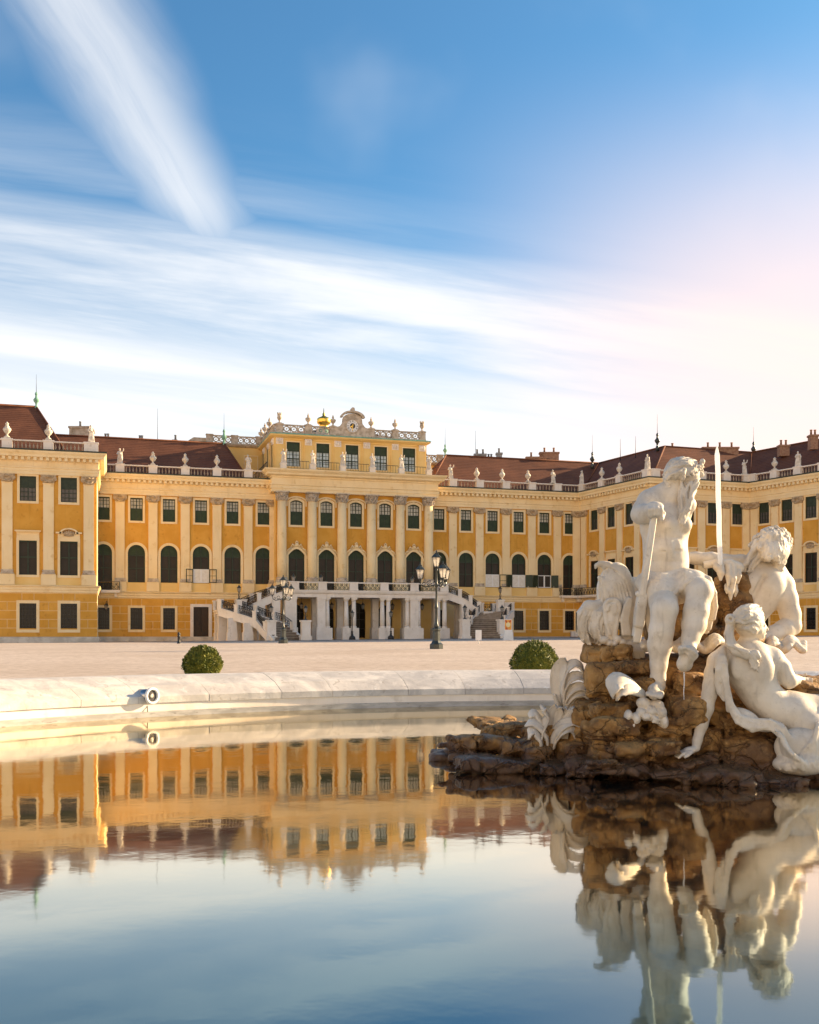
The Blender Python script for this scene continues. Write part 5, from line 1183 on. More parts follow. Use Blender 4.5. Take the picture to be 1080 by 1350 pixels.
        for ax in range(3):
            u, w_ = (ax + 1) % 3, (ax + 2) % 3
            A = [slice(None)] * 3; B = [slice(None)] * 3; A[ax] = slice(0, -1); B[ax] = slice(1, None)
            d = sg[tuple(A)].astype(np.int8) - sg[tuple(B)].astype(np.int8); e = np.argwhere(d != 0)
            ok = (e[:, u] > 0) & (e[:, w_] > 0) & (e[:, u] < s.n[u] - 1) & (e[:, w_] < s.n[w_] - 1); e = e[ok]; dv = d[tuple(e.T)]
            q = []
            for du, dw in ((-1, -1), (0, -1), (0, 0), (-1, 0)):
                g = e.copy(); g[:, u] += du; g[:, w_] += dw; q.append(cid[tuple(g.T)])
            q = np.stack(q, 1); q[dv < 0] = q[dv < 0][:, ::-1]; F_.append(q)
        fc = np.concatenate(F_); fc = fc[(fc >= 0).all(1)]
        # drop specks that are not connected to the piece
        lab = np.arange(len(v)); ed = np.concatenate([fc[:, [0, 1]], fc[:, [1, 2]], fc[:, [2, 3]], fc[:, [3, 0]]])
        for _ in range(400):
            mn = np.minimum(lab[ed[:, 0]], lab[ed[:, 1]]); n2 = lab.copy(); np.minimum.at(n2, ed[:, 0], mn); np.minimum.at(n2, ed[:, 1], mn); n2 = n2[n2]
            if (n2 == lab).all(): break
            lab = n2
        big = np.bincount(lab).argmax(); keep = lab == big if clip is None else np.bincount(lab, minlength=len(v))[lab] > clip
        mp = np.cumsum(keep) - 1; fc = mp[fc[keep[fc[:, 0]]]]; v = v[keep]
        me = bpy.data.meshes.new(name); me.vertices.add(len(v)); me.vertices.foreach_set('co', v.astype(np.float32).ravel())
        me.loops.add(fc.size); me.loops.foreach_set('vertex_index', fc.astype(np.int32).ravel()); me.polygons.add(len(fc))
        me.polygons.foreach_set('loop_start', np.arange(0, fc.size, 4, dtype=np.int32)); me.polygons.foreach_set('loop_total', np.full(len(fc), 4, np.int32))
        me.polygons.foreach_set('use_smooth', np.ones(len(fc), bool)); me.materials.append(m); me.update(calc_edges=True); me.validate()
        return me
def px(Y0):
    """joints read off the photograph at the figure's own distance: (x, y, depth offset, radius in px)"""
    def J(x, y, d=0.0): return np.array(P(x, y, Y0 + d))
    def r(q): return q * Y0 / F
    def ch(rows): return [(J(x, y, d), r(q)) for x, y, d, q in rows]
    return J, r, ch
def strand_lock(S, J, r, pts, rad, n=4, spread=5, wob=2.5, k=.006, seed=0):
    """a lock of hair: n wavy strands that follow pts (x, y, d) and taper"""
    rg = np.random.default_rng(seed)
    P3 = np.array(pts, float); tt = np.linspace(0, len(pts) - 1, 9)
    for i in range(n):
        ox, oy, od = rg.uniform(-spread, spread), rg.uniform(-spread, spread), rg.uniform(-spread, spread) * .008
        ph = rg.uniform(0, 6); q = []
        for j, t in enumerate(tt):
            a = np.array([np.interp(t, range(len(pts)), P3[:, c]) for c in range(3)]); w_ = wob * math.sin(ph + j * 1.35)
            q.append((J(a[0] + ox + w_, a[1] + oy + wob * .6 * math.cos(ph + j * 1.35), a[2] + od), r(rad * (1 - .55 * (j / 8) ** 2))))
        S.chain(q, k)
def drape(S, Y0, rows, k=.012, sink=.35, sub=False):
    """ridge that lies on the surface already modelled: rows of (x, y, radius in px) as seen from the front"""
    pts = []
    for x, y, q in rows:
        Y = Y0
        for _ in range(2):
            p = P(x, y, Y); i = int(round((p.x - S.lo[0]) / S.h)); j = int(round((p.z - S.lo[2]) / S.h))
            if not (0 <= i < S.n[0] and 0 <= j < S.n[2]): break
            col = S.f[i, :, j] < 0
            if not col.any(): break
            Y = S.ax[1][int(col.argmax())]
        else:
            R_ = q * Y / F; p = P(x, y, Y); pts.append(((p.x, p.y + R_ * sink, p.z), R_))
    if len(pts) > 1: S.chain(pts, k, sub)
def spline(rows, n=10):
    a = np.array(rows, float); t = np.arange(len(a)); u = np.linspace(0, len(a) - 1, n); q = np.vstack([2 * a[0] - a[1], a, 2 * a[-1] - a[-2]]); out = []
    for v in u:
        i = min(int(v), len(a) - 2); f = v - i; p0, p1, p2, p3 = q[i:i + 4]; out.append(tuple(.5 * (2 * p1 + (-p0 + p2) * f + (2 * p0 - 5 * p1 + 4 * p2 - p3) * f * f + (-p0 + 3 * p1 - 3 * p2 + p3) * f ** 3)))
    return out
def wavy(rows, amp, rg, n=12):
    ph = rg.uniform(0, 6); fq = rg.uniform(1.0, 1.6); return [(x + amp * .5 * math.sin(ph + i * fq), y + amp * math.cos(ph + i * fq), q) for i, (x, y, q) in enumerate(spline(rows, n))]
def at_base(root_loc, me):
    L = root_loc; co = np.empty(len(me.vertices) * 3, np.float32); me.vertices.foreach_get('co', co); co = co.reshape(-1, 3) - np.array(L, np.float32); me.vertices.foreach_set('co', co.ravel()); me.update()
def sculpted(name, S, m, root, clip=None):
    me = S.mesh(name, m, clip); at_base(root.location, me); return link(name, me, root)
VX = 0.0125
# ---- the seated river god
Y0 = 12.6; J, r, ch = px(Y0)
god = thing('statue', P(885, 850, Y0), 'white marble statue of a bearded seated man leaning on an oar', 'statue')
S = Sculpt(np.array(P(825, 935, Y0)) - (.05, 1.35, .05), np.array(P(950, 595, Y0)) + (.05, .65, .05), VX)
S.ell(J(878, 770), (r(33), .27, r(24)), .05); S.chain(ch([(878, 768, 0, 29), (878, 742, -.01, 28), (877, 722, -.02, 29)]), .06)
S.ell(J(877, 694), (r(33), .27, r(33)), .07); S.ell(J(877, 726, -.10), (r(25), .22, r(17)), .05)
S.ell(J(899, 692, -.14), (r(13), .14, r(12)), .035); S.ell(J(880, 692, -.19), (r(15), .13, r(12)), .035)      # chest
S.cap(J(891, 712, -.30), J(893, 748, -.30), r(1.2), r(1.2), .05, True); S.cap(J(872, 708, -.28), J(905, 709, -.24), r(1.0), r(1.0), .04, True)
S.cap(J(868, 742, -.29), J(904, 740, -.26), r(.8), r(.8), .03, True); S.cap(J(866, 727, -.30), J(905, 726, -.27), r(.6), r(.6), .03, True)
for i in range(4): S.cap(J(853 + i * 2, 700 + i * 6, -.10), J(868 + i * 2, 706 + i * 6, -.25), r(1.4), r(1.0), .03)
S.cap(J(857, 661, 0), J(884, 645, .02), r(16), r(13), .05); S.cap(J(905, 666, .06), J(886, 648, .03), r(13), r(13), .05); S.cap(J(884, 655, 0), J(893, 632, .0), r(15), r(13), .04)
S.ell(J(858, 662, -.02), (r(17), .17, r(16)), .04)
S.chain(ch([(855, 664, -.03, 15.5), (848, 672, -.09, 13.5), (845, 678, -.16, 12.8)]), .03); S.chain(ch([(845, 678, -.16, 12.3), (852, 677, -.28, 11.5), (860, 671, -.44, 8), (863, 669, -.50, 7)]), .03)
S.ell(J(864, 668, -.53), (r(10.5), .075, r(6.5)), .02)
for i, x in enumerate((856.0, 861.2, 866.6, 871.6)):
    top = 664 + (1.2 if i in (0, 3) else 0); S.chain(ch([(x, top + 2, -.55, 2.9), (x + .2, top + 7, -.625, 2.75), (x + .3, top + 14, -.60, 2.5), (x + .4, top + 17.5, -.55, 2.2)]), .008)
S.chain(ch([(870, 671, -.48, 3.4), (874.5, 677, -.54, 3.0), (873, 684.5, -.58, 2.5)]), .012)
S.chain(ch([(902, 668, .12, 13), (893, 704, .38, 11), (896, 742, .46, 8.5), (900, 757, .44, 7)]), .03)          # far arm, braced behind him
S.ell(J(899.5, 623), (r(20.5), .175, r(19)), .02); S.ell(J(910, 627, -.02), (r(12), .13, r(15)), .03); S.ell(J(912, 637, -.02), (r(8), .1, r(8)), .03)
S.cap(J(910, 616.5, -.10), J(923, 616.5, -.02), r(3), r(3), .02); S.cap(J(919.5, 618, -.03), J(925.5, 626, -.03), r(2.2), r(3.2), .012)
S.ell(J(917, 621.5, -.115), (r(3.6), .03, r(2.6)), .02, sub=True); S.ell(J(916.6, 621.6, -.095), (r(2.6), .03, r(2.0)), .005); S.ell(J(912, 626, -.10), (r(5), .05, r(4)), .02)
S.cap(J(916, 632.5, -.07), J(922, 631.5, -.02), r(1.8), r(1.6), .01)
# legs
S.chain(ch([(869, 774, -.05, 21), (873, 788, -.36, 19.5), (876, 801, -.62, 17.3)]), .04); S.ell(J(876, 802, -.69), (r(12.5), .10, r(13.5)), .035)
S.chain(ch([(876, 805, -.64, 16.5), (872, 832, -.63, 15), (870, 850, -.58, 15), (868.5, 876, -.58, 10.5), (867.5, 894, -.58, 9.2), (867, 904, -.58, 9.8)]), .035)
S.ell(J(869, 848, -.46), (r(13), .14, r(22)), .05); S.cap(J(873, 826, -.745), J(869, 880, -.655), r(2.2), r(1.6), .05)
S.chain(ch([(867, 906, -.55, 9), (864, 911, -.75, 8.8), (862.5, 915, -.90, 7.2)]), .03); S.ell(J(868, 910, -.44), (r(8.5), .09, r(8)), .03)
for i, (x, q) in enumerate(((872.0, 3.9), (867.0, 3.0), (862.6, 2.8), (858.6, 2.6), (855.0, 2.4))): S.chain(ch([(x - .5, 914.5, -.90, q), (x - 1.2, 916.0 - i * .5, -1.0 + i * .015, q), (x - 1.6, 918.2 - i * .6, -1.045 + i * .02, q * .9)]), .006)
S.chain(ch([(896, 772, -.05, 21), (912, 774, -.34, 19), (923.5, 779, -.58, 16.8)]), .04); S.ell(J(924, 780, -.65), (r(12), .09, r(13)), .035)
S.chain(ch([(922, 783, -.60, 16), (918, 806, -.66, 15.5), (915, 824, -.68, 15), (911, 840, -.74, 11), (908.5, 852, -.80, 9.3)]), .035); S.ell(J(914, 820, -.56), (r(13), .14, r(22)), .05)
S.cap(J(921, 798, -.735), J(911, 842, -.825), r(2.0), r(1.5), .05)
S.chain(ch([(908, 856, -.84, 9), (903, 874, -.90, 9)]), .03); S.ell(J(902.5, 876, -.92), (r(9), .10, r(9)), .03); S.chain(ch([(904, 874, -.96, 8), (907.5, 863, -1.02, 9.5), (909, 860, -1.03, 9)]), .03)
S.ell(J(907.5, 862, -1.03), (r(12.5), .05, r(7)), .02, rot=(0, R(12), 0)); S.ell(J(902, 868, -1.06), (r(4), .04, r(6)), .04, sub=True)
for i, (x, y, q) in enumerate(((897.6, 854.5, 3.5), (903.2, 854.0, 2.8), (908.0, 856.0, 2.7), (912.6, 858.6, 2.5), (916.6, 861.8, 2.4))): S.chain(ch([(x + .4, y + 5, -1.05, q), (x, y + 1, -1.085, q), (x, y - .2, -1.11, q * .95)]), .006)
sculpted('body', S, M['marble'], god)
# hair, wreath and long beard
S = Sculpt(np.array(P(868, 705, Y0)) - (0, .45, 0), np.array(P(936, 596, Y0)) + (0, .35, 0), .009)
S.ell(J(897.5, 619), (r(20.5), .185, r(16.0)), .01); S.ell(J(889, 628, .02), (r(13), .15, r(12)), .02)
rg = np.random.default_rng(3)
for i in range(58):                                              # wavy strands combed from the brow to the nape
    th = rg.uniform(-1.5, 1.5); cy, cd = math.cos(th), math.sin(th); q = []; ph = rg.uniform(0, 6); L0 = rg.uniform(-.15, .5); L1 = rg.uniform(2.3, 2.9)
    for j, a in enumerate(np.linspace(L0, L1, 9)):
        x = 897.5 + 22.0 * math.cos(a) + 1.0 * math.sin(ph + j * 1.5); up = math.sin(a)
        y = 621 - 17.5 * up * cy * .98 + 1.3 * math.cos(ph + j * 1.5) - (2 if a < .6 else 0) + (6 if a > 2.1 else 0) * (a - 2.1) + 9 * abs(cd) * (a / 3); d = cd * .208 * (0.35 + .65 * up)
        q.append((J(x, y, d), r(2.1 - .1 * j)))
    S.chain(q, .004)
for i in range(15):                                              # laurel leaves of the wreath round the head
    a = -.35 + i * .24; x = 900 + 22.5 * math.cos(a); y = 628 - 5 * math.sin(a) - 13 * max(0, math.cos(a)) ** 1.5; d = -.19 * math.sin(min(a, math.pi)) if a < math.pi else 0
    S.ell(J(x, y, d), (r(6.5), .025, r(2.4)), .004, rot=(0, R(-25 + 30 * math.sin(i * 2.1)), 0)); S.ell(J(x + 1, y + 4, d), (r(5.5), .02, r(2.2)), .004, rot=(0, R(20 + 25 * math.sin(i * 1.3)), 0))
for i in range(26):
    t = rg.random(); y0 = 606 + 26 * t; drape(S, Y0, wavy([(924 - 22 * min(1, 2.4 * t), y0 + 2, 1.7), (906 - 8 * t, y0 - 1 + 3 * t, 2.0), (890, y0 + 2 + 5 * t, 2.0), (877 + 4 * t, y0 + 8 + 10 * t, 1.7), (876 + 6 * t, y0 + 14 + 12 * t, 1.2)], 1.3, rg, 14), .004, .1)
S.ell(J(926, 609, -.02), (r(3.4), .05, r(4.4)), .01); S.ell(J(924, 614, -.05), (r(3.4), .04, r(3)), .01)
S.chain(ch([(909, 640, -.06, 9), (904, 658, -.12, 10), (901, 676, -.20, 8), (900, 690, -.26, 4)]), .02)
for i in range(30):
    x0 = 900 + rg.uniform(-6, 19); d0 = -.04 - rg.uniform(0, .14); pts = [(x0, 634 + rg.uniform(0, 6), d0), (x0 * .6 + 905 * .4 - 1, 655, d0 - .05), (x0 * .35 + 902 * .65 - 2, 675, d0 - .11), (900 + rg.uniform(-7, 5), 684 + rg.uniform(0, 10), -.27)]
    strand_lock(S, J, r, pts, 2.1, 1, 1, 2.2, .004, i)
for i in range(16):
    a = rg.uniform(2.2, 3.5); pts = [(897.5 + 20 * math.cos(a), 628 - 10 * math.sin(a), -.1 + .1 * (i % 3)), (884 + rg.uniform(-4, 8), 640, -.1 + .09 * (i % 3)), (884 + rg.uniform(-3, 8), 648 + rg.uniform(0, 5), -.08 + .07 * (i % 3))]
    strand_lock(S, J, r, pts, 2.3, 1, 1, 2.0, .005, 100 + i)
sculpted('hair_and_beard', S, M['marble'], god)
# loin cloth
S = Sculpt(np.array(P(830, 842, Y0)) - (.02, .85, 0), np.array(P(950, 726, Y0)) + (.02, .40, 0), .0115)
S.ell(J(877, 766, 0), (r(36), .30, r(17)), .02, rot=(0, R(6), 0)); S.chain(ch([(848, 768, -.05, 11), (862, 778, -.38, 11.5), (884, 776, -.42, 9)]), .03); S.chain(ch([(884, 776, -.42, 8), (900, 768, -.34, 9), (914, 764, -.42, 11), (931, 768, -.42, 8)]), .03)
S.chain(ch([(850, 764, -.1, 9), (872, 766, -.3, 10), (900, 758, -.2, 10)]), .03)
S.chain(ch([(868, 772, -.05, 23), (873, 785, -.38, 21.5)]), .02); S.chain(ch([(896, 770, -.05, 23), (913, 772, -.40, 20.5)]), .02)
for i in range(9):                                               # folds pulled from the right hip across the lap
    t = i / 8; drape(S, Y0, wavy([(908 + 2 * t, 748 + 7 * t, 1.6), (893, 757 + 15 * t, 2.0), (870 - 3 * t, 757 + 25 * t, 1.9), (849 - 3 * t, 751 + 26 * t, 1.8)], .5, RNG, 12), .012, .5)
drape(S, Y0, spline([(845, 778, 2.6), (858, 788, 3.2), (870, 791, 3.4), (884, 786, 3.2), (893, 778, 2.8), (900, 768, 2.2)], 14), .010, -.1)
drape(S, Y0, spline([(849, 774, 1.8), (862, 782, 2.2), (874, 783, 2.2), (888, 776, 2)], 12), .010, .1)
drape(S, Y0, spline([(896, 780, 2.6), (905, 770, 3), (917, 764, 3.4), (930, 765, 3.4), (939, 772, 3.2)], 12), .010, -.1)
for i in range(4): drape(S, Y0, wavy([(900 + 3 * i, 756, 1.6), (912 + 3 * i, 754 + 2 * i, 1.9), (924 + 3 * i, 757 + 2.5 * i, 1.8), (932 + 2 * i, 764 + 3 * i, 1.4)], .5, RNG, 10), .012, .5)
for i, o in enumerate((0, 3.0, 6.0)): S.chain(ch([(846 + o, 778, -.34, 3), (852 + o, 788 + o, -.40, 2.8), (853 + o, 812, -.36, 2.4), (856 + o * .9, 832 - o * .5, -.32, 2.6)]), .01)
S.chain(ch([(905, 759, -.2, 4), (921, 757, -.42, 4), (934, 764, -.5, 4.2), (941, 782, -.46, 4), (942, 800, -.38, 4.4), (940, 815, -.34, 3.6)]), .012)
S.chain(ch([(936, 770, -.40, 5), (938, 790, -.36, 5), (937, 810, -.30, 5), (934, 828, -.28, 4)]), .02); S.chain(ch([(930, 772, -.3, 5), (933, 800, -.25, 6), (931, 832, -.2, 4)]), .02)
S.ell(J(893, 784, -.22), (r(16), .20, r(13)), .03)
sculpted('loin_cloth', S, M['marble'], god)
# his oar: shaft, collar and worn blade
oar = thing('oar', P(840, 846, Y0 - .3), 'white stone oar held upright under the hand of the bearded seated statue', 'oar')
mb = MB(); A_, B_ = Vector(J(864.5, 666, -.54)), Vector(J(846.5, 784, -.42)); mb.tube([A_, A_.lerp(B_, .5), B_], [r(4.2), r(4.8), r(5.2)], 8, False); mb.v = [tuple(Vector(p) - oar.location) for p in mb.v]; link('shaft', mb.mesh('shaft', M['marble']), oar)
S = Sculpt(np.array(P(826, 856, Y0)) - (0, .6, 0), np.array(P(858, 774, Y0)) + (0, .05, 0), .009)
S.chain(ch([(841.5, 783, -.42, 4), (850.5, 785.5, -.42, 4)]), .01)
S.ell(J(844, 806, -.38), (r(6.6), .075, r(21)), .01, rot=(0, R(7), 0), p=6.0); S.ell(J(840, 834, -.33), (r(5.6), .07, r(14)), .005, rot=(0, R(8), 0), p=6.0); S.ell(J(851, 814, -.36), (r(3), .1, r(7)), .01, sub=True); S.noise(.004, 9, 3)
sculpted('blade', S, M['marble'], oar)
# ---- the man reclining behind, seen from the back
Y1 = 13.3; J, r, ch = px(Y1)
rec = thing('statue', P(1000, 850, Y1), 'white marble statue of a long-haired reclining man stretching an arm out behind the seated figure', 'statue')
S = Sculpt(np.array(P(888, 862, Y1)) - (0, .75, 0), np.array(P(1064, 694, Y1)) + (0, .75, 0), VX)
S.chain(ch([(1010, 768, 0, 27), (997, 785, .02, 29), (980, 806, .05, 28), (962, 832, .12, 28)]), .07); S.ell(J(1006, 772, -.05), (r(30), .26, r(25)), .06, rot=(0, R(30), 0))
S.ell(J(985, 783, .0), (r(22), .24, r(28)), .06, rot=(0, R(30), 0)); S.ell(J(1018, 772, -.2), (r(13), .08, r(16)), .05); S.ell(J(992, 772, -.2), (r(12), .08, r(14)), .05); S.cap(J(1007, 760, -.27), J(982, 806, -.24), r(2.0), r(2.0), .06, True)
S.chain(ch([(1012, 762, .0, 18), (1014, 744, .02, 13), (1018, 730, .02, 12)]), .05)
S.chain(ch([(1006, 757, -.02, 17), (992, 746, -.02, 13), (978, 742, -.02, 10.5), (955, 741, -.02, 10), (938, 738, -.02, 9.8), (918, 736, .0, 8.2), (905, 735, .02, 7)]), .035)
S.ell(J(899, 735, .03), (r(8), .06, r(6)), .02)
for i in range(4): S.chain(ch([(895, 731 + i * 2.6, .0 + i * .02, 2.5), (889, 732 + i * 2.8, -.02 + i * .02, 2.2)]), .006)
S.chain(ch([(1020, 758, 0, 18), (1030, 772, -.02, 16.5), (1036, 790, -.06, 15), (1042, 810, -.10, 13), (1044, 824, -.12, 12)]), .04)
S.chain(ch([(1044, 826, -.12, 12), (1034, 830, -.16, 13), (1020, 836, -.22, 11), (1006, 842, -.30, 8.5), (998, 845, -.34, 7.5)]), .03); S.ell(J(992, 847, -.36), (r(8), .06, r(5)), .02)
for i in range(4): S.chain(ch([(988, 845 + i * 1.6, -.42 + i * .04, 2.5), (981, 847 + i * 1.6, -.44 + i * .04, 2.2)]), .006)
S.ell(J(1020, 716), (r(20), .18, r(19)), .03, rot=(0, R(20), 0)); S.ell(J(1004, 722, .02), (r(11), .13, r(14)), .03); S.cap(J(996, 712, .0), J(989, 719, .0), r(2.6), r(3.0), .012); S.cap(J(996, 708, -.1), J(994, 710, .1), r(3), r(3), .02)
S.ell(J(997, 716, -.11), (r(3), .03, r(2.4)), .015, sub=True); S.cap(J(993, 728, -.04), J(993, 728, .06), r(2), r(2), .01); S.chain(ch([(962, 832, .12, 27), (940, 846, .3, 22)]), .05)
sculpted('body', S, M['marble'], rec)
S = Sculpt(np.array(P(972, 768, Y1)) - (0, .5, 0), np.array(P(1046, 694, Y1)) + (0, .4, 0), .0095)
S.ell(J(1020, 713), (r(20), .20, r(18)), .01, rot=(0, R(20), 0)); rg = np.random.default_rng(8)
for i in range(90):                                              # curls
    a, b = rg.uniform(-1.1, 3.5), rg.uniform(-1.3, .9); c = (1020 + 20.5 * math.cos(a) * math.cos(b * .6), 715 - 18 * math.sin(a) * math.cos(b * .5), .20 * math.sin(b))
    if c[0] < 1001: continue
    q = [(J(c[0] + 4.0 * math.cos(t + i) * (1 - t / 9), c[1] + 4.0 * math.sin(t + i) * (1 - t / 9), c[2] - .01 * t), r(2.0 - .15 * t)) for t in np.linspace(0, 5.5, 9)]; S.chain(q, .004)
S.chain(ch([(998, 730, .0, 10), (990, 742, -.04, 10), (984, 750, -.08, 7)]), .03); S.chain(ch([(1026, 728, -.1, 8), (1028, 740, -.14, 8), (1024, 750, -.16, 4)]), .03)
S.ell(J(1023, 727, -.10), (r(17), .19, r(17)), .02)
for i in range(70):
    x, y = rg.uniform(1004, 1041), rg.uniform(697, 742); a0 = rg.uniform(0, 6); sgn = rg.choice((-1, 1)); drape(S, Y1, [(x + 4.6 * math.cos(a0 + sgn * q) * (1 - q / 10), y + 4.6 * math.sin(a0 + sgn * q) * (1 - q / 10), 1.9 - .1 * q) for q in np.linspace(0, 5.5, 9)], .004, .1)
for i in range(34):
    t = (i + rg.uniform(-.4, .4)) / 33; drape(S, Y1, wavy([(1012 + 18 * t, 701 + 8 * abs(t - .4), 2.0), (1004 + 32 * t, 716 + 2 * t, 2.4), (997 + 42 * t, 732, 2.5), (991 + 45 * t, 750 - 12 * math.sin(math.pi * t), 1.8)], 1.8, rg, 14), .004, 0)
for i in range(28): o = rg.uniform(-1, 1); dd = rg.uniform(-.16, .08); strand_lock(S, J, r, [(1004 + o * 8, 716 + rg.uniform(-4, 6), dd - .05), (996 + o * 9, 734, dd - .06), (988 + o * 8, 748 + 3 * o, dd - .08), (983 + o * 8, 754 + rg.uniform(-3, 4), dd - .07)], 2.3, 1, 1, 1.8, .005, 300 + i)
for i in range(12): o = rg.uniform(-1, 1); strand_lock(S, J, r, [(1028 + o * 6, 722, -.16), (1030 + o * 4, 736, -.19), (1027 + o * 4, 748 + 3 * o, -.19)], 2.6, 1, 1, 2.6, .005, 400 + i)
sculpted('hair_and_beard', S, M['marble'], rec)
# ---- the nymph in front, seen from the back
Y2 = 11.75; J, r, ch = px(Y2)
nym = thing('statue', P(1040, 985, Y2), 'white marble statue of a reclining woman with tied hair and bare back', 'statue')
S = Sculpt(np.array(P(880, 1012, Y2)) - (0, .6, 0), np.array(P(1180, 795, Y2)) + (0, .75, 0), VX)
S.ell(J(989, 879, .02), (r(35), .22, r(33)), .06, rot=(0, R(-8), 0)); S.chain(ch([(986, 866, .02, 24), (991, 890, .02, 27), (999, 908, .02, 24), (1009, 922, .02, 23), (1024, 934, .02, 26)]), .07)
S.ell(J(964, 868, .03), (r(15), .15, r(16)), .05); S.ell(J(1017, 871, .03), (r(16), .15, r(15)), .05)
S.ell(J(975, 878, -.14), (r(11), .06, r(17)), .05, rot=(0, R(12), 0)); S.ell(J(1006, 880, -.14), (r(11), .06, r(17)), .05, rot=(0, R(-12), 0))
S.ell(J(1044, 941, .0), (r(29), .25, r(26)), .06, rot=(0, R(25), 0)); S.ell(J(1062, 955, -.08), (r(24), .22, r(22)), .05)
S.chain(ch([(1046, 938, .04, 27), (1078, 944, .10, 27), (1112, 950, .16, 24), (1145, 958, .2, 19)]), .06); S.chain(ch([(1062, 957, -.08, 23), (1098, 968, -.12, 24), (1135, 974, -.05, 19), (1165, 985, 0, 15)]), .05)
q = ch([(985, 854, -.24, 1.5), (990, 874, -.26, 1.8), (997, 896, -.26, 2.2), (1008, 916, -.25, 2.4), (1023, 934, -.27, 2.0)]); S.chain(q, .055, True); S.cap(J(1034, 940, -.29), J(1058, 944, -.31), r(1.2), r(1.6), .035, True)
S.chain(ch([(986, 858, .03, 13), (986, 846, .03, 10.5), (988, 836, .02, 10.5)]), .035); S.cap(J(962, 861, .03), J(986, 853, .03), r(11), r(9), .04); S.cap(J(1017, 864, .03), J(988, 853, .03), r(12), r(9), .04)
S.ell(J(988, 822, .0), (r(18.5), .17, r(20)), .02); S.ell(J(1000, 829, .03), (r(9.5), .11, r(13.5)), .025); S.cap(J(1007.5, 823, .02), J(1011.8, 830.5, .02), r(1.6), r(2.3), .01); S.ell(J(1003.5, 840, .03), (r(4.5), .06, r(4)), .02)
S.cap(J(1007.5, 835.5, .0), J(1009.5, 835.5, .04), r(1.5), r(1.5), .008); S.ell(J(1006.5, 825, -.075), (r(2.5), .03, r(1.9)), .012, sub=True); S.ell(J(1001, 832, -.06), (r(5), .05, r(5)), .02)
S.chain(ch([(957, 864, .03, 14), (946, 872, .02, 12.5), (941, 888, .0, 11.6), (937.5, 904, -.02, 10.2), (935, 916, -.04, 9.4)]), .04); S.chain(ch([(935, 916, -.04, 9.4), (931, 934, -.06, 9.6), (925, 956, -.08, 7.8), (919.5, 976, -.11, 5.9), (917.5, 986, -.13, 5.6)]), .03)
S.ell(J(909, 989.5, -.16), (r(9.5), .055, r(5.2)), .015, rot=(0, R(-12), 0))
for i in range(4): S.chain(ch([(903.5 + i, 989.5 + i * .9, -.12 - i * .035, 2.6), (897 + i * .9, 991.5 + i * 1.0, -.125 - i * .042, 2.4), (890.5 + i * 1.5, 996.5 + i * .8, -.13 - i * .045, 1.9)]), .006)
S.chain(ch([(911, 992, -.22, 2.8), (907, 995.5, -.27, 2.5), (903, 998, -.29, 2.0)]), .008)
S.chain(ch([(1020, 870, .03, 14), (1030, 880, .02, 12), (1037, 893, .0, 10.5), (1041, 898, .0, 9.5)]), .035); S.chain(ch([(1041, 898, .0, 9), (1047, 897, .14, 8), (1053, 897, .26, 6), (1056, 897, .30, 5.4)]), .03); S.ell(J(1061, 897, .33), (r(6), .05, r(4.5)), .015)
for i in range(4): S.chain(ch([(1065, 894.5 + i * 2, .33 + .01 * i, 2.1), (1071 - i * .6, 895.5 + i * 2.4, .32, 1.7)]), .006)
S.chain(ch([(1058, 893, .30, 2.4), (1062, 889, .28, 1.9)]), .006)
sculpted('body', S, M['marble'], nym)
S = Sculpt(np.array(P(950, 892, Y2)) - (0, .5, 0), np.array(P(1016, 792, Y2)) + (0, .35, 0), .009)
S.ell(J(986.5, 819.5, .0), (r(19.5), .185, r(19)), .01); rg = np.random.default_rng(12)
for i in range(44):                                              # combed back from the temple to the knot
    b = rg.uniform(-1.45, 1.1); ph = rg.uniform(0, 6); q = []
    for j, t in enumerate(np.linspace(0.10, 1, 9)):
        a = .15 + t * 2.75; up = math.sin(a); x = 986.5 + 20.5 * math.cos(a) + .8 * math.sin(ph + j * 1.4); y = 821 - 20.5 * up * math.cos(b) - 2 + (1 - t) * 8 * abs(math.sin(b)) + 1.0 * math.cos(ph + j * 1.4); q.append((J(x, y, .203 * up * math.sin(b)), r(2.0)))
    S.chain(q, .004)
for i in range(34):
    t = rg.random(); y0 = 801 + 34 * t; drape(S, Y2, wavy([(1005 - 4 * abs(t - .3), y0 + 4 * (t - .5), 1.6), (994, y0 - 2 - 2 * (t < .5), 2.0), (980, y0 * .8 + 818 * .2 - 2, 2.1), (968, y0 * .4 + 818 * .6, 1.8)], 1.6, rg, 13), .004, .1)
for i in range(14):
    x, y = rg.uniform(992, 1006), rg.uniform(802, 838); a0 = rg.uniform(0, 6); drape(S, Y2, [(x + 3.4 * math.cos(a0 + q) * (1 - q / 10), y + 3.4 * math.sin(a0 + q) * (1 - q / 10), 1.6) for q in np.linspace(0, 5, 8)], .004, .1)
S.ell(J(963, 817, -.04), (r(7), .07, r(8)), .01); S.chain([(J(963 + 6.0 * math.cos(t) * (1 - t / 15), 817 + 7 * math.sin(t) * (1 - t / 15), -.10 - .004 * t), r(2.1)) for t in np.linspace(0, 9, 18)], .004)
S.chain(ch([(963, 825, -.04, 6), (961, 836, -.09, 6), (963.5, 848, -.14, 6.5), (972, 858, -.19, 7), (985, 863, -.22, 6.5), (996, 862, -.24, 5), (1000, 866, -.25, 3.5)]), .02)
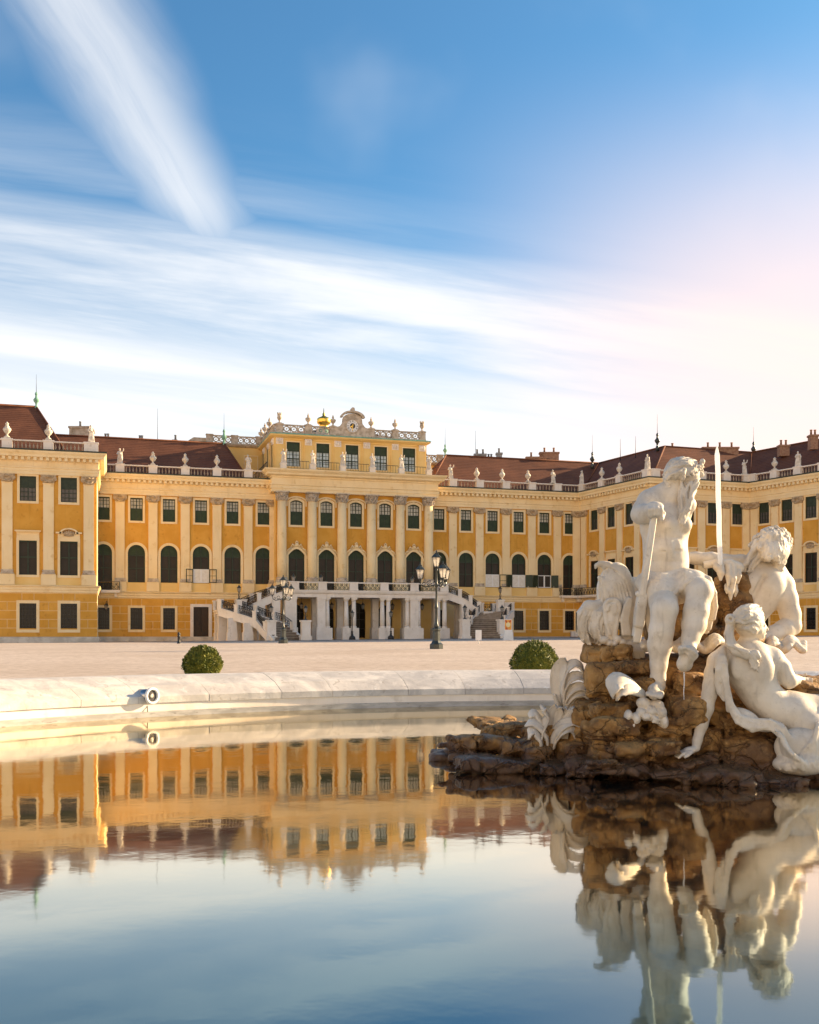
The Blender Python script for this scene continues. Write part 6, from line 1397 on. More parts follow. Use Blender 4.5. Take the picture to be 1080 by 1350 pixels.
for i in range(16): o, p_ = rg.uniform(-4, 4), rg.uniform(-.04, .04); strand_lock(S, J, r, [(963, 824 + o * .3, -.07 + p_), (960 + o, 838, -.12 + p_), (965 + o, 850 - o * .5, -.18 + p_), (978, 860 + o, -.23 + p_), (994 + o, 864 + o, -.25 + p_), (997 + o, 872 + 2 * abs(o), -.245)], 2.0, 1, .5, 1.5, .004, 500 + i)
for i in range(5): strand_lock(S, J, r, [(992 + i * 1.5, 866, -.25), (990 + 2 * i, 874, -.255), (992 + i * 2, 882 + i, -.25)], 1.6, 1, .5, 1.8, .004, 560 + i)
sculpted('hair', S, M['marble'], nym)
S = Sculpt(np.array(P(936, 1040, Y2)) - (0, .75, 0), np.array(P(1125, 850, Y2)) + (0, .35, 0), .0115)
fold = lambda rows, k=.014: S.chain(ch(rows), k)
fold([(955, 855, -.02, 4), (949, 868, -.14, 5.5), (947, 884, -.16, 6), (948, 896, -.15, 5), (946, 905, -.13, 3)]); fold([(953, 857, -.06, 4), (956, 876, -.20, 3.4), (956, 900, -.20, 3), (952, 912, -.16, 3.5)])
fold([(946, 900, -.14, 4), (950, 912, -.15, 4.6), (955, 922, -.17, 3)]); fold([(955, 866, -.17, 2.4), (958, 892, -.21, 3), (959, 916, -.22, 3.6), (961, 936, -.22, 3.6)])
for i in range(7):                                               # long folds that swing under the back and over the hip
    t = i / 6; fold([(956 + 4 * t, 902 + 2 * t, -.20, 2.0), (960 + 5 * t, 930 - 2 * t, -.24 - .03 * t, 2.4), (972 + 4 * t, 952 - 8 * t, -.30 + .02 * t, 2.8), (992 + 2 * t, 963 - 14 * t, -.32 + .02 * t, 2.8), (1013 + 3 * t, 959 - 9 * t, -.34, 2.4), (1026 + 8 * t, 968 - 8 * t, -.36, 2.6), (1034 + 16 * t, 992 - 8 * t, -.37, 2.6)], .012)
S.ell(J(984, 945, -.16), (r(20), .10, r(9)), .03, rot=(0, R(28), 0)); S.ell(J(1012, 957, -.18), (r(22), .12, r(8)), .03)
for i in range(8): t = i / 7; fold([(1028 + 48 * t, 968 - 4 * t + 26 * math.sin(t * 3.1), -.34 - .05 * math.sin(t * 3), 2.8), (1036 + 42 * t, 988 + 10 * math.sin(t * 3.1), -.37, 3.0), (1040 + 40 * t, 1008, -.36, 3.4)], .014)
fold([(1080, 954, -.33, 3.6), (1076, 970, -.36, 4), (1070, 985, -.38, 3.6), (1072, 1008, -.36, 4)]); fold([(1090, 956, -.33, 5), (1088, 985, -.35, 6), (1085, 1012, -.33, 6)])
S.ell(J(1058, 985, -.24), (r(36), .19, r(26)), .04); S.ell(J(1056, 1007, -.30), (r(36), .20, r(15)), .04); S.ell(J(1095, 990, -.14), (r(30), .18, r(28)), .04)
for i in range(9):                                               # cloth hanging in swags from the hip
    t = i / 8; drape(S, Y2, wavy([(1026 + 5 * t, 966 + 4 * t, 2.2), (1033 + 10 * t, 986 + 6 * t, 2.8), (1038 + 22 * t, 1002 + 4 * t, 2.8), (1036 + 34 * t, 1014, 2.2)], .8, RNG, 14), .006, -.2)
for i in range(6):
    t = i / 5; drape(S, Y2, wavy([(1079 + 3 * t, 948 + 4 * t, 2.4), (1072 + 4 * t, 972 + 3 * t, 2.8), (1058 + 16 * t, 992 + 5 * t, 2.8), (1050 + 28 * t, 1008, 2.4)], .8, RNG, 14), .006, -.2)
for i in range(18): x = 1026 + i * 3.6; drape(S, Y2, [(x - 3, 1006 + 2 * math.sin(i * 1.7), 2.6), (x, 1012 + 3 * math.cos(i * 1.3), 3.4), (x + 4, 1017 + 2 * math.sin(i * 2.2), 2.6)], .012, .2)
fold([(1080, 925, .05, 5), (1068, 926, .0, 4), (1056, 930, -.12, 1.5)])
for i in range(5):
    t = i / 4; drape(S, Y2, wavy([(953 + 5 * t, 862, 1.3), (950 + 9 * t, 884, 1.5), (956 + 6 * t, 912, 1.6), (961 + 7 * t, 934, 1.7), (974 + 4 * t, 953 - 8 * t, 1.8), (996, 964 - 14 * t, 1.8), (1014 + 4 * t, 961 - 10 * t, 1.6), (1028 + 8 * t, 972 - 8 * t, 1.5)], .7, RNG, 24), .006, .1)
sculpted('drapery', S, M['marble'], nym)
# ---- the rock
RB = (P(880, 1000, 12.4).x, 12.6, 0)
rock = thing('fountain_rock', RB, 'rugged brown rock islet rising from the pool under the white statues', 'rock')
S = Sculpt((-.05, 10.75, -.22), (6.0, 14.9, 2.75), .023); rg = np.random.default_rng(21)
def bo(x, y, Y, rx, rz, ry, tilt=0, yaw=0, p=4.5, k=.012):
    S.ell(P(x, y, Y), (rx * Y / F, ry, rz * Y / F), k, rot=(R(rg.uniform(-7, 7)), R(tilt), R(yaw + rg.uniform(-14, 14))), p=p, pad=.16)
for a in ((900, 925, 13.2, 105, 62, .95), (1040, 950, 12.7, 120, 60, .9), (860, 985, 12.6, 110, 32, .9), (1000, 1000, 12.35, 130, 30, .72), (840, 905, 13.0, 60, 42, .6),
          (961, 815, 13.25, 25, 60, .30), (965, 860, 13.2, 40, 40, .5), (895, 820, 13.15, 45, 38, .45),
          (794, 897, 12.45, 27, 27, .35), (786, 864, 12.7, 17, 15, .3), (832, 880, 12.25, 32, 11, .3), (812, 862, 12.6, 26, 14, .35), (850, 908, 12.2, 26, 18, .3), (905, 937, 11.85, 25, 22, .3), (910, 903, 12.15, 24, 19, .3), (938, 925, 12.35, 20, 28, .3), (884, 955, 11.9, 26, 14, .3),
          (802, 938, 12.2, 34, 15, .35), (806, 962, 12.0, 44, 15, .4), (842, 985, 11.75, 52, 13, .4, -4), (820, 1013, 11.65, 50, 11, .4, 3), (906, 1005, 11.66, 34, 7, .30, -3), (880, 1022, 11.5, 60, 10, .35, 2), (955, 1020, 11.45, 50, 12, .4, 2), (982, 992, 11.88, 36, 25, .36), (1010, 1030, 11.35, 60, 9, .35), (1095, 1031, 11.75, 50, 10, .4), (930, 975, 12.05, 22, 17, .3), (1110, 985, 12.0, 60, 40, .5),
          (1042, 912, 12.2, 26, 14, .35), (1005, 940, 12.3, 30, 22, .3),
          (659, 958, 13.75, 36, 9, .6, -2), (642, 980, 13.3, 54, 11, .6, 1), (664, 1008, 12.45, 78, 12, .46, 4), (586, 997, 13.55, 26, 10, .36, 2), (612, 990, 13.6, 34, 10, .4), (708, 994, 12.6, 24, 14, .35), (752, 990, 12.5, 20, 17, .35), (768, 1008, 12.0, 28, 13, .35), (778, 958, 12.7, 26, 42, .45), (722, 968, 13.0, 34, 16, .5), (690, 985, 12.9, 40, 12, .5), (740, 1012, 12.2, 40, 9, .4, 5)): bo(*a)
for i in range(60):                                              # smaller stones wedged between the large ones
    x = rg.uniform(775, 1025); y = rg.uniform(905, 1028); Y = 11.45 + (1032 - y) * .0062 + rg.uniform(-.03, .12); q = rg.uniform(6, 14); bo(x, y, Y, q * rg.uniform(1, 1.9), q * rg.uniform(.6, 1), q * .011, rg.uniform(-20, 20), rg.uniform(-30, 30), 2.6)
S.noise(.040, 2.2, 1); S.noise(.034, (2.0, 2.0, 3.6), 12, 'crack'); S.noise(.022, (4, 4, 6), 14, 'crack'); S.noise(.014, (5, 5, 9), 2, True); S.noise(.010, 11, 3, True); S.noise(.008, 20, 4)
me = S.mesh('rock_mass', M['rock'], 2000); at_base(rock.location, me); link('rock_mass', me, rock)
# ---------------------------------------------------------------- carved leaves and shells on the rock
def leaf(mb, pts, ws, side=(1, 0, 0), th=.02, camber=.35, nseg=14, taper=True):
    """curled acanthus leaf: centre line pts, half widths ws; dished across, with a rib"""
    P3 = [np.array(p, float) for p in pts]; q = [2 * P3[0] - P3[1]] + P3 + [2 * P3[-1] - P3[-2]]; C_ = []; W = []
    N = len(P3) - 1
    for j in range(nseg + 1):
        t = min(j / nseg * N, N - 1e-6); i = int(t); f = t - i; a, b, c, d = q[i:i + 4]
        C_.append(.5 * ((2 * b) + (-a + c) * f + (2 * a - 5 * b + 4 * c - d) * f * f + (-a + 3 * b - 3 * c + d) * f ** 3)); W.append(np.interp(t, range(len(ws)), ws))
    vs = []; fs = []; K = 9; side = np.array(side, float)
    for j in range(nseg + 1):
        d = C_[min(j + 1, nseg)] - C_[max(j - 1, 0)]; d /= np.linalg.norm(d); s = side - d * (side @ d); s /= np.linalg.norm(s); n = np.cross(d, s)
        for layer in (0, 1):
            for k in range(K):
                u = -1 + 2 * k / (K - 1); rip = .10 * math.cos(u * 9.4) if abs(u) < .9 else 0
                off = (-camber * (u * u) + rip) * W[j] - (th if layer else 0); vs.append(C_[j] + s * u * W[j] + n * off)
    for j in range(nseg):
        for k in range(K - 1):
            a = j * 2 * K + k; b = a + 2 * K; fs.append((a, a + 1, b + 1, b)); fs.append((a + K, b + K, b + K + 1, a + K + 1))
        for k in (0, K - 1): a = j * 2 * K + k; b = a + 2 * K; fs.append((a, b, b + K, a + K))
    for j in (0, nseg):
        for k in range(K - 1): a = j * 2 * K + k; fs.append((a, a + 1, a + K + 1, a + K))
    mb.add(vs, fs, True)
def leaf_thing(label, base, Y, rows, cat='carving', group=None, name='carved_leaves'):
    b = P(base[0], base[1], Y); o = thing(name, b, label, cat, group); s = Y / F
    for pts, ws, sd_ in rows:
        mb = MB(); leaf(mb, [P(x, y, Y + d) - b for x, y, d in pts], [w_ * s * 1.25 for w_ in ws], sd_); link('leaf', mb.mesh('leaf', M['marble']), o)
    return o
FR = (.1, -.72, -.68)
leaf_thing('upright white carved leaf plant on the rock edge behind the lower leaf plant', (746, 935), 12.95, [
    ([(743, 934, 0), (737, 905, .02), (738, 885, 0), (747, 874, -.04), (757, 876, -.10)], [6, 8, 8, 7, 3], (1, -.6, 0)),
    ([(747, 934, -.04), (744, 905, -.05), (748, 885, -.06), (757, 877, -.10), (764, 881, -.12), (768, 890, -.14)], [5, 7, 7, 6, 5, 1], FR),
    ([(746, 932, -.06), (745, 912, -.08), (752, 897, -.10), (763, 893, -.13), (771, 900, -.15), (774, 908, -.15)], [4, 6, 6.5, 6, 4.5, .8], FR),
    ([(747, 934, -.08), (748, 920, -.10), (756, 910, -.12), (766, 907, -.15), (774, 912, -.17), (777, 918, -.17)], [4, 6, 6, 5.5, 4, .8], FR),
    ([(748, 935, -.10), (750, 926, -.12), (758, 917, -.14), (768, 916, -.17), (774, 922, -.19), (776, 929, -.19)], [4, 5.5, 6, 5.5, 4, .8], FR),
    ([(749, 936, -.12), (753, 932, -.14), (761, 926, -.16), (769, 926, -.19), (775, 933, -.21), (777, 941, -.21)], [4, 5, 5.5, 5, 3.5, .8], FR),
    ([(741, 934, -.02), (734, 918, -.03), (732, 916, -.05)], [5, 4, 1], FR)], group='carved stone leaf plants on the rock')
leaf_thing('low white carved leaf plant at the left foot of the rock', (722, 988), 12.6, [
    ([(728, 984, 0), (727, 960, .0), (731, 944, -.02), (739, 933, -.05), (744, 937, -.10)], [7, 8, 8, 7, 4], (1, -.4, 0)),
    ([(738, 984, -.05), (741, 960, -.05), (744, 942, -.08), (749, 935, -.12), (754, 944, -.15)], [8, 9, 9, 8, 4], (1, -.4, 0)),
    ([(732, 986, -.10), (734, 970, -.12), (743, 958, -.14), (755, 954, -.18), (766, 960, -.21)], [5, 7, 7, 6, .8], FR),
    ([(730, 987, -.13), (734, 975, -.15), (742, 965, -.17), (752, 964, -.21), (758, 975, -.24)], [5, 6.5, 7, 6, .8], FR),
    ([(722, 984, 0), (720, 965, -.01), (716, 950, -.03), (707, 938, -.07), (699, 942, -.11), (698, 947, -.12)], [6, 7, 7, 6, 4, 1], FR),
    ([(724, 985, -.08), (722, 968, -.09), (713, 955, -.12), (702, 951, -.16), (692, 957, -.19)], [6, 7, 7, 6, .8], FR),
    ([(716, 985, -.12), (714, 972, -.13), (706, 962, -.16), (699, 964, -.19), (696, 975, -.21)], [7, 7.5, 7, 5.5, .8], FR),
    ([(712, 984, -.10), (717, 962, -.10), (724, 945, -.10), (717, 932, -.12), (716, 938, -.16)], [6, 6, 6, 5, 2], FR)], group='carved stone leaf plants on the rock')
leaf_thing('curled white carved leaf cluster under the seated figure\'s lowered foot', (852, 925), 11.75, [
    ([(848, 912, .1), (836, 900, .02), (820, 893, -.06), (808, 900, -.12), (805, 914, -.15), (808, 922, -.15)], [7, 10, 12, 11, 8, 1], (.1, -.7, -.7)),
    ([(852, 914, .05), (840, 906, -.02), (826, 903, -.10), (814, 912, -.16), (812, 924, -.18)], [6, 9, 10, 8, 1], (.1, -.7, -.7))])
J, r, ch = px(11.75); knob = thing('carved_foliage', P(856, 932, 11.75), 'lumpy white carved foliage that the seated figure rests a foot on', 'carving')
S = Sculpt(np.array(P(820, 972, 11.75)) - (0, .35, 0), np.array(P(886, 902, 11.75)) + (0, .3, 0), .009)
for x, y, d, q, ry in ((849, 920, -.05, 10, 8), (858, 930, -.10, 9, 8), (866, 922, -.06, 10, 7), (870, 932, -.08, 9, 10), (874, 944, -.06, 7, 11), (845, 932, -.08, 6, 7), (838, 940, -.08, 6, 8), (828, 936, -.05, 5, 8), (833, 948, -.06, 4, 6), (851, 938, -.1, 6, 5), (862, 940, -.12, 7, 5)): S.ell(J(x, y + 7, d + .05), (r(q), .11, r(ry)), .012, rot=(0, R(RNG.uniform(-30, 30)), 0))
for i in range(34):
    x, y = RNG.uniform(828, 878), RNG.uniform(919, 957); a = RNG.uniform(-.4, 1.9); drape(S, 11.75, [(x + 9 * math.cos(a) * q + 2 * math.sin(q * 4), y + 9 * math.sin(a) * q, 1.9 - 1.0 * q) for q in np.linspace(0, 1, 6)], .006, .3)
S.noise(.006, 9, 31); sculpted('foliage_body', S, M['marble'], knob, 200)
# the scrolled sea shell to the left of the oar
Y3 = 12.9; J, r, ch = px(Y3)
shell = thing('carved_shell', P(812, 858, Y3), 'scrolled white carved shell with drooping plumes standing left of the oar', 'carving')
S = Sculpt(np.array(P(760, 876, Y3)) - (.02, .6, .02), np.array(P(852, 738, Y3)) + (.03, .45, .03), .0105)
S.ell(J(810, 776), (r(23), .21, r(35)), .02, rot=(0, R(9), 0)); S.ell(J(818, 800, 0), (r(24), .22, r(30)), .03); S.chain(ch([(806, 752, -.02, 12), (801, 747, -.03, 7), (796, 744, -.04, 4.5), (791, 743, -.05, 3.2), (786.5, 745, -.06, 2.4), (785, 749, -.06, 1.5)]), .02); S.chain(ch([(797, 768, -.10, 6), (792, 762, -.1, 4), (789, 761, -.1, 1.8)]), .015)
for i in range(10):                                              # flutes of the standing plume
    u = -1 + 2 * (i + .5) / 10; drape(S, Y3, spline([(803 + 8 * u, 748 + 5 * u * u, 1.0), (808 + 18 * u, 766, 1.7), (812 + 22 * u, 790, 1.9), (815 + 20 * u, 814, 1.5)], 12), .010, -.1, True)
S.ell(J(836, 784, .15), (r(14), .2, r(24)), .03); S.ell(J(832, 826, -.02), (r(14), .16, r(26)), .03); S.ell(J(800, 826, -.02), (r(14), .16, r(22)), .03)
for k, (pts) in enumerate(([(792, 800, -.05, 9), (778, 802, -.1, 11), (769, 812, -.12, 10), (767, 828, -.12, 8.5), (772, 842, -.12, 6), (778, 850, -.12, 2.5)], [(796, 806, -.12, 8), (787, 814, -.16, 10), (784, 828, -.18, 9), (788, 842, -.17, 6), (791, 849, -.16, 2.5)], [(800, 812, -.05, 9), (792, 830, -.1, 9), (790, 850, -.08, 6)], [(776, 812, .05, 10), (772, 832, .02, 9), (780, 852, .0, 7)])): S.chain(ch(pts), .012)
for k in range(8): drape(S, Y3, spline([(771 + 3.4 * k, 803 + 1.0 * k, 1.5), (764 + 4.0 * k, 824, 2.4), (769 + 3.6 * k, 849, 1.6)], 9), .010, -.1, True)
S.chain(ch([(806, 838, -.18, 8), (806, 818, -.22, 8.5), (808, 802, -.24, 7), (812, 793, -.26, 5)]), .02)
S.chain([(J(807 + 9.5 * math.cos(a), 801 - 10 * math.sin(a), -.27), r(3.2)) for a in np.linspace(-.9, 3.6, 16)], .01); S.chain([(J(807 + 5.5 * math.cos(a), 803 - 6 * math.sin(a), -.29), r(2.2)) for a in np.linspace(-.9, 3.4, 14)], .008)
S.chain(ch([(798, 806, -.26, 3.2), (800, 822, -.27, 3), (804, 836, -.26, 2.6)]), .01); S.chain(ch([(814, 808, -.26, 3.4), (813, 824, -.27, 3), (811, 838, -.25, 2.6)]), .01)
S.chain(ch([(826, 842, -.1, 9), (826, 822, -.15, 9), (828, 802, -.18, 8), (829, 792, -.2, 5)]), .02)
for k in range(3): S.chain(ch([(822 + k * 4, 836, -.26, 2.4), (820 + k * 3.5, 818, -.27, 2.8), (824 + k * 3.4, 800, -.28, 2.6), (829 + k * 1.5, 790, -.27, 2.6), (833, 793, -.28, 1.6)]), .008)
for x, y, q in ((797, 844, 6), (804, 848, 5), (814, 843, 6), (821, 847, 5), (810, 849, 4.5)): S.ell(J(x, y, -.24), (r(q), .06, r(q * .9)), .012)
for k in range(11): x = 819 + k * 2.9; S.chain(ch([(x, 848 + 1.5 * math.sin(k), -.22, 2.2), (x + .6, 858, -.25, 2.5), (x + .4, 867 + 1.5 * math.cos(k * 1.7), -.22, 1.8)]), .006)
S.chain(ch([(818, 846, -.12, 8), (836, 850, -.1, 9), (848, 852, -.05, 9)]), .02); S.noise(.005, 10, 7)
sculpted('shell_body', S, M['marble'], shell, 400)
# rippled shell edge the figures sit on
J, r, ch = px(12.45); ledge = thing('carved_ledge', P(930, 866, 12.45), 'rippled white stone shell edge between the seated figure\'s legs and the woman', 'carving')
S = Sculpt(np.array(P(840, 880, 12.45)) - (0, .5, 0), np.array(P(962, 830, 12.45)) + (0, .6, .02), .012)
for k, d in enumerate((-.12, -.04, .05, .14)):
    S.chain([(J(848 + 3.6 * i, 852 + k * -2.2 + 6.5 * math.sin(i * .62 + k * .35) * (.5 + i / 50), d + .05 * math.sin(i * .9)), r(4.2)) for i in range(31)], .014)
sculpted('ledge_body', S, M['marble'], ledge, 400)
J, r, ch = px(12.9); ledge2 = thing('carved_ledge', P(1040, 850, 12.9), 'rippled white stone shell edge under the reclining man\'s elbow', 'carving')
S = Sculpt(np.array(P(996, 874, 12.9)) - (0, .5, 0), np.array(P(1068, 834, 12.9)) + (0, .6, .02), .012)
for k, d in enumerate((-.18, -.10, -.02, .08)):
    S.chain([(J(1002 + 3.2 * i, 853 + k * -2.4 + 4.5 * math.sin(i * .8 + k * .3), d + .04 * math.sin(i)), r(4.4)) for i in range(19)], .014)
sculpted('ledge_body', S, M['marble'], ledge2, 400)
# white dripstone at the mouth of the jet
J, r, ch = px(12.95); drip = thing('carved_drips', P(952, 745, 12.95), 'white carved dripping icicles on top of the rock below the water jet', 'carving')
S = Sculpt(np.array(P(925, 800, 12.95)) - (0, .35, 0), np.array(P(985, 730, 12.95)) + (0, .35, .02), .0105)
S.chain(ch([(930, 745, -.05, 5), (945, 742, -.1, 5), (962, 743, -.1, 6), (974, 748, -.05, 7)]), .02)
for x, y0, y1, q, d in ((950, 746, 764, 4.8, -.2), (944, 744, 752, 4, -.18), (960, 746, 772, 4, -.2), (966, 748, 778, 4.5, -.17), (972, 750, 768, 5, -.12), (963, 770, 790, 4, -.16), (958, 772, 782, 3, -.18), (969, 772, 786, 3.5, -.12)): S.chain(ch([(x, y0, d + .05, q), (x + .5, (y0 + y1) / 2, d, q * 1.05), (x + .2, y1, d, q * .45)]), .012)
sculpted('drip_body', S, M['marble'], drip, 200)
# the jet of water itself, and the thin dribbles
p = P(949.5, 748, 12.78); top = P(945.5, 588, 12.78)
mb = MB(); n = 26; mb.tube([tuple((p.lerp(top, i / n) - p) + Vector((.003 * math.sin(i * .7), .003 * math.cos(i * .6), 0))) for i in range(n + 1)], [.031 - (.024 * max(0, i / n - .93) / .07) for i in range(n + 1)], 14)
tag(link('water_jet', mb.mesh('water_jet', M['jet']), None, p), 'tall thin white jet of water rising behind the bearded seated statue', 'water jet')
p = P(902, 886, 11.66); mb = MB(); mb.tube([(0, 0, 0), (.003, 0, -.1), (-.004, 0, -.22), (.002, 0, -.36)], [.010, .006, .005, .004], 6); tag(link('water_drip', mb.mesh('water_drip', M['jet']), None, p), 'thin dribble of water falling from the raised foot of the seated statue', 'water drip')
# ---------------------------------------------------------------- statues and vases along the roofs
def small_figure(seed):
    rn = random.Random(seed); S = Sculpt((-.55, -.5, 0), (.55, .5, 2.05), .028); s = rn.choice((-1, 1)); k = .05
    S.ell((0, 0, .06), (.36, .32, .07), .02, p=5.0); S.chain([((-.12, 0, .1), .15), ((-.11, -.02, .55), .15), ((-.08, 0, .95), .17)], k); S.chain([((.14, -.06, .1), .13), ((.12, -.10, .55), .14), ((.08, 0, .95), .17)], k)
    S.ell((0, 0, 1.0), (.22, .17, .18), k); S.ell((.02 * s, 0, 1.35), (.22, .15, .24), .07); S.chain([((.03 * s, 0, 1.55), .09), ((.03 * s, 0, 1.68), .075)], .05); S.ell((.04 * s, -.01, 1.80), (.105, .125, .14), .02)
    S.chain([((.22 * s, 0, 1.50), .085), ((.33 * s, -.06, 1.25), .075), ((.20 * s, -.22, 1.12), .06)], .03)
    if seed % 2: S.chain([((-.22 * s, 0, 1.50), .085), ((-.40 * s, -.05, 1.62), .07), ((-.44 * s, -.08, 1.88), .055)], .03)
    else: S.chain([((-.22 * s, 0, 1.50), .085), ((-.34 * s, -.02, 1.26), .075), ((-.38 * s, -.08, 1.0), .06)], .03)
    for i in range(7): x = -.24 + .08 * i; S.chain([((x * .6 + .05 * s, -.13, 1.15), .03), ((x, -.17, .7), .045), ((x * 1.25, -.16, .15), .055)], .02)
    S.chain([((.22 * s, -.05, 1.5), .05), ((-.1 * s, -.17, 1.2), .05), ((-.26 * s, -.1, .95), .05)], .02); S.chain([((-.22 * s, .1, 1.5), .06), ((-.2 * s, .15, .8), .10), ((-.15 * s, .15, .15), .14)], .04)
    return S.mesh('roof_figure', M['marble'])
FIG = [small_figure(i) for i in (1, 2, 3, 4)]
mb = MB(); mb.box(-.3, .3, -.3, .3, 0, .12); vase(mb, (0, 0, .1)); VASE = mb.mesh('stone_vase', M['marble'])
mb = MB(); mb.box(-.3, .3, -.3, .3, 0, .1); mb.lathe([(.2, .1), (.09, .25), (.12, .4), (.34, .62), (.40, .85), (.34, .95), (.10, 1.02), (.16, 1.15), (.14, 1.3), (.05, 1.42), (.07, 1.5), (.01, 1.58)], 12); VASE2 = mb.mesh('attic_vase', M['oldstone'])
mb = MB(); mb.box(-.28, .28, -.28, .28, 0, .1); mb.lathe([(.2, .1), (.09, .22), (.1, .38), (.28, .6), (.33, .8), (.24, .95), (.30, 1.05), (.22, 1.08)], 12)
for i in range(7): a = i * .9; mb.tube([(.12 * math.cos(a), .12 * math.sin(a), 1.0), (.24 * math.cos(a), .24 * math.sin(a), 1.25), (.30 * math.cos(a), .30 * math.sin(a), 1.45)], [.09, .09, .03], 5)
VASE3 = mb.mesh('flower_vase', M['oldstone'])
ORD = ['first', 'second', 'third', 'fourth', 'fifth', 'sixth', 'seventh', 'eighth']
def roof_piece(kind, fr, u, v, z, label, i=0, s=1.0):
    me = {'s': FIG[i % 4], 'v': VASE, 'a': VASE2, 'f': VASE3}[kind]
    nm = 'roof_statue' if kind == 's' else 'stone_vase'
    o = tag(link(nm, me, None, fr.p(u, v, z), fr.a + (.25 * math.sin(i * 2.1) if kind == 's' else 0)), label, 'statue' if kind == 's' else 'vase', 'stone figures along the roof edges' if kind == 's' else 'stone vases along the roof edges'); o.scale = (s, s, s); return o
ZB = H(20.08) + 1.17
roof_piece('v', FL, BP[-3], -.15, ZB, 'white stone vase on the left block parapet, left of two', 0, 1.05); roof_piece('v', FL, BP[-2], -.15, ZB, 'white stone vase on the left block parapet, right of two, before the roof hip', 0, 1.05); roof_piece('s', FL, -.6, -.15, ZB, 'white stone figure with a raised arm on the right corner of the left block', 1, 1.0)
rows = [('s', 'white stone figure on the left range parapet, just right of the left block', 2), ('v', 'white stone vase on the left range parapet, leftmost of three', 0), ('v', 'white stone vase on the left range parapet, middle of three', 0), ('v', 'white stone vase on the left range parapet, rightmost of three', 0), ('s', 'white stone figure on the left range parapet, beside the raised clock centre', 3)]
for (k, lb, i), u in zip(rows, pl): roof_piece(k, FM, u, -.15, ZB, lb, i)
up = [pr[0] - 3.865 + .1] + pr
rows = [('s', 'white stone figure on the right range parapet, beside the raised clock centre', 0), ('v', 'white stone vase on the right range parapet, leftmost of three', 0), ('v', 'white stone vase on the right range parapet, middle of three', 0), ('v', 'white stone vase on the right range parapet, rightmost of three', 0), ('s', 'white stone figure on the right range parapet, right of the three vases', 1)]
for (k, lb, i), u in zip(rows, [FM.u(x, -.15) for x in (594, 628.5, 662, 696, 729)]): roof_piece(k, FM, u, -.15, ZB, lb, i)
roof_piece('s', FA, .5, -.1, ZB, 'white stone figure on the parapet at the inner corner of the right wing', 2); roof_piece('v', FA, PA[1], -.15, ZB, 'white stone vase on the side wing parapet, farther of two', 0); roof_piece('v', FA, PA[2], -.15, ZB, 'white stone vase on the side wing parapet, nearer of two', 0)
roof_piece('s', FA, LA - .5, -.1, ZB, 'white stone figure on the outer corner of the right wing, left of the bearded statue', 3); roof_piece('v', FB, PB[1], -.15, ZB, 'white stone vase on the parapet directly behind the bearded statue\'s head', 0); roof_piece('v', FB, PB[3], -.15, ZB, 'white stone vase on the parapet right behind the water jet', 0)
roof_piece('s', FB, LB - .9, -.1, ZB, 'white stone figure on the parapet right of the water jet', 0); roof_piece('v', FC, PC[1], -.15, ZB, 'white stone vase on the rightmost stretch of parapet', 0); roof_piece('s', FC, PC[2], -.15, ZB, 'white stone figure on the rightmost stretch of parapet', 1)
ZA = H(26.42) + 1.2
for u, k, lb in zip(APX[:2] + [AU[2] - 2.6, AU[2] + 2.6] + APX[4:], 'faaaaf', ('flower filled stone vase on the left corner of the clock storey', 'weathered stone vase on the clock storey, between its left corner and the gilded lantern', 'weathered stone vase on the clock storey, just left of the clock', 'weathered stone vase on the clock storey, just right of the clock', 'weathered stone vase on the clock storey, second from its right corner', 'flower filled stone vase on the right corner of the clock storey')): roof_piece(k, FM, u, va - .05, ZA, lb)
for u, lb in zip((.6, 4.1, 7.9), ('weathered stone vase on the left side of the clock storey, rearmost of three', 'weathered stone vase on the left side of the clock storey, middle of three', 'weathered stone vase on the left side of the clock storey, nearest its front corner')): roof_piece('a', FS, u, -.05, ZA, lb)
for i, u in enumerate(APX):
    o = roof_piece('s', FM, u, V - .55, H(21.24) + .75, 'small white figure on the clock storey terrace, %s from the left' % ORD[i], i, .95)
    mb = MB(); mb.box(-.36, .36, -.34, .34, 0, .75); mb.box(-.42, .42, -.4, .4, .62, .752); put('figure_pedestal', mb.mesh('figure_pedestal', M['stone']), palace, FM, u, V - .55, H(21.24))
# finials and chimneys
def finial(x, Y, z, m, label, rod, s=1.0):
    X = (x - 540) * Y / F; o = thing('roof_finial', (X, Y, z), label, 'finial')
    mb = MB(); mb.lathe([(.28 * s, -.5), (.28 * s, .2 * s), (.14 * s, .4 * s), (.20 * s, .7 * s), (.45 * s, 1.0 * s), (.48 * s, 1.2 * s), (.2 * s, 1.5 * s), (.16 * s, 1.8 * s), (.25 * s, 2.0 * s), (.1 * s, 2.3 * s)], 10); link('finial_body', mb.mesh('finial_body', M[m]), o)
    mb = MB(); mb.tube([(0, 0, 2.2 * s), (0, 0, 2.2 * s + rod)], [.045, .015], 5); link('lightning_rod', mb.mesh('lightning_rod', M['iron']), o); o.scale = (.72, .72, .82)
pt = FL.p(ur_, 8.2, 0); finial(48, pt.y, H(26.4), 'copper', 'green copper finial with a tall rod on the left block roof', 2.6)
pt = FM.p(FM.u(296, 8.2), 8.2, 0); finial(295.5, pt.y, H(25.8), 'copper', 'green copper finial on the roof end left of the clock storey', 2.8, 1.1)
pt = FM.p(ur, 8.2, 0); finial(587, pt.y, H(25.8), 'copper', 'pale green finial on the roof end right of the clock storey', 3.0, .9)
RR = sweep(chain, [(-8.2, 0)], False).v
finial(781, RR[1][1] - 2, H(25.2), 'bronze', 'dark finial on the roof where the right wing begins', 3.2, 1.1); mb = MB()
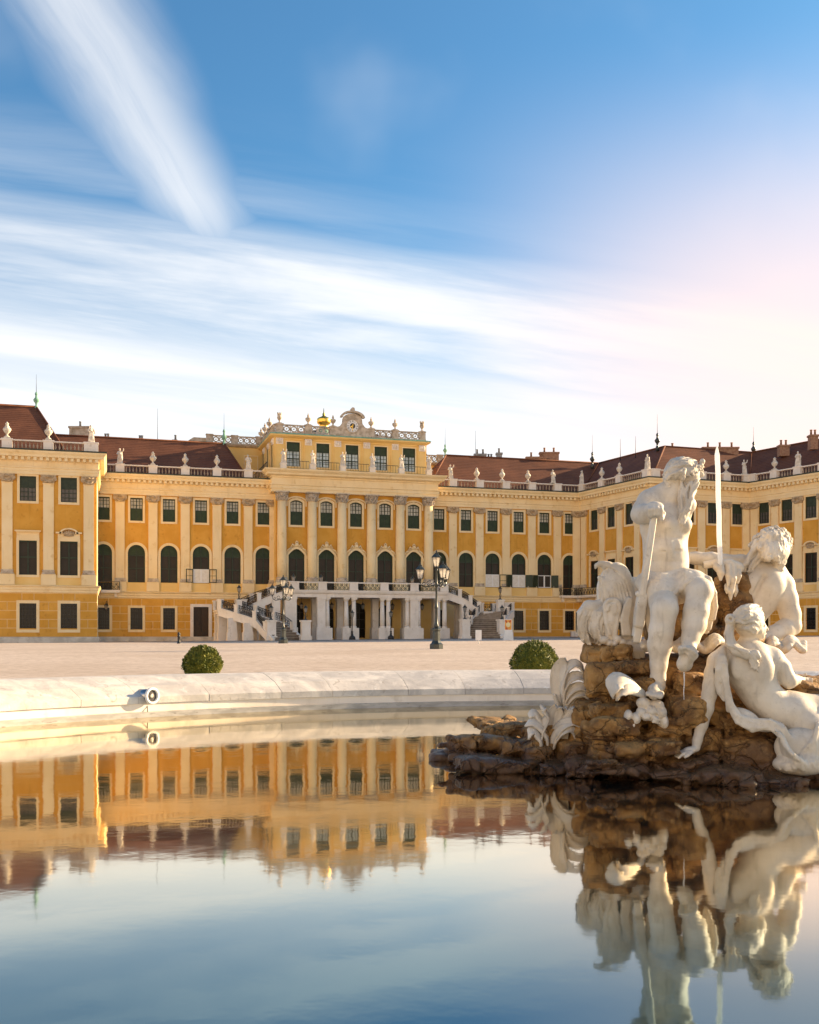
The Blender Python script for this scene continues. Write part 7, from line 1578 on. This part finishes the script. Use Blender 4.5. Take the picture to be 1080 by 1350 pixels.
finial(866.7, RR[2][1], H(25.7), 'bronze', 'dark finial on the roof corner left of the bearded statue\'s head', 3.2, 1.1); finial(993.5, RR[3][1], H(25.4), 'bronze', 'dark finial on the roof corner right of the water jet', 2.6, 1.1)
def chimney(x, Y, z, w_, h, pots, label, m='brick'):
    X = (x - 540) * Y / F; o = thing('chimney', (X, Y, z), label, 'chimney', 'roof chimneys')
    mb = MB(); mb.box(-w_ / 2, w_ / 2, -.5, .5, -1.6, h); mb.box(-w_ / 2 - .1, w_ / 2 + .1, -.6, .6, h - .25, h); link('stack', mb.mesh('chimney_stack', M[m]), o)
    for i in range(pots): mb = MB(); mb.lathe([(.16, 0), (.13, .55), (.18, .6), (.18, .7)], 8); link('pot', mb.mesh('chimney_pot', M['lead'] if m != 'brick' else M['brick']), o, (-w_ / 2 + w_ * (i + .5) / pots, 0, h))
yr = lambda x, v=9.0: FM.p(FM.u(x, v), v, 0).y
for x, w_, h, n, m, lb in ((106, 2.6, 1.3, 1, 'oldstone', 'chimney rising beside the figure on the left block corner'), (141, .7, .3, 2, 'lead', 'pair of small pipes on the left range ridge, nearer the left block'), (186, .6, .3, 2, 'lead', 'pair of small pipes on the left range ridge, farther from the left block'), (231.5, .5, .6, 1, 'lead', 'single tall pipe on the left range ridge'), (633, 1.7, .9, 2, 'lead', 'pale twin flue on the right range ridge, leftmost'), (646, .8, .3, 2, 'lead', 'low pipes on the right range ridge beside the twin flue'), (658, .8, 1.2, 1, 'lead', 'single thick flue on the right range ridge'), (707, 3.0, .9, 2, 'brick', 'low wide brick chimney on the right range ridge'), (724, 2.8, 1.7, 2, 'brick', 'tall brick chimney on the right range ridge')):
    chimney(x, yr(x), H(25.6) if x > 130 else H(26.0), w_, h, n, lb, m)
ym = (RR[2][1] + RR[3][1]) / 2 + 1
for x, Y, w_, h, n, lb in ((886.5, ym, 2.2, .7, 1, 'brick chimney left of the bearded statue\'s head on the right wing roof'), (949, ym, 5.0, .8, 3, 'wide brick chimney on the right wing roof behind the water jet'), (1033, RR[3][1] - 8, 1.3, -.1, 2, 'small brick chimney on the rightmost roof ridge, left of two'), (1072, RR[3][1] - 13, 1.0, .3, 2, 'small brick chimney on the rightmost roof ridge, right of two')): chimney(x, Y, H(25.6), w_, h, n, lb)
for i, (x, h) in enumerate(((208, 4.6), (627, 4.2), (818, 2.0), (838, 2.4))):
    Y = yr(x) if x < 700 else RR[2][1] + 4; mb = MB(); mb.tube([(0, 0, -1), (0, 0, h)], [.05, .015], 5); tag(link('lightning_rod', mb.mesh('roof_rod', M['iron']), None, ((x - 540) * Y / F, Y, H(25.7))), ('thin rod on the left range ridge', 'thin rod on the right range ridge', 'short thin rod on the side wing ridge, farther one', 'short thin rod on the side wing ridge, nearer one')[i], 'rod', 'thin lightning rods on the roofs')
